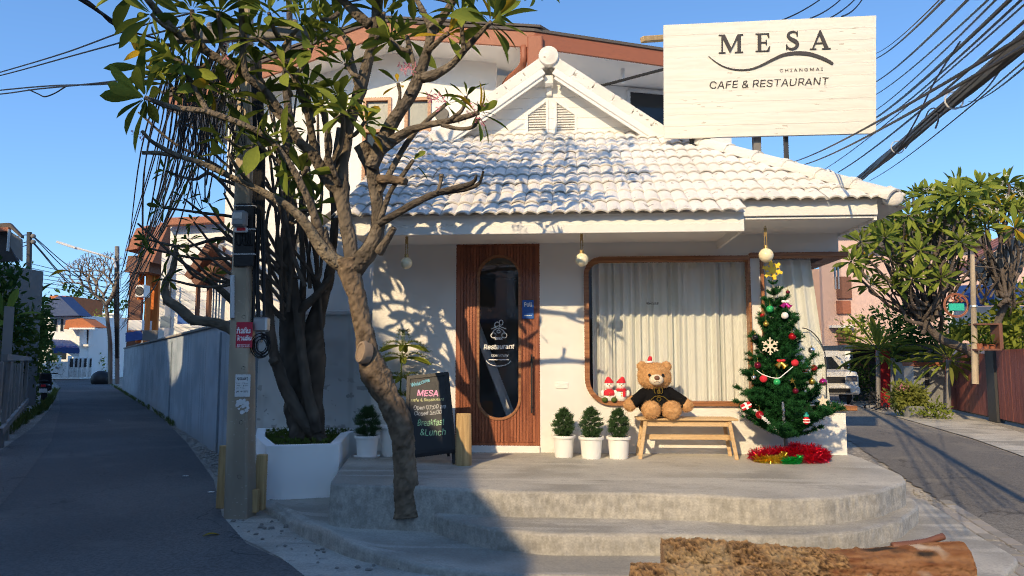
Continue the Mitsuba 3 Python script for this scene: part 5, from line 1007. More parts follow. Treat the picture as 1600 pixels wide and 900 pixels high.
# orange house further back with brown lean-to roofs
oh = thing('house', 'orange rendered house with brown lean-to roofs behind the bare tree', 'house'); yo = 32.0
part('wall', 222, 400, 250, 560, yo, 5, 'orange_wall', oh); part('wall', 232, 390, 243, 440, yo - 0.1, 0.09, 'yellow_wall', oh); part('shade_room', 196, 420, 222, 560, yo + 1.5, 0.2, 'brown_wood', oh)  # flat brown panel stands in for the shaded room behind the columns
for a in (213, 225): part('column', a, 412, a + 4, 535, yo - 0.6, 0.4, 'orange_wall', oh)
add('roof', ppoly([(196, 392), (213, 357), (232, 352), (216, 388)], yo - 2, 3), 'brown_fascia', oh); add('roof', ppoly([(214, 400), (250, 347), (264, 350), (238, 410)], yo - 2.4, 3), 'brown_fascia', oh); add('roof', ppoly([(195, 425), (200, 400), (236, 398), (232, 425)], yo - 1.5, 2), 'brown_wood', oh)
part('balcony', 200, 500, 222, 516, yo - 0.8, 1.2, 'rear_white', oh); part('railing', 203, 468, 221, 500, yo - 0.8, 0.1, 'brown_wood', oh)
ac = thing('air_conditioner', 'white air conditioner unit between the orange columns', 'air conditioner'); part('case', 211, 445, 225, 464, yo - 1.2, 0.5, 'white_plastic', ac, 0.02); add('fan_grille', xf(lathe([(0, 0.02), (0.17, 0.02), (0.2, 0)], 16), frame(Y(218, 455, yo - 1.21), (1, 0, 0), (0, 0, 1), (0, -1, 0))), 'dark_metal', ac)
add('awning', hull([Y(196, 520, yo - 3), Y(220, 516, yo - 3), Y(226, 530, yo - 4), Y(196, 534, yo - 4), Y(196, 521, yo - 2.9), Y(226, 531, yo - 3.9)]), 'awning_blue', label='small blue awning below the orange house', cat='awning')
cl2 = thing('laundry_rack', 'hoarding and blue sheets standing on the blue wall below the sunlit house', 'panels')
part('sheet', 277, 488, 296, 506, 19.5, 0.06, 'blue_sign', cl2); part('sheet', 250, 494, 266, 512, 20, 0.06, 'tarp_blue', cl2); part('low_wall', 222, 516, 246, 532, 24, 0.3, 'weathered', cl2)
# the gate roof on the wall
gr_ = thing('gate_roof', 'brown pitched gate roof with corrugated blue grey sheet behind the blue wall', 'gate roof'); yg = 12.6
for a, b_ in (((303, 436), (340, 382)), ((313, 445), (362, 402))): p, q = Y(*a, yg), Y(*b_, yg); add('rafter', beam(p, q, 0.5, 0.14, 0.01), 'brown_wood', gr_)
p, q = Y(300, 432, yg + .2), Y(345, 376, yg + .2); add('roof_panel', hull([p, q, p + [0.4, 1.6, .1], q + [0.4, 1.6, .1], p + [0, 0, .05], q + [0, 0, .05]]), 'dark_roof', gr_)
for a in ((304, 436, 309, 500), (321, 446, 327, 500)): part('post', *a, yg - 0.05, 0.12, 'brown_wood', gr_)
for k in range(9): x = 326 + k * 4.6; add('sheet_rib', pbx(x, 425, x + 4.2, 506, yg + 0.35 + 0.03 * (k % 2), 0.04), 'tarp_blue', gr_)
add('hose', tube(spline([Y(352, 382, yg - .3), Y(344, 385, yg - .3), Y(348, 400, yg - .3), Y(359, 411, yg - .3)], 6), 0.035, 8), 'grey_white', label='grey plastic hose bent over the brown gate roof', cat='hose', smooth=True)
# poles, street lamp arm, wires
p2_ = thing('utility_pole', 'dark distant utility pole crowded with cables at the end of the blue wall', 'pole'); b0 = Y(183, 600, 36); add('shaft', tube([b0, Y(183, 385, 36)], 0.11, 8), 'weathered', p2_)
for k in range(4): add('cable_drop', tube(spline([Y(180 + k * 2, 400 + k * 4, 35.7), Y(179 + k * 2, 480, 35.7), Y(181 + k * 1.3, 560, 35.7)], 5), 0.03, 5), 'cable_black', p2_)
sl = thing('street_lamp', 'thin pale street lamp arm reaching out over the lane', 'street lamp'); add('arm', tube([Y(181, 418, 35.5), Y(178, 405, 35.5), Y(150, 396, 35.5), Y(118, 387, 35.5)], 0.06, 6), 'grey_white', sl); add('lamp_head', beam(Y(120, 388, 35.5), Y(90, 378, 35.5), 0.25, 0.12, 0.02), 'grey_white', sl)
p3_ = thing('utility_pole', 'thin dark pole rising from the bushes on the left of the lane', 'pole'); add('shaft', tube([Y(43, 600, 26), Y(46, 363, 26)], 0.09, 8), 'dark_metal', p3_)
for py in (369, 378): add('insulator', mv(ball((0, 0, 0), 0.09, 1), Y(52, py, 26)), 'weathered', p3_)
GW = ('thin wire strung between the far poles across the lane', 'wires between the far poles')
for a, b_, s in (((52, 369), (180, 445), 14), ((52, 370), (180, 455), 18), ((52, 378), (180, 470), 22), ((52, 380), (180, 480), 20), ((46, 366), (-10, 374), 1), ((46, 377), (-10, 388), 1), ((46, 382), (-10, 396), 1)): cable([Y(*a, 26), Y((a[0] + b_[0]) / 2, (a[1] + b_[1]) / 2 + s, 31), Y(*b_, 36 if b_[0] > 0 else 20)], 0.018, 6, *GW)
for k in range(6): cable([Y(48, 412 + k * 7, 30), Y(110, 424 + k * 6, 33), Y(182, 420 + k * 10, 36)], 0.014, 5, *GW)
# the bare pruned tree by the far pole
bt = thing('bare_tree', 'bare pale branched tree with leafless tangled twigs beside the far pole', 'tree'); yb = 34.0; random.seed(21)
PALE = dict(c0=(0.30, 0.26, 0.21), c1=(0.16, 0.13, 0.11))
limb(bt, [(172, 600), (172, 540), (168, 500), (164, 475), (150, 462), (140, 454)], [yb], [3.6, 3.2, 3, 2.8, 2.6, 2.2], 'trunk', 4, 7, seed=60, **PALE); limb(bt, [(165, 478), (176, 460), (182, 440)], [yb], [4, 3, 2], 'branch', 4, 6, seed=61, **PALE)
tw = []
def twig(p, ang, l, r, d):
    q = (p[0] + l * math.cos(ang), p[1] - l * math.sin(ang)); yy = yb + random.uniform(-1.2, 1.2); a, b_ = Y(*p, yb if d == 5 else yb + random.uniform(-.4, .4)), Y(*q, yb + random.uniform(-.4, .4))
    tw.append(tube([a, (a + b_) / 2 + [random.uniform(-.06, .06), 0, 0.05], b_], [r, r * .85, r * .7], 4))
    if d > 0:
        for s in (-1, 1): twig(q, ang * 0.85 + 0.24 + s * random.uniform(0.25, 0.6), l * random.uniform(0.72, 0.86), r * 0.72, d - 1)
for p, ang in (((143, 456), 2.5), ((143, 456), 1.9), ((150, 462), 1.5), ((178, 455), 1.9), ((165, 478), 1.75)): twig(p, ang, 17, 0.075, 5)
wv = cat_(tw); add('twigs', wv, 'vc_rough', bt, kind='stuff', smooth=True, color=vcol(wv, (0.34, 0.29, 0.25), (0.2, 0.17, 0.14), 2, 3))
# left edge: building corner with balcony, old fence, plants, motorbike
lb = thing('house', 'dark house corner with corrugated eave projecting at the left edge', 'house'); yl2 = 17.5
add('eave', ppoly([(-60, 352), (14, 348), (33, 368), (33, 372), (14, 355), (-60, 360)], yl2, 0.1), 'dark_roof', lb); add('fascia', ppoly([(-60, 356), (13, 355), (13, 361), (-60, 363)], yl2 - 0.05, 0.1), 'brown_fascia', lb); add('gable_boards', ppoly([(12, 360), (33, 374), (33, 408), (26, 402), (14, 382)], yl2, 0.06), 'weathered', lb); add('wall', ppoly([(-60, 362), (12, 362), (14, 382), (27, 408), (-60, 410)], yl2 + 0.2, .1), 'black_paint', lb); part('corner_post', 10, 358, 13, 392, yl2 - 0.1, 0.08, 'white_trim', lb); part('ground_storey', -60, 410, -14, 640, yl2 + 1, 2, 'weathered', lb)
of_ = thing('fence', 'old weathered picket fence on the left edge of the lane', 'fence'); A_, B_ = Z(-8, 712), Z(39, 645); d_ = unit(B_ - A_)
for k in range(9):
    t = k / 8; p = A_ + (B_ - A_) * t; h = Y(38, 562, B_[1])[2] * R.uniform(0.93, 1.0)
    add('picket', beam(p + [0, 0, -0.05], p + [R.normal(0, .03), 0, h], 0.40 if k % 3 else 0.26, 0.06, 0.01, upv=(d_[1], -d_[0], 0)), random.choice(['weathered', 'weathered', 'paver_c']), of_)
for z in (0.35, 1.5): add('rail', beam(A_ + [0, .08, z], B_ + [0, .08, z], 0.06, 0.10), 'weathered', of_)
gp = thing('gate_post', 'tall white gate post at the left picture edge behind the old fence', 'post'); part('shaft', -4, 478, 7, 640, 15.2, 0.3, 'weathered', gp)
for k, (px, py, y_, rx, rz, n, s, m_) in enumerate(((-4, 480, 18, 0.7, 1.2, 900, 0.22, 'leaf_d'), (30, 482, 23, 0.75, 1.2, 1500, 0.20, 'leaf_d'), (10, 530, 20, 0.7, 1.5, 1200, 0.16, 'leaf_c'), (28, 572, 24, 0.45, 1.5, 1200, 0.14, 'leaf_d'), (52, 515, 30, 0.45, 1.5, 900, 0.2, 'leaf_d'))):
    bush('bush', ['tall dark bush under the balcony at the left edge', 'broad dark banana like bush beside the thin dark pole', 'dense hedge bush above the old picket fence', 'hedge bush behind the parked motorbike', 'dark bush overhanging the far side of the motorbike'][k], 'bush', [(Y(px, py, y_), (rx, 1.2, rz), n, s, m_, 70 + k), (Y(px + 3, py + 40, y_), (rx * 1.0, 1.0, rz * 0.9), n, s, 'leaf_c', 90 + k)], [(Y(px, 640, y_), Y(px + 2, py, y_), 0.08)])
bn = thing('banana_plant', 'broad leafed plant with one yellow leaf tip on the left of the lane', 'plant'); out = []
rosette(out, Y(50, 478, 22), (0.1, -0.2, 1), 9, 1.0, ['leaf_c', 'leaf_d'], 15, 80); rosette(out, Y(8, 500, 17), (0.2, -0.2, 1), 8, 0.9, ['leaf_c', 'leaf_a'], 15, 80)
out.append((frame(Y(76, 433, 22), unit((0.85, 0, 0.5)) * 0.6, np.array([0.0, -1, 0.3]) * 0.6, unit((-.5, 0, .85)) * 0.6), 'leaf_y', 0))
for M, m_, k in out: put('leaf', LEAFP[k], m_, M, bn)
mo = thing('motorbike', 'dark parked motorbike seen from behind on the left of the lane', 'motorbike'); m0 = Z(66, 634); ym = m0[1]
def mb(px0, py0, px1, py1, dy, dep, m_, nm, c=0.03): add(nm, pbx(px0, py0, px1, py1, ym + dy, dep, c), m_, mo)
for dy, nm in ((0, 'rear_wheel'), (1.25, 'front_wheel')): add(nm, xf(lathe([(0.17, -0.05), (0.27, -0.055), (0.30, 0), (0.27, 0.055), (0.17, 0.05), (0.17, -0.05)], 22), frame(m0 + [0, dy + 0.3, 0.30], (0, 1, 0), (0, 0, 1), (1, 0, 0))), 'rubber', mo, smooth=40)
cx = m0[0]
add('body', hull([ball((cx, ym + 0.1, 0.62), (0.16, .15, .12), 1).vertices, ball((cx, ym + 0.9, 0.55), (0.14, .2, .16), 1).vertices][0].tolist() + ball((cx, ym + 0.9, 0.55), (0.14, .2, .16), 1).vertices.tolist()), 'black_paint', mo, smooth=40); add('seat', hull(np.vstack([ball((cx, ym + 0.15, 0.78), (0.14, .15, .05), 1).vertices, ball((cx, ym + 0.75, 0.76), (0.12, .15, .05), 1).vertices])), 'rubber', mo, smooth=40)
add('front_shield', hull(np.vstack([ball((cx, ym + 1.1, 0.95), (0.18, .06, .10), 1).vertices, ball((cx, ym + 1.2, 0.5), (0.2, .06, .10), 1).vertices])), 'black_paint', mo, smooth=40); add('handlebar', tube([(cx - 0.36, ym + 0.95, 1.02), (cx, ym + 1.05, 1.0), (cx + 0.36, ym + 0.95, 1.02)], 0.018, 6), 'dark_metal', mo)
for s in (-1, 1): add('mirror', mv(ball((0, 0, 0), (0.07, .02, .05), 1), (cx + s * 0.33, ym + 1.0, 1.22)), 'steel', mo); add('indicator', mv(ball((0, 0, 0), (.04, .03, .03), 1), (cx + s * 0.15, ym - 0.02, 0.66)), 'steel', mo)
add('tail_light', bb(cx - .07, cx + .07, ym - .06, ym - .01, .6, .68, .01), 'red', mo); add('number_plate', bb(cx - .11, cx + .11, ym - .08, ym - .06, .42, .55, .004), 'poster_white', mo); add('mudguard', hull(np.vstack([ball((cx, ym - 0.03, 0.55), (0.08, .03, .06), 1).vertices, ball((cx, ym + 0.05, 0.35), (0.07, .02, .04), 1).vertices])), 'black_paint', mo)
def turn(root, deg, piv):
    M = trimesh.transformations.rotation_matrix(math.radians(deg), (0, 0, 1), piv)
    for k_ in [k_ for k_ in scene if k_.startswith(root + '__')]: scene[k_]['to_world'] = T(M)
turn(mo, 34, m0)
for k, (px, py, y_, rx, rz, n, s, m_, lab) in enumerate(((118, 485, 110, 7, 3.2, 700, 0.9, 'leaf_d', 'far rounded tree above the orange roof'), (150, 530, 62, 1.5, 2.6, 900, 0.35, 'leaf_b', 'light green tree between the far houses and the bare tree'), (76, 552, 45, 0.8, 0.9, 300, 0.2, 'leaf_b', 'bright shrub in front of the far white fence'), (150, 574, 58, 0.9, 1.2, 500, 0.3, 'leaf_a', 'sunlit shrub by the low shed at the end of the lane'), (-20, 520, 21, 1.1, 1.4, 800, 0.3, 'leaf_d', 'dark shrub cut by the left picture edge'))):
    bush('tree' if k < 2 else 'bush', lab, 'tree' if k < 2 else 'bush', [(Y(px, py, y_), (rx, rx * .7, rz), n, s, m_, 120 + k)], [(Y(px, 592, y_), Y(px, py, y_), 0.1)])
hill = np.array([Y(x, y_, 600) for x, y_ in ((-400, 560), (40, 535), (110, 500), (150, 492), (220, 505), (420, 560))]); hv = np.vstack([hill, hill * [1, 1, 0]]); n = len(hill)
add('hill', hull(np.vstack([hill + [0, 40, 0], hill * [1, 1, 0], hill * [1, 1, 0] + [0, 80, 0]])), 'leaf_d' if False else 'weathered', kind='structure', label='far hazy hill at the end of the lane')

# ---------------------------------------------------------------- the side road on the right
yp = 33.0
pk = thing('house', 'pink rendered house with brown shutters across the side road', 'building')
part('wall', 1290, 372, 1680, 575, yp, 0.3, 'pink_wall', pk); part('wall', 1240, 420, 1312, 640, yp + 2, 0.3, 'pink_wall', pk); part('white_storey', 1290, 540, 1420, 640, yp - 0.02, 0.1, 'rear_white', pk)
for a in ((1309, 432, 1330, 466), (1309, 470, 1329, 490), (1309, 515, 1331, 530), (1311, 532, 1331, 546)): part('shutter', *a, yp - 0.15, 0.14, 'brown_wood' if a[1] != 470 else 'brown_fascia', pk)
part('ledge', 1300, 508, 1336, 512, yp - 0.4, 0.4, 'rear_white', pk); add('roof', ppoly([(1340, 386), (1380, 338), (1500, 330), (1560, 384)], yp - 0.6, 6), 'dark_roof', pk)
cp = thing('carport', 'dark carport beside the pink house with its deep shade put into a black back', 'carport'); part('back', 1336, 545, 1482, 640, 27.5, 0.2, 'black_paint', cp); part('roof', 1332, 538, 1484, 546, 24.5, 3.2, 'dark_metal', cp)  # back sheet coloured black in place of deep shade
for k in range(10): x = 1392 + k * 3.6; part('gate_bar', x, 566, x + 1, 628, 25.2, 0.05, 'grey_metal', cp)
for a in ((1378, 546, 1391, 636), (1424, 560, 1432, 632)): add('red_post', pbx(*a, 23.6, 0.3, 0.01), 'red_post', label='thick red post at the carport mouth' if a[0] < 1400 else 'thin red post behind the grey gate pillar', cat='post')
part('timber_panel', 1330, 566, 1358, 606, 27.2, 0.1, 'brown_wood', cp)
# parked car
car = thing('parked_car', 'white pickup partly hidden behind the cafe corner on the side road', 'car'); g0 = Z(1330, 634); yc = g0[1]; c0 = Y(1300, 634, yc)[0]; c1 = Y(1343, 634, yc)[0]; w = c1 - c0 + 0.55; c0 = c1 - w; h = Y(1330, 556, yc)[2]
def cb(pf, nm, m_): add(nm, m_ if False else pf, m_, car)
prof = [(0, 0.35), (0, 0.95), (0.12, 1.08), (1.15, 1.16), (1.75, h), (3.4, h), (3.9, 1.2), (5.1, 1.15), (5.1, 0.4)]
add('body', prism_x(sg.Polygon([(yc + a, b_) for a, b_ in prof]).buffer(-0.03).buffer(0.03), c0, c1), 'car_white', car)
add('windscreen', hull([(c0 + .12, yc + 1.17, 1.18), (c1 - .12, yc + 1.17, 1.18), (c0 + .22, yc + 1.69, h - .06), (c1 - .22, yc + 1.69, h - .06), (c0 + .12, yc + 1.12, 1.18), (c1 - .12, yc + 1.12, 1.18), (c0 + .22, yc + 1.66, h - .03), (c1 - .22, yc + 1.66, h - .03)]), 'dark_glass', car)
add('grille', bb(c0 + .42, c1 - .42, yc - .02, yc + .02, .72, .92, .01), 'dark_metal', car); add('bumper', bb(c0 - .02, c1 + .02, yc - .10, yc + .1, .38, .62, .04), 'car_white', car); add('lower_grille', bb(c0 + .3, c1 - .3, yc - .115, yc - .09, .42, .56, .01), 'black_plastic', car)
for s, x in ((0, c0), (1, c1 - .42)): add('headlight', bb(x + .02, x + .40, yc - .03, yc + .1, .76, .95, .03), 'steel', car)
for x in (c0 + .12, c1 - .12): add('wheel', xf(lathe([(0, -0.1), (0.3, -0.11), (0.34, -0.06), (0.34, 0.06), (0.3, 0.11), (0, 0.1)], 20), frame((x, yc + .85, .34), (0, 1, 0), (0, 0, 1), (1, 0, 0))), 'rubber', car, smooth=40)
add('wing_mirror', bb(c1 + .01, c1 + .2, yc + 1.35, yc + 1.45, 1.12, 1.3, .03), 'black_plastic', car)
# timber fence
F0, F1 = Z(1478, 641), Z(1600, 669); fd = unit(F1 - F0); fn = np.array([fd[1], -fd[0], 0]); fn = -fn if fn @ (EYE * [1, 1, 0] - F0) < 0 else fn; fL = np.linalg.norm(F1 - F0)
fe = thing('fence', 'dark red brown timber gate fence on metal frames along the side road', 'fence')
def fat(s, z): return F0 + fd * s + [0, 0, z]
def s_of(px): 
    q = PL(F0, fn, px, 610); return (q - F0) @ fd
sA, sB, sC, sD = s_of(1478), s_of(1547), s_of(1562), fL + 3.5
k = 0
for lo, hi, wdt, mt2 in ((sA, sB, 0.28, 'fence_wood'), (sC, sD, 0.22, 'fence_wood')):
    s = lo
    while s < hi - 0.02:
        e = min(hi, s + wdt); ex = [(0, 0.0)] ; off = R.uniform(0, .012); tp = 1.62 + (0.0 if hi == sB else 0.08)
        add('plank', hull([fat(a, z) + fn * t for a in (s + .006, e - .006) for z in (0.10, tp) for t in (off, off + .03)]), 'fence_wood', fe); s = e; k += 1
for lo, hi in ((sA, sB), (sC, sD)):
    for z in (0.06, 0.85, 1.55): add('rail', hull([fat(a, z + dz) + fn * t for a in (lo, hi) for dz in (0, .05) for t in (-.05, -.01)]), 'dark_metal', fe)
add('post', hull([fat(a, z) + fn * t for a in (sB + .05, sC - .05) for z in (0, 1.72) for t in (-.08, .08)]), 'dark_metal', fe)
gpx = thing('gate_pillar', 'grey rendered gate pillar with number plate left of the timber fence', 'pillar'); q0 = Z(1436, 648); 
add('body', pbx(1431, 571, 1476, 648, q0[1] + .6, 0.6), 'grey_metal', gpx); add('cap', pbx(1428, 566, 1479, 572, q0[1] + .55, 0.7), 'brown_fascia', gpx)
pl_ = [(1445, 581, 1452, 601)]; add('plate', pbx(1446, 582, 1452, 591, q0[1] + .57, 0.02), 'dark_metal', gpx); add('plate', pbx(1446, 593, 1452, 602, q0[1] + .57, 0.02), 'dark_metal', gpx)
# variegated shrub in a pot
vs = thing('potted_shrub', 'variegated cream and green shrub in a grey pot before the gate pillar', 'potted plant'); q = Z(1430, 652); add('pot', mv(lathe([(0, 0), (.26, 0), (.33, .30), (.30, .30), (.28, .24), (0, .24)], 20), q), 'grey_metal', vs, smooth=40)
add('foliage', cloud(Y(1420, 618, q[1]), np.array((0.42, 0.35, 0.36)), 1500, 0.13, seed=31, clump=30), 'leaf_pale', vs, kind='stuff'); add('foliage', cloud(Y(1418, 622, q[1] + .1), np.array((0.40, 0.34, 0.36)), 600, 0.13, seed=32, clump=24), 'leaf_a', vs, kind='stuff'); add('blossom', cloud(Y(1412, 606, q[1] - .3), np.array((0.2, 0.12, 0.08)), 40, 0.07, seed=33), 'petal', vs, kind='stuff')
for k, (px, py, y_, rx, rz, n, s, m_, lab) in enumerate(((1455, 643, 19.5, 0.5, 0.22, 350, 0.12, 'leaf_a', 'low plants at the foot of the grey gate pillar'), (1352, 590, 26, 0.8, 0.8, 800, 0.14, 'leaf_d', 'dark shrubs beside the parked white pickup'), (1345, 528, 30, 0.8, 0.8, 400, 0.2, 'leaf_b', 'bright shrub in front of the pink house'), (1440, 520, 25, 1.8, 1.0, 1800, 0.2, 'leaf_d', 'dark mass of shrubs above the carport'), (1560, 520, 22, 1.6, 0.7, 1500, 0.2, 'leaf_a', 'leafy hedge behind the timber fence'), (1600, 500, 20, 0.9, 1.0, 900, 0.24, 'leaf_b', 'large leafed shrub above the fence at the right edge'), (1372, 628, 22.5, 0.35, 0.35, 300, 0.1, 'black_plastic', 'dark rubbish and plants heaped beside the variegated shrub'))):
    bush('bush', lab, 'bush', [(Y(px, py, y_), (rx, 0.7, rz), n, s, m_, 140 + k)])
for px, py, y_, n, l, lab, mm in ((1372, 548, 23, 40, 1.25, 'fountain of long strap leaves on the plant by the red post', ['leaf_b', 'leaf_b', 'leaf_a']), (1482, 562, 20.5, 44, 0.95, 'spiky fan leaved plant just above the grey gate pillar', ['leaf_b', 'leaf_pale', 'leaf_a']), (1395, 560, 22.5, 20, 0.7, 'drooping strap leaved plant right of the red post', ['leaf_a', 'leaf_d'])):
    pk_ = thing('strap_leaf_plant', lab, 'plant'); out = []; rosette(out, Y(px, py, y_), (0.05, -0.1, 1), n, l, mm, 10, 115)
    for M, m_, kk in out: M = M @ np.diag([1, 0.42, 1, 1]); put('leaf', LEAFP[kk], m_, M, pk_)
    add('stem', tube([Y(px, 640, y_), Y(px, py, y_)], 0.06, 6), 'weathered', pk_)
# the big frangipani over the fence
ft = thing('frangipani_tree', 'spreading frangipani tree with white flowers over the side road fence', 'tree'); L3_ = []; yf = 19.5; random.seed(9)
GRN = dict(c0=(0.16, 0.13, 0.11), c1=(0.07, 0.058, 0.05))
def b3(pts, rp, nl=13, Ls=0.36, name='branch'):
    c = limb(ft, pts, [yf + random.uniform(-.5, .5), yf + random.uniform(-1.4, 1.4)], rp, name, 4, 7, seed=int(random.random() * 1e4), **GRN)
    if nl: rosette(L3_, c[-1], unit(unit(c[-1] - c[-4]) + [0, -0.4, 0.7]), nl, Ls, ['leaf_b', 'leaf_a', 'leaf_c', 'leaf_a', 'leaf_b'] + (['leaf_y'] if random.random() < .22 else []), 15, 105)
    return c
limb(ft, [(1540, 600), (1530, 560), (1500, 542), (1470, 530), (1450, 508), (1440, 480)], [yf], [8, 7.5, 7, 6, 5, 4.5], 'trunk', 5, 9, seed=200, **GRN)
limb(ft, [(1545, 600), (1552, 540), (1560, 500), (1575, 470)], [yf], [6, 5.5, 5, 4.5], 'trunk', 5, 9, seed=201, **GRN)
tips = [(1330, 402), (1345, 372), (1365, 350), (1382, 366), (1400, 352), (1410, 372), (1420, 330), (1436, 345), (1446, 325), (1462, 300), (1470, 342), (1478, 320), (1492, 285), (1500, 300), (1505, 330), (1515, 312), (1528, 328), (1545, 305), (1556, 295), (1566, 318), (1580, 300), (1590, 322), (1600, 300), (1352, 410), (1392, 400), (1436, 385), (1480, 402), (1462, 370), (1500, 372), (1470, 430), (1425, 430), (1395, 440), (1360, 440), (1540, 350), (1585, 350), (1612, 330), (1450, 300), (1430, 300), (1530, 285)]
tips += [(1376, 330), (1404, 318), (1420, 358), (1486, 345), (1512, 295), (1548, 330), (1573, 282), (1604, 318), (1450, 360), (1520, 345), (1480, 300), (1535, 312)]
for tx_, ty_ in tips:
    left = tx_ < 1520; s = (random.uniform(1436, 1470), random.uniform(478, 525)) if left else (random.uniform(1560, 1580), random.uniform(460, 480))
    m_ = (s[0] + (tx_ - s[0]) * 0.55 + random.uniform(-14, 14), s[1] + (ty_ - s[1]) * 0.42 + random.uniform(-12, 12)); b3([s, ((s[0] + m_[0]) / 2 + random.uniform(-8, 8), (s[1] + m_[1]) / 2 + 6), m_, (tx_ + random.uniform(-4, 4), ty_ + 18), (tx_, ty_ + 6)], [3.2, 2.5, 2.0, 1.6, 1.4], 26, 0.48)
for k in range(60):                                    # bare twigs
    s = (random.uniform(1400, 1590), random.uniform(420, 500)); b3([s, (s[0] + random.uniform(-30, 30), s[1] - random.uniform(10, 40)), (s[0] + random.uniform(-60, 60), s[1] - random.uniform(40, 80))], [1.7, 1.3, 0.8], 0)
L3_ = [(M @ np.diag([1, 0.8, 1, 1]), m_, k) for M, m_, k in L3_]
finish_leaves(ft, L3_)
fo = []; 
for tx_, ty_ in tips[::2]: 
    o = Y(tx_ + random.uniform(-8, 8), ty_ - 2, yf - 0.5)
    for _ in range(7): rosette(fo, o + R.normal(0, .08, 3), unit(R.normal(0, 1, 3) + [0, -1, .5]), 5, 0.07, ['petal_w'], 55, 75, petiole=.02)
add('flower', cat_([xf(LEAVES[k], M) for M, m_, k in fo]), 'petal_w', ft, kind='stuff')
# roofs, canopies and poles behind the fence
rr_ = thing('roof_shelter', 'rusty brown corrugated roof rising at the right edge', 'roof'); p, q = Y(1512, 425, 22), Y(1640, 330, 22)
for k in range(16): a_ = p + (q - p) * k / 16; b_ = p + (q - p) * (k + 1) / 16; add('roof_sheet', hull([v_ + [dx, dy, z] for v_ in (a_, b_) for dx, dy in ((0, 0), (1.0, 4.0)) for z in (0.03 * (k % 2), 0.03 * (k % 2) + .04)]), 'brown_fascia', rr_)
add('gable', hull([p + [0, .1, -.02], q + [0, .1, -.02], q + [0, .1, -1.2], p + [.6, .1, -.4], p + [.6, .2, -.4], q + [0, .2, -1.2]]), 'weathered', rr_)
cn = thing('canopy', 'blue tarpaulin canopy behind the trees at the right edge', 'canopy'); add('sheet', hull([Y(1486, 478, 27), Y(1640, 472, 27), Y(1640, 440, 29), Y(1500, 446, 29), Y(1486, 480, 27), Y(1640, 474, 27)]), 'awning_blue', cn); part('white_wall', 1486, 478, 1650, 520, 29.5, 0.2, 'rear_white', cn)
p4 = thing('utility_pole', 'slim pale concrete pole rising behind the timber fence', 'pole'); add('shaft', tube([Y(1524, 600, 17.5), Y(1519, 398, 17.5)], [0.075, 0.05], 8), 'pole_concrete', p4, smooth=True); add('strap', tube([Y(1521.5, 480, 17.5), Y(1521.4, 477, 17.5)], 0.08, 8), 'steel', p4)
add('canopy_post', pbx(1567, 425, 1576, 560, 24, 0.25), 'grey_white', label='thick pale post holding up the blue canopy', cat='post')
gs = thing('round_sign', 'round wire sign with a green plate hanging above the fence', 'sign'); c = Y(1494, 477, 18); rad_ = 18 * 18 / FOC
for r in (rad_, rad_ * 0.9): add('ring', tube([c + [r * math.cos(t), 0, r * math.sin(t)] for t in np.linspace(0, 2 * math.pi, 33)], 0.013, 6), 'brown_fascia', gs)
add('plate', bb(c[0] - rad_ * .62, c[0] + rad_ * .62, 17.98, 18.0, c[2] - rad_ * .45, c[2] + rad_ * .15, .004), 'teal', gs); add('motif', cat_([tube(spline([c + [dx, -.02, rad_ * .25], c + [dx + .05, -.02, rad_ * .4], c + [dx - .02, -.02, rad_ * .6], c + [dx + .04, -.02, rad_ * .8]], 4), 0.016, 5) for dx in (-.1, 0.0, .1)]), 'brown_fascia', gs, kind='stuff')
add('hanger', tube([c + [rad_, 0, 0], Y(1519, 470, 17.6)], 0.012, 5), 'dark_metal', gs)
ps_ = thing('plant_shelf', 'small wall shelf with potted succulents fixed to the pale pole', 'shelf')
for py in (505, 545): add('board', pbx(1526, py, 1566, py + 2.5, 17.3, 0.35), 'brown_wood', ps_)
add('side', pbx(1563, 507, 1566, 545, 17.3, 0.35), 'brown_wood', ps_)
for k, x in enumerate((1531, 1541, 1551)):
    o = Y(x, 545, 17.45); pp_ = thing('potted_succulent', ['succulent pot nearest the pale pole on the wall shelf', 'middle succulent pot on the wall shelf', 'outermost succulent pot on the wall shelf'][k], 'potted plant'); add('pot', mv(lathe([(0, 0), (.05, 0), (.07, .12), (.055, .12), (0, .1)], 12), o), 'brown_fascia', pp_)
    out = []; rosette(out, o + [0, 0, .12], (0, 0, 1), 14, 0.26, ['leaf_d', 'leaf_a'], 10, 80)
    for M, m_, kk in out: put('leaf', LEAFP[kk], m_, M, pp_)
cbk = Y(1486, 700, 14)
add('verge', sheet([tuple(Z(a, b_)[:2]) for a, b_ in ((1330, 632), (1430, 660), (1520, 686), (1610, 718))] + [tuple(Z(a, b_)[:2]) for a, b_ in ((1640, 690), (1478, 641), (1436, 640), (1360, 620))], 0.012), 'concrete', kind='structure', label='dusty concrete strip between the side road and the fence')

# ---------------------------------------------------------------- things on the terrace
def ground_at(px, py, z=FL): return Z(px, py, z)
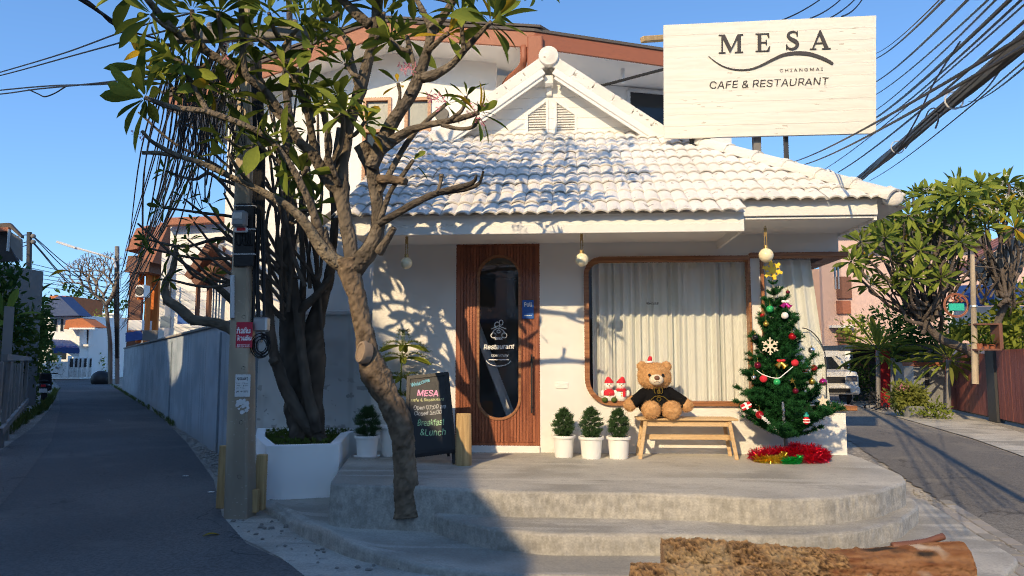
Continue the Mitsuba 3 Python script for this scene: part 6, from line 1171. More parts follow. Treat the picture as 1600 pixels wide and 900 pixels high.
# bench
b0, b1 = Z(1000, 716), Z(1150, 717)
b0, b1 = Z(1000, 716, FL), Z(1150, 717, FL); yb_ = 8.02; bn_ = thing('bench', 'pale pine slatted bench with splayed legs under the big window', 'bench')
xa, xb_ = Y(1000, 660, yb_)[0], Y(1149, 660, yb_)[0]; zt = Y(1070, 654, yb_)[2]; dep = 0.33
add('seat', bb(xa - 0.03, xb_ + 0.03, yb_ - 0.02, yb_ + dep, zt - 0.022, zt, 0.006), 'pine_wood', bn_)
for yy in (yb_ + 0.02, yb_ + dep - 0.04): add('apron', bb(xa + 0.05, xb_ - 0.05, yy, yy + 0.02, zt - 0.085, zt - 0.023, 0.004), 'pine_wood', bn_)
for s, x in ((-1, xa), (1, xb_)):
    for yy in (yb_ + 0.015, yb_ + dep - 0.025): add('leg', beam((x - s * 0.06, yy, zt - 0.024), (x + s * 0.005, yy + (-.02 if yy < yb_ + .1 else .0), FL - 0.004), 0.026, 0.04, 0.005, upv=(1, 0, 0)), 'pine_wood', bn_)
    add('side_rail', beam((x - s * 0.032, yb_ + 0.02, FL + 0.21), (x - s * 0.032, yb_ + dep - 0.03, FL + 0.21), 0.02, 0.05, 0.004), 'pine_wood', bn_)
add('stretcher', bb(xa + 0.045, xb_ - 0.045, yb_ + 0.12, yb_ + 0.145, FL + 0.19, FL + 0.245, 0.004), 'pine_wood', bn_)
# teddy bear
def ell(c, r, n=24):
    m = mfd.Manifold.sphere(1.0, n).scale(list(np.broadcast_to(r, 3))); return m.translate(list(c))
def hullm(*a): return mfd.Manifold.batch_hull(list(a))
def to_tm(m, e=0.012, it=6):
    m = m.refine_to_length(e).to_mesh(); t = trimesh.Trimesh(m.vert_properties[:, :3], m.tri_verts); trimesh.smoothing.filter_taubin(t, iterations=it); return t
bx, by_, bz = Y(1028, 640, 8.12)[0], 8.16, zt
S = 8.1 / FOC                                         # metres per picture pixel there
HZ = bz + 64 * S                                      # the head's centre
fur = ell((bx - 4 * S, by_, HZ), (25.5 * S, 23 * S, 20 * S))
fur += ell((bx - 4 * S, by_ - 4 * S, HZ - 6 * S), (25 * S, 22 * S, 15.5 * S)); fur += ell((bx - 4 * S, by_ - 23 * S, HZ - 6 * S), (10 * S, 8 * S, 7.5 * S))
for s in (-1, 1): fur += ell((bx - 4 * S + s * 18.5 * S, by_ - 2 * S, HZ + 14 * S), (8 * S, 6 * S, 8 * S))
for s in (-1, 1):                                     # paws and legs
    fur += hullm(ell((bx + s * 36 * S - 2 * S, by_ - 8 * S, bz + 26 * S), 7.5 * S), ell((bx + (43 if s > 0 else -43) * S, by_ - 11 * S, bz + 19 * S), 9.5 * S))
    fur += hullm(ell((bx + s * 13 * S + 2 * S, by_ - 4 * S, bz + 12 * S), 11 * S), ell((bx + s * 15.5 * S + 3 * S, by_ - 26 * S, bz + 13 * S), (14 * S, 9 * S, 13.5 * S)))
bear = thing('teddy_bear', 'large tan teddy bear in a black shirt sitting on the pine bench', 'teddy bear')
fm = to_tm(fur, 0.010, 8); v = np.array(fm.vertices); nr = np.array(fm.vertex_normals); v += nr * ((meshkit.fbm(v * 38, 3, 4) - 0.5) * 0.016)[:, None]; fm.vertices = v
add('body', fm, 'vc_rough', bear, smooth=True, color=vcol(fm, (0.62, 0.37, 0.17), (0.42, 0.22, 0.09), 30, 4))
p, fi = trimesh.sample.sample_surface(fm, 15000, seed=4); nn = fm.face_normals[fi]; rr = np.random.default_rng(8)
t_ = np.cross(nn, rr.normal(0, 1, nn.shape)); t_ /= np.linalg.norm(t_, axis=1, keepdims=True); dirn = nn * 0.8 + rr.normal(0, 0.35, nn.shape) + [0, 0, -0.15]; l = rr.uniform(0.008, 0.019, (len(p), 1))
vv = np.stack([p + t_ * 0.0016, p - t_ * 0.0016, p + dirn * l], 1).reshape(-1, 3); hm = trimesh.Trimesh(vv, np.arange(len(vv)).reshape(-1, 3), process=False)
add('fur', hm, 'vc_rough', bear, kind='stuff', color=np.repeat(np.array([(0.66, 0.38, 0.17)]) * rr.uniform(0.6, 1.15, (len(p), 1)), 3, 0))
add('muzzle', to_tm(ell((bx - 4 * S, by_ - 25.5 * S, HZ - 6 * S), (11 * S, 8.5 * S, 8.5 * S)), 0.01, 3), 'pale_wood', bear, smooth=True)
add('nose', ball((bx - 4 * S, by_ - 33.5 * S, HZ - 3 * S), (4.2 * S, 2.5 * S, 3.4 * S), 2), 'brown_wood', bear, smooth=True); add('mouth', tube(spline([(bx - 8 * S, by_ - 32.5 * S, HZ - 9.5 * S), (bx - 4 * S, by_ - 34 * S, HZ - 8.5 * S), (bx, by_ - 32.5 * S, HZ - 9.5 * S)], 4), 0.003, 5), 'brown_wood', bear)
for s in (-1, 1): add('eye', ball((bx - 4 * S + s * 10 * S, by_ - 25.2 * S, HZ + 1 * S), 2.2 * S, 2), 'black_gloss', bear, smooth=True)
sh = hullm(ell((bx, by_ + 1 * S, bz + 39 * S), (24 * S, 16 * S, 8 * S)), ell((bx, by_ - 2 * S, bz + 15 * S), (29 * S, 19 * S, 14 * S)))
for s in (-1, 1): sh += hullm(ell((bx + s * 18 * S, by_, bz + 37 * S), 9.5 * S), ell((bx + s * 36 * S, by_ - 9 * S, bz + 24 * S), (9.5 * S, 10 * S, 10 * S)))
sm_ = to_tm(sh, 0.012, 5); v = np.array(sm_.vertices); v += np.array(sm_.vertex_normals) * ((meshkit.fbm(v * [9, 9, 16], 3, 5) - 0.5) * 0.022)[:, None]; sm_.vertices = v
add('shirt', sm_, 'black_cloth', bear, smooth=True)
yq = by_ - 20.5 * S; em = []
def bpx(pts): return [(bx + (a - 1028) * S, bz + (654 - b) * S) for a, b in pts]
for p in (arc(1025, 612, 4, 5, -60, 250), arc(1031, 612, 3, 5, -100, 220), [(1016, 626), (1022, 621), (1029, 620), (1036, 622), (1042, 627)], arc(1028, 625, 3, 3, 0, 360), arc(1028, 614, 2, 3, 0, 360)): em.append(stroke(bpx(p), 0.007, yq))
add('emblem', cat_(em), 'gold', bear, kind='stuff')
hat = thing('party_hat_clip', 'tiny red and white felt clip on top of the teddy bear head', 'ornament'); hc = (bx - 11 * S, by_ - 3 * S, HZ + 21 * S)
add('cap', hull(np.vstack([ball((hc[0], hc[1], hc[2] + 2 * S), 3.5 * S, 1).vertices, ball((hc[0] + S, hc[1], hc[2] + 6 * S), 3.0 * S, 1).vertices])), 'red_felt', hat, smooth=True); add('brim', xf(lathe([(0, -.01), (4.5 * S, -.01), (5 * S, 0), (4.5 * S, .01), (0, .01)], 14), frame(hc, (1, 0, 0), (0, 1, 0), (0, 0, 1))), 'white_felt', hat, smooth=40)
# two plush snowmen on the sill
for k, (px, lab) in enumerate(((952, 'left plush snowman with red vest, red cap and green feet on the window sill'), (971, 'right plush snowman with red scarf and red cap on the window sill'))):
    sy = D - 0.02; o = Y(px, 628, sy); s = 8.5 / FOC; sn = thing('plush_snowman', lab, 'soft toy')
    add('body', cat_([ball(o + [0, 0, 9 * s], (8.5 * s, 6.5 * s, 9 * s), 3), ball(o + [0, 0, 26 * s], (7.2 * s, 6.3 * s, 7.2 * s), 3)] + ([ball(o + [sg_ * 10 * s, -1 * s, 13 * s], (3 * s, 3 * s, 5 * s), 2) for sg_ in (-1, 1)])), 'white_felt', sn, smooth=True)
    if k == 0: add('vest', ball(o + [0, -0.4 * s, 13 * s], (9.3 * s, 7.2 * s, 6.8 * s), 3), 'red_felt', sn, smooth=True)
    else: add('scarf', cat_([xf(lathe([(5.5 * s, -2 * s), (7.8 * s, -1.5 * s), (7.8 * s, 1.5 * s), (5.5 * s, 2 * s)], 18), frame(o + [0, 0, 18.5 * s], (1, 0, 0), (0, 1, 0), (0, 0, 1))), bb(o[0] + 2 * s, o[0] + 6 * s, o[1] - 8 * s, o[1] - 6 * s, o[2] + 8 * s, o[2] + 18 * s, .004)]), 'red_felt', sn, smooth=40)
    add('cap', hull(np.vstack([xf(lathe([(7.2 * s, 0), (6.8 * s, 2 * s)], 14), frame(o + [0, 0, 29 * s], (1, 0, 0), (0, 1, 0), (0, 0, 1))).vertices, ball(o + [(-1 if k == 0 else 2) * s, 0, 35 * s], 3.4 * s, 1).vertices])), 'red_felt', sn, smooth=40)
    for dx in (-2.4, 2.4): add('eye', ball(o + [dx * s, -6 * s, 27.2 * s], 0.9 * s, 1), 'black_gloss', sn)
    add('nose', ball(o + [0, -6.8 * s, 25 * s], (0.9 * s, 1.5 * s, .9 * s), 1), 'orange_wall', sn)
    for dx in (-7, 7) if k == 0 else (): add('foot', ball(o + [dx * s, -5 * s, 3.5 * s], (4.6 * s, 5 * s, 4 * s), 2), 'leaf_moss', sn, smooth=True)
    for z in (10, 13.5): add('button', ball(o + [0, -7.6 * s, z * s], 1.0 * s, 1), 'gold', sn)
# small conifers in white pots
def needles(c, h, r, n, seed, w=0.0035, l=0.035):
    rr = np.random.default_rng(seed); nt = 46; tips_ = []
    for i in range(nt): z = (i + .5) / nt; az = i * 2.4; rad = r * math.sin(math.pi * (0.14 + z * 0.84)) ** 0.75 * 1.05 * rr.uniform(0.8, 1.1); tips_.append((np.array([math.cos(az) * rad, math.sin(az) * rad, z * h * 0.92 + rr.normal(0, .01)]), np.array([math.cos(az) * .45, math.sin(az) * .45, 1.0])))
    P_, D_ = [], []
    for _ in range(n):
        t, d = tips_[rr.integers(nt)]; f = rr.uniform(0.35, 1.0); p = t * [f, f, 1] + rr.normal(0, 0.011, 3); P_.append(p); D_.append(unit(unit(d) * 0.9 + unit(t * [1, 1, 0] + 1e-6) * 0.5 + rr.normal(0, 0.45, 3)))
    P_, D_ = np.array(P_), np.array(D_); S_ = np.cross(D_, rr.normal(0, 1, D_.shape)); S_ /= np.linalg.norm(S_, axis=1, keepdims=True); L_ = l * rr.uniform(.6, 1.2, (n, 1))
    v = np.stack([P_ - S_ * w, P_ + S_ * w, P_ + D_ * L_], 1).reshape(-1, 3) + c; return trimesh.Trimesh(v, np.arange(3 * n).reshape(-1, 3), process=False)
def pot_prof(r0, r1, h): return [(0, 0), (r0, 0), (r0 + .004, .01), (r1 - .006, h - .035), (r1 - .002, h - .03), (r1 + .012, h - .028), (r1 + .014, h - .004), (r1 + .008, h), (r1 - .004, h - .002), (r1 - .012, h - .04), (0, h - .04)]
def conifer(px, py, wpx, hpot, htree, rtree, lab, seed, saucer=False, yy=None):
    o = Z(px, py, FL); o = o if yy is None else Y(px, py, yy) * [1, 1, 0] + [0, 0, FL]; s = o[1] / FOC; k = thing('potted_conifer', lab, 'potted plant', None); base = 0.02 if saucer else 0.0
    add('pot', mv(lathe(pot_prof(wpx * 0.40 * s, wpx * .5 * s, hpot * s), 32), o + [0, 0, base]), 'white_plastic', k, smooth=40)
    if saucer: add('saucer', mv(lathe([(0, 0), (wpx * .48 * s, 0), (wpx * .58 * s, .025), (wpx * .55 * s, .025), (wpx * .45 * s, .008), (0, .008)], 28), o), 'white_plastic', k, smooth=40)
    zt_ = o + [0, 0, base + hpot * s - .04]; add('soil', mv(lathe([(0, .003), (wpx * .5 * s - .014, 0.001)], 20), zt_), 'soil', k)
    add('trunk', tube([zt_, zt_ + [0, 0, htree * s * .6]], [0.012, 0.006], 6), 'weathered', k); add('foliage', needles(zt_ + [0, 0, .035], htree * s, rtree * s, 5200, seed), 'conifer', k, kind='stuff')
conifer(881, 714, 33, 33, 42, 15.5, 'small round topped conifer in a white pot nearest the timber door', 1)
conifer(924, 716, 35, 33, 46, 16, 'middle and tallest of the three small conifers in white pots', 2)
conifer(967, 716, 34, 33, 43, 15, 'small conifer in a white pot next to the pine bench', 3)
conifer(573, 716, 36, 32, 46, 19, 'bushy small conifer in a white pot with saucer beside the planter', 4, True, 7.9)
# norfolk pine behind the chalkboard
np_ = thing('potted_norfolk_pine', 'slender tiered pine in a white pot behind the chalkboard', 'potted plant'); o = Y(629, 700, 8.1) * [1, 1, 0] + [0, 0, FL]; s = 8.1 / FOC
add('pot', mv(lathe(pot_prof(0.10, 0.14, 0.33), 28), o + [-.12, 0, 0]), 'white_plastic', np_, smooth=40); o = o + [-.10, 0, 0]
top = Y(630, 520, 8.1); add('trunk', tube([o + [0.05, 0, 0.28], top], [0.012, 0.006], 7), 'leaf_moss', np_)
for py, rad, n in ((522, 10, 5), (541, 42, 7), (560, 46, 8), (590, 42, 8), (618, 40, 8)):
    c = Y(630, py, 8.1); out = []
    n = 6 if py > 525 else 4
    for k in range(n):
        az = k / n * 6.283 + py; d = np.array([math.cos(az), math.sin(az), 0.10]); l = rad * s * R.uniform(.85, 1.1); sd = unit(np.cross(d, (0, 0, 1))); q = [c + d * l * t + [0, 0, 0.06 * math.sin(t * 3.1) - 0.09 * t * t] for t in np.linspace(0, 1, 9)]; out.append(tube(q, np.linspace(.004, .002, 9), 4)); [out.append(xf(leaf_mesh(0.24, 0.34, 0.3, 7), frame(c, d * l * 1.05, (sd * math.cos(ro) + np.cross(d, sd) * math.sin(ro)) * l, np.array([0, 0, l])))) for ro in (0.5, -0.5)]
        for i in range(1, 9):
            for sg_ in (-1, 1):
                for dz in (-.2, .5):
                    e = q[i] + sd * sg_ * l * .30 * (1.15 - i / 9) + d * .05 + [0, 0, dz * .03]; out.append(trimesh.Trimesh([q[i] - d * .011, q[i] + d * .011, e], [[0, 1, 2]], process=False))
    add('tier', cat_(out), 'leaf_b' if py > 525 else 'leaf_moss', np_)
# the chalkboard
cbd = thing('chalkboard', 'black A frame chalkboard with coloured handwriting beside the leaning tree', 'sign')
yc_ = 7.55; P4 = [Y(632, 712, yc_), Y(713, 704, yc_), Y(701, 583, yc_ + .22), Y(634, 587, yc_ + .22)]; P4 = [np.array(p) for p in P4]
exr, eup = unit(P4[1] - P4[0]), unit((P4[3] + P4[2]) / 2 - (P4[0] + P4[1]) / 2); ez = unit(np.cross(exr, eup)); eup = np.cross(ez, exr)
oc = P4[0]; wB, hB = np.linalg.norm(P4[1] - P4[0]), ((P4[3] + P4[2]) / 2 - oc) @ eup; Mb = frame(oc, exr, eup, ez)
tl, tr_ = (P4[3] - oc) @ exr, (P4[2] - oc) @ exr
outer = sg.Polygon([(0, 0.0), (wB, 0.0), (tr_, hB), (tl + .015, hB)]); inner = outer.buffer(-0.035, join_style=2)
add('board', xf(mv(extr(inner.buffer(.004), .012), (0, 0, -.006)), Mb), 'chalkboard', cbd)
for g in (outer.difference(inner),): add('frame', xf(mv(extr(g, .03), (0, 0, -.012)), Mb), 'black_paint', cbd)
for x in (0.03, wB - .03): add('front_leg', beam(oc + exr * x, np.array([*(oc + exr * (x + (.0 if x < .1 else .02)))[:2], 0]) - eup[[0, 1, 2]] * [0, .06, 0] + [0, -.05, FL - .004], 0.035, 0.03, .004, upv=ez), 'black_paint', cbd)
add('foot_rail', beam(oc + exr * .0 - [0, .04, oc[2] - FL - .06], oc + exr * wB - [0, .04, oc[2] - FL - .075], 0.03, 0.035, .004), 'black_paint', cbd)
tb_ = (P4[2] + P4[3]) / 2
for x in (-.16, .16): add('rear_leg', beam(tb_ + exr * x - [0, -.03, .02], np.array([tb_[0] + x * 1.15, tb_[1] + .33, FL - .004]), 0.03, 0.02, .004, upv=(0, 1, 0)), 'black_paint', cbd)
def chalk(s, u, v, w, h, mt_, bold=False, tilt=0.0, wob=.0025):
    m = text(s, h, bold, w, .0015, .08, wob); c, sn = math.cos(tilt), math.sin(tilt); m = xf(m, frame((u, v, .008), (c, sn, 0), (-sn, c, 0), (0, 0, 1))); return add('lettering', xf(m, Mb), mt_, cbd, kind='stuff')
def bu(px, py):
    q = PL(oc, ez, px, py) - oc; return q @ exr, q @ eup
def chalk_px(s, p0, p1, hpx, mt_, bold=False):
    a, b = np.array(bu(*p0)), np.array(bu(*p1)); chalk(s, a[0], a[1], np.linalg.norm(b - a), hpx * yc_ / FOC, mt_, bold, math.atan2(b[1] - a[1], b[0] - a[0]))
chalk_px('Welcome', (643, 606), (672, 596), 6.5, 'chalk_blue'); chalk_px('MESA', (651, 619), (685, 619), 9.5, 'chalk_pink', True); chalk_px('cafe & Restaurant', (642, 628), (694, 626), 4.6, 'chalk_yellow')
chalk_px('Open 07:00 am', (646, 641), (697, 638), 6.5, 'chalk_white'); chalk_px('Closed 16:00', (647, 650), (690, 647), 6.5, 'chalk_white'); chalk_px('Breakfast', (652, 666), (694, 664), 10, 'chalk_green'); chalk_px('&Lunch', (656, 681), (696, 680), 10, 'chalk_green')
wt = Z(724, 729, FL); lg = lathe([(0, 0), (.078, 0), (.082, .02), (.080, .28), (.074, .50), (.070, .51), (0, .51)], 14); lg.vertices = lg.vertices * [1, .55, 1]
add('wood_slab', mv(lg, wt + [-.01, .08, 0]), 'board_wood', label='upright tan wood slab standing between the chalkboard and the timber door', cat='timber', smooth=40)
# christmas tree
ct = thing('christmas_tree', 'artificial green Christmas tree on the terrace before the corner window', 'Christmas tree')
yt = 8.02; bt_ = np.array([Y(1229, 690, yt)[0], yt, FL]); tt = Y(1207, 436, yt); HT = tt[2] - FL; lean = (tt - bt_) * [1, 1, 0] / HT
add('trunk', tube([bt_, bt_ + lean * HT * .5 + [0, 0, HT * .5], tt], [.022, .016, .006], 8), 'weathered', ct)
def xbranch(L, seed):
    rr = np.random.default_rng(seed); out = []; ctl = np.array([(0, 0, 0), (L * .5, 0, L * .06), (L, 0, L * .22)]); c = spline(ctl, 5)
    twigs = [(c, 1.0)] + [(np.array([c[i], c[i] + np.array([.55, s * .75, rr.uniform(.0, .35)]) * L * .34 * (1.1 - i / len(c) * .6)]), .8) for i in (3, 5, 7, 9) if i < len(c) for s in (-1, 1)]
    Pn, Dn = [], []
    for cc, f in twigs:
        for i in range(len(cc) - 1):
            a, b = cc[i], cc[i + 1]; d = unit(b - a); n = int(np.linalg.norm(b - a) * 1100) + 3
            for _ in range(n): Pn.append(a + (b - a) * rr.uniform()); r = rr.normal(0, 1, 3); r = unit(r - d * (r @ d)); Dn.append(unit(r + d * rr.uniform(.3, .9)))
    Pn, Dn = np.array(Pn), np.array(Dn); Sn = np.cross(Dn, rr.normal(0, 1, Dn.shape)); Sn /= np.linalg.norm(Sn, axis=1, keepdims=True); Ln = rr.uniform(.026, .046, (len(Pn), 1))
    v = np.stack([Pn - Sn * .0026, Pn + Sn * .0026, Pn + Dn * Ln], 1).reshape(-1, 3); return trimesh.Trimesh(v, np.arange(len(v)).reshape(-1, 3), process=False)
XB_ = {l: [mikit.ply(xbranch(l, 10 * i + s), 'mat_xmas') for s in range(3)] for i, l in enumerate((0.16, 0.28, 0.40, 0.54))}
random.seed(17); nlev = 15
for lv in range(nlev):
    f = lv / (nlev - 1); z = FL + 0.24 + (HT - 0.30) * f; rad = 0.50 * (1 - f) ** 0.85 + 0.07; n = max(4, int(round(11 * (1 - f) + 4))); c = bt_ + lean * (z - FL) + [0, 0, z - FL]
    for k in range(n):
        az = 6.283 * (k + random.random() * .5) / n + lv * 1.1; r_ = rad * random.uniform(.62, 1.14); l = min(XB_, key=lambda q: abs(q - r_)); tl_ = random.uniform(.08, .45) + .30 * f; sc = r_ / l
        d = np.array([math.cos(az) * math.cos(tl_), math.sin(az) * math.cos(tl_), math.sin(tl_)]); sd = np.array([-math.sin(az), math.cos(az), 0]); up_ = np.cross(d, sd); put('branch', random.choice(XB_[l]), 'xmas', frame(c, d * sc, sd * min(sc, 1.1), up_ * min(sc, 1.1)), ct)
def front(px, py):                                     # a point on the front of the tree's cone
    z = Y(px, py, yt)[2]; f = np.clip((z - FL - .2) / (HT - .26), 0, 1); rad = 0.52 * (1 - f) ** .85 + .07; c = bt_ + lean * (z - FL); x = Y(px, py, yt)[0]; dx = np.clip((x - c[0]) / rad, -.98, .98); return Y(px, py, yt - rad * math.sqrt(1 - dx * dx) * 0.85)
def bauble(px, py, rp, m_, lab):
    o = front(px, py); r = rp * o[1] / FOC; k = thing('bauble', lab, 'bauble'); add('ball', ball(o, r, 3), m_, k, smooth=True); add('cap', mv(lathe([(0, .012), (.006, .012), (.007, 0), (0.007, -.004)], 10), o + [0, 0, r]), 'gold', k)
    add('thread', tube([o + [0, 0, r + .01], o + [0, .02, r + .05]], .0015, 4), 'gold', k)
for a in ((1231, 457, 3.2, 'maroon_gloss', 'dark maroon bauble at the upper right edge of the Christmas tree'), (1191, 493, 3.2, 'red_gloss', 'small red bauble at the left edge below the green ball'), (1203, 483, 5.5, 'green_gloss', 'upper shiny green ball on the left of the Christmas tree'), (1226, 493, 5.5, 'white_felt', 'white felt ball in the upper middle of the Christmas tree'), (1197, 506, 4.2, 'gold', 'upper gold bauble on the left of the Christmas tree'), (1238, 526, 5.6, 'red_gloss', 'large red bauble right of the middle of the Christmas tree'),
          (1180, 527, 4.6, 'black_gloss', 'black bauble at the left edge beside the wooden snowflake'), (1268, 547, 4.8, 'silver', 'silver bauble at the right edge of the Christmas tree'), (1184, 571, 5.4, 'maroon_gloss', 'large maroon bauble on the left above the red felt ball'), (1193, 592, 5.6, 'red_felt', 'red felt ball on the garland at the left of the Christmas tree'), (1214, 597, 5.2, 'green_gloss', 'lower green felt ball hanging at the middle of the garland'), (1242, 567, 5.6, 'red_felt', 'bright red felt ball above the middle right of the garland'),
          (1272, 575, 4.8, 'red_gloss', 'red bauble at the right near the candy ornament'), (1269, 596, 5.2, 'gold', 'gold bauble on the lower right of the Christmas tree'), (1286, 597, 5.6, 'magenta_gloss', 'magenta bauble at the lower right edge'), (1243, 611, 4.4, 'maroon_gloss', 'deep red bauble half hidden in the lower middle branches'), (1187, 648, 6.0, 'red_gloss', 'lowest large red bauble on the left of the Christmas tree'), (1178, 590, 3.8, 'silver', 'small silvery ball at the left end of the garland')): bauble(*a)
# star, snowflake, bells and other ornaments
def star_poly(n, r0, r1, rot0=90): return sg.Polygon([((r0 if k % 2 == 0 else r1) * math.cos(math.radians(rot0 + 180 / n * k)), (r0 if k % 2 == 0 else r1) * math.sin(math.radians(rot0 + 180 / n * k))) for k in range(2 * n)])
o = Y(1207, 422, yt - .03); s = yt / FOC; st_ = thing('tree_topper', 'glittering gold snowflake star on the Christmas tree top', 'ornament')
g = unary_union([sa.rotate(sg.box(-2.2 * s, 0, 2.2 * s, 15 * s), a, origin=(0, 0)) for a in range(0, 360, 60)] + [sa.rotate(sa.translate(star_poly(4, 5 * s, 2.4 * s), 0, 9.5 * s), a, origin=(0, 0)) for a in range(0, 360, 60)] + [star_poly(6, 8 * s, 4.5 * s)])
add('star', prism_y(sa.translate(sa.rotate(g, 12, origin=(0, 0)), o[0], o[2]), o[1] - .012, o[1] + .012), 'glitter_gold', st_); add('clip', tube([o + [0, 0.005, -.09], o + [0, .005, -.03]], .007, 6), 'gold', st_)
o = front(1202, 541) + [0, -.03, 0]; sf = thing('ornament', 'pale wooden snowflake hanging left of centre on the Christmas tree', 'ornament')
g = unary_union([sa.rotate(sg.box(-1.0 * s, 0, 1.0 * s, 13 * s), a, origin=(0, 0)) for a in range(0, 360, 60)] + [sa.rotate(unary_union([sa.rotate(sg.box(-.8 * s, 0, .8 * s, 5 * s), q, origin=(0, 0)).buffer(0) for q in (-50, 50)]).buffer(0), 0) for _ in (0,)] + [sa.rotate(sa.translate(sa.rotate(sg.box(-.8 * s, 0, .8 * s, 4.6 * s), q, origin=(0, 0)), 0, 6.5 * s), a, origin=(0, 0)) for a in range(0, 360, 60) for q in (-50, 50)] + [star_poly(6, 5 * s, 3.2 * s)])
add('snowflake', prism_y(sa.translate(g, o[0], o[2]), o[1] - .006, o[1] + .006), 'pale_wood', sf)
o = front(1284, 626) + [0, -.03, 0]; add('ornament', prism_y(sa.translate(star_poly(5, 9 * s, 3.8 * s), o[0], o[2]), o[1] - .008, o[1] + .008), 'pale_wood', label='pale five pointed star at the lower right of the Christmas tree', cat='ornament')
o = front(1237, 595) + [0, -.02, 0]; add('ornament', prism_y(sa.translate(star_poly(5, 4.5 * s, 1.8 * s), o[0], o[2]), o[1] - .004, o[1] + .004), 'gold', label='little thin gold star under the garland', cat='ornament')
for px, py, m_, mb_, lab in ((1226, 474, 'magenta_gloss', 'white_felt', 'pair of pink striped bells with white bow high on the Christmas tree'), (1219, 566, 'gold', 'red', 'pair of gold bells with ribbon in the middle of the Christmas tree')):
    k = thing('bells', lab, 'ornament'); o = front(px, py) + [0, -.03, 0]
    for sg_ in (-1, 1): add('bell', xf(mv(lathe([(0, 0), (.012, -.003), (.02, -.02), (.026, -.05), (.038, -.062), (.034, -.062), (0, -.05)], 16), (0, 0, 0)), frame(o, unit((1, 0, -sg_ * .6)), (0, 1, 0), unit((-sg_ * -.6 * -1 * -1, 0, 1)))) if False else xf(lathe([(0, 0), (.012, -.003), (.02, -.02), (.026, -.05), (.038, -.062), (.034, -.062), (0, -.05)], 16), rot((0, 1, 0), -sg_ * 42)).apply_translation(o), m_, k, smooth=40)
    add('bow', cat_([ball(o + [sg_ * .022, -.005, .018], (.022, .010, .014), 2) for sg_ in (-1, 1)] + [ball(o + [0, -.01, .015], .011, 2)]), mb_, k, smooth=True)
for px, py, lab in ((1257, 578, 'red and white candy ornament with green top on the right of the Christmas tree'), (1258, 655, 'red and white candy ornament with green top low on the right')):
    k = thing('ornament', lab, 'ornament'); o = front(px, py) + [0, -.04, 0]; add('candy', ball(o + [0, 0, -.01], (.032, .022, .04), 2), 'red', k, smooth=True); add('stripe', cat_([xf(lathe([(.026, -.006), (.035, -.004), (.035, .004), (.026, .006)], 16), frame(o + [0, 0, dz], (1, 0, 0), (0, .7, 0), (0, 0, 1))) for dz in (-.025, 0.0)]), 'white_felt', k, kind='stuff'); add('top', hull(np.vstack([ball(o + [0, 0, .035], (.028, .02, .01), 1).vertices, ball(o + [0, 0, .065], (.014, .012, .01), 1).vertices])), 'teal', k, smooth=40)
o = front(1164, 634) + [0, -.04, 0]; k = thing('gift_ornament', 'red and white gift box ornament at the left edge of the Christmas tree', 'ornament'); add('box', xf(bb(-.05, .05, -.03, .03, -.03, .03, .006), frame(o, unit((.9, 0, .4)), (0, 1, 0), unit((-.4, 0, .9)))), 'red', k); add('ribbon', xf(cat_([bb(-.012, .012, -.032, .032, -.032, .032), bb(-.052, .052, -.033, -.0305, -.008, .008)]), frame(o, unit((.9, 0, .4)), (0, 1, 0), unit((-.4, 0, .9)))), 'white_felt', k)
for pts, lab in (([(1182, 579), (1193, 586), (1214, 591), (1226, 583), (1238, 573)], 'white cord garland with felt balls across the Christmas tree'),):
    add('garland', tube(spline([front(*p) + [0, -.02, 0] for p in pts], 5), .005, 6), 'white_felt', label=lab, cat='garland')
def tinsel(path, n, r, m_, seed, w=.0022):
    rr = np.random.default_rng(seed); path = spline(path, 10); i = rr.integers(0, len(path) - 1, n); t = rr.uniform(0, 1, (n, 1)); p = path[i] * (1 - t) + path[i + 1] * t; d = rr.normal(0, 1, (n, 3)); d /= np.linalg.norm(d, axis=1, keepdims=True); s_ = np.cross(d, rr.normal(0, 1, (n, 3))); s_ /= np.linalg.norm(s_, axis=1, keepdims=True); l = r * rr.uniform(.7, 1.2, (n, 1)); k = np.cross(d, s_)
    v = np.stack([p - s_ * w, p + s_ * w, p + d * l + s_ * w + k * l * .15, p + d * l - s_ * w + k * l * .15], 1).reshape(-1, 3); v[:, 2] = np.maximum(v[:, 2], FL + .002); a = np.arange(n)[:, None] * 4; return trimesh.Trimesh(v, np.vstack([a + [0, 1, 2], a + [0, 2, 3]]), process=False)
mat('tinsel_red', (0.60, 0.01, 0.035), 0.16, 0.75); mat('tinsel_gold', (0.80, 0.58, 0.06), 0.16, 0.9); mat('tinsel_green', (0.02, 0.42, 0.08), 0.18, 0.8)
c = bt_; ring = [c + [a * 1.0, b, z] for a, b, z in ((-.36, .02, .05), (-.30, -.2, .06), (-.12, -.12, .10), (0.05, -.16, .11), (.22, -.20, .10), (.36, -.1, .07), (.38, .08, .06), (.2, .18, .10), (.05, .05, .12), (.25, -.05, .13), (.32, -.16, .06), (.1, -.24, .05), (-.1, .1, .08), (-.33, .1, .05))]
add('tinsel', tinsel(ring, 6500, .065, 'r', 1), 'tinsel_red', label='red tinsel garland heaped round the Christmas tree foot', cat='tinsel', kind=None); add('tinsel', tinsel([c + [-.36, -.17, .035], c + [-.26, -.27, .04], c + [-.14, -.26, .05], c + [-.08, -.2, .07]], 1300, .05, 'g', 2), 'tinsel_gold', label='gold tinsel strand at the left front of the red tinsel', cat='tinsel'); add('tinsel', tinsel([c + [-.12, -.30, .03], c + [-.02, -.30, .035], c + [.05, -.27, .05]], 700, .045, 'n', 3), 'tinsel_green', label='short green tinsel strand in front of the red tinsel', cat='tinsel')
tin_w = [front(a, b) + [0, -.02, 0] for a, b in ((1190, 648), (1205, 660), (1222, 690))]
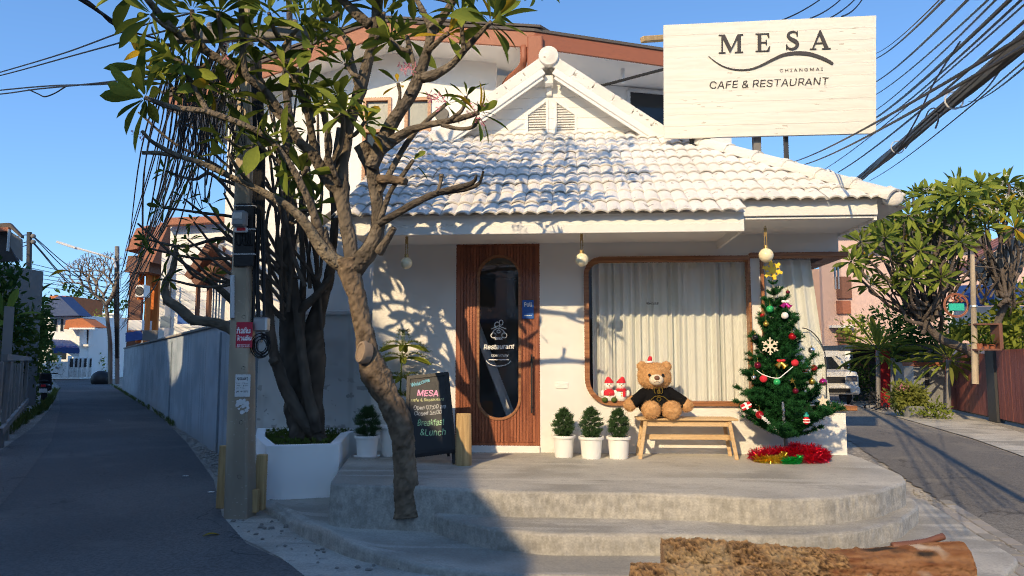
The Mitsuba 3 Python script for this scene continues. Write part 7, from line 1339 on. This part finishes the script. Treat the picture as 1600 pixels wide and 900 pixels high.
add('tinsel', tinsel([front(1178, 640) + [0, -.02, 0], front(1196, 656) + [0, 0, 0], Y(1216, 676, yt - .2)], 500, .018, 'w', 5), 'white_felt', label='white fluffy ribbon low on the left of the Christmas tree', cat='tinsel'); add('tinsel', tinsel([front(1223, 628), front(1224, 645), Y(1225, 664, yt - .3)], 400, .016, 'w', 6), 'silver', label='silver strand hanging before the Christmas tree trunk', cat='tinsel')
# hoop seen through the corner window
ah = [Y(1262, 640, D + .12)] + [Y(1250 + 41 * math.cos(t), 572 - 60 * math.sin(t), D + .12) for t in np.radians(np.linspace(85, 0, 10))] + [Y(1291, 640, D + .12)]
add('metal_hoop', tube(ah[1:], .006, 6), 'dark_metal', label='thin curved metal hoop standing inside the corner window', cat='hoop')

# ---------------------------------------------------------------- the logs in front
def log(p, q, r, name, lab, bark_to, seed, sides=120, n=280):
    p, q = np.asarray(p, float), np.asarray(q, float); t = np.linspace(0, 1, n); c = p + (q - p) * t[:, None]; ra = np.interp(t, np.linspace(0, 1, len(r)), r); m = tube(c, ra, sides, cap=False); v = np.array(m.vertices); ids = np.repeat(np.arange(n), sides); d = v - c[ids]; tt_ = np.repeat(t, sides)
    nb_ = meshkit.fbm(v * [16, 16, 16], 4, seed); nf = meshkit.fbm(v * [75, 75, 75], 4, seed + 1); nl = meshkit.fbm(v * [5, 30, 30], 3, seed + 2)
    crk = np.clip(1 - np.abs(meshkit.fbm(v * [11, 17, 17], 3, seed + 11) - .5) / .035, 0, 1)
    bark = 1 / (1 + np.exp((tt_ - bark_to - (nb_ - .5) * .35) * 60)); k = bark * ((nb_ - .5) * .30 + (nf - .5) * .34 + .06 - crk * .10) + (1 - bark) * ((nl - .5) * .16); v = c[ids] + d * (1 + k)[:, None]; m.vertices = v
    cb = np.array((.36, .22, .105)) * np.clip((nf - .3) / .4, 0, 1)[:, None] + np.array((.055, .032, .02)) * (1 - np.clip((nf - .3) / .4, 0, 1)[:, None]); pale = np.clip((meshkit.fbm(v * 6, 3, seed + 4) - .5) * 5, 0, 1)[:, None]; cb = cb * (1 - pale * .5) + np.array((.46, .36, .22)) * pale * .5
    cw = np.array((.27, .145, .075)) * (1 - np.clip((nl - .3) * 2.2, 0, 1)[:, None]) + np.array((.16, .065, .03)) * np.clip((nl - .3) * 2.2, 0, 1)[:, None]; spot = np.clip((meshkit.fbm(v * [4, 12, 12], 3, seed + 6) - .62) * 9, 0, 1)[:, None]; cw = cw * (1 - spot) + np.array((.04, .03, .025)) * spot; wh = np.clip((meshkit.fbm(v * [9, 9, 9], 2, seed + 8) - .66) * 9, 0, 1)[:, None]; cw = cw * (1 - wh * .6) + np.array((.5, .45, .38)) * wh * .6
    cb = cb * (1 - .72 * crk[:, None]); col = cb * bark[:, None] + cw * (1 - bark[:, None]); k_ = thing(name, lab, 'log'); add('trunk', m, 'bark', k_, smooth=True, color=col)
    for e, ii, rev in ((p, 0, False), (q, n - 1, True)):
        rim = v[ii * sides:(ii + 1) * sides]; ax_ = unit(q - p) * (-1 if not rev else 1); rings = [rim * (1 - f) + (e + ax_ * (.02 * f)) * f for f in (0, .12, .3, .5, .7, .9)]; vv = np.vstack(rings + [[e + ax_ * .02]]); F_ = []
        for a in range(5):
            for b in range(sides): i0, i1, i2, i3 = a * sides + b, a * sides + (b + 1) % sides, (a + 1) * sides + (b + 1) % sides, (a + 1) * sides + b; F_ += [[i0, i1, i2], [i0, i2, i3]]
        F_ += [[5 * sides + b, 5 * sides + (b + 1) % sides, 6 * sides] for b in range(sides)]; cm = trimesh.Trimesh(vv, np.array(F_), process=False); rr_2 = np.linalg.norm(vv - e, axis=1); g_ = .5 + .5 * np.sin(rr_2 * 420 + 3 * meshkit.fbm(vv * 20, 2, 3)); dk = (.20, .10, .05) if rev else (.12, .075, .05); lt = (.50, .28, .13) if rev else (.26, .17, .10)
        add('cut_end', cm, 'vc_rough', k_, smooth=True, color=np.outer(g_, lt) + np.outer(1 - g_, dk))
    return k_
ylog = 5.02; lp, lq = Y(1036, 887, ylog + .04), Y(1506, 888, ylog - .02)
lk = log(lp, lq, [.16, .168, .145, .12, .108, .125, .15, .165], 'log', 'long log with rough bark and a stripped orange end lying before the steps', .60, 3)
br_ = [Y(1395, 855, ylog), Y(1440, 848, ylog + .02), Y(1474, 838, ylog + .05)]; add('branch_stub', tube(spline(br_, 4), [.03, .028, .026, .024, .022, .02, .02, .022, .022], 8), 'brown_wood', lk, smooth=True)
log(Y(985, 908, 4.74), Y(1250, 922, 4.66), [.10, .11, .10], 'log', 'lower dark log end just showing at the bottom edge in front of the long log', 1.4, 9, 80, 160)
# a fallen leaf and litter on the lane
fl = thing('fallen_leaf', 'single fallen brown yellow leaf lying on the dark lane', 'leaf'); o = Z(316, 838, .012); labels[fl] = labels[fl]
scene[fl] = {**LEAFP[1], 'to_world': T(frame(o, unit((.6, .8, .25)) * .16, unit((-.8, .6, 0)) * .2, np.array((0, 0, .16)))), 'bsdf': {'type': 'ref', 'id': 'mat_leaf_y'}}
add('litter', cat_([bb(x - .03, x + .03, y - .02, y + .02, 0.008, .014) for x, y in [tuple(Z(a, b)[:2]) for a, b in ((171, 657), (330, 770), (290, 745))]]), 'poster_white', kind='stuff', label='scraps of pale litter on the lane edge', cat='litter')

# repeats share a group
for pre, g in (('potted_conifer', 'small conifers in white pots'), ('pendant_lamp', 'globe pendant lamps under the eaves'), ('bauble', 'baubles on the Christmas tree'), ('plush_snowman', 'plush snowmen on the window sill'), ('poster', 'posters on the utility pole'), ('shophouse', 'shophouses across the junction'), ('timber_offcut', 'timber slabs at the utility pole'), ('potted_succulent', 'succulents on the wall shelf'), ('curtain', 'curtains behind the shop glass'), ('log', 'logs before the steps')):
    for k_ in labels:
        if (k_ == pre or (k_.startswith(pre + '_') and k_[len(pre) + 1:].isdigit())) and 'group' not in labels[k_]: labels[k_]['group'] = g
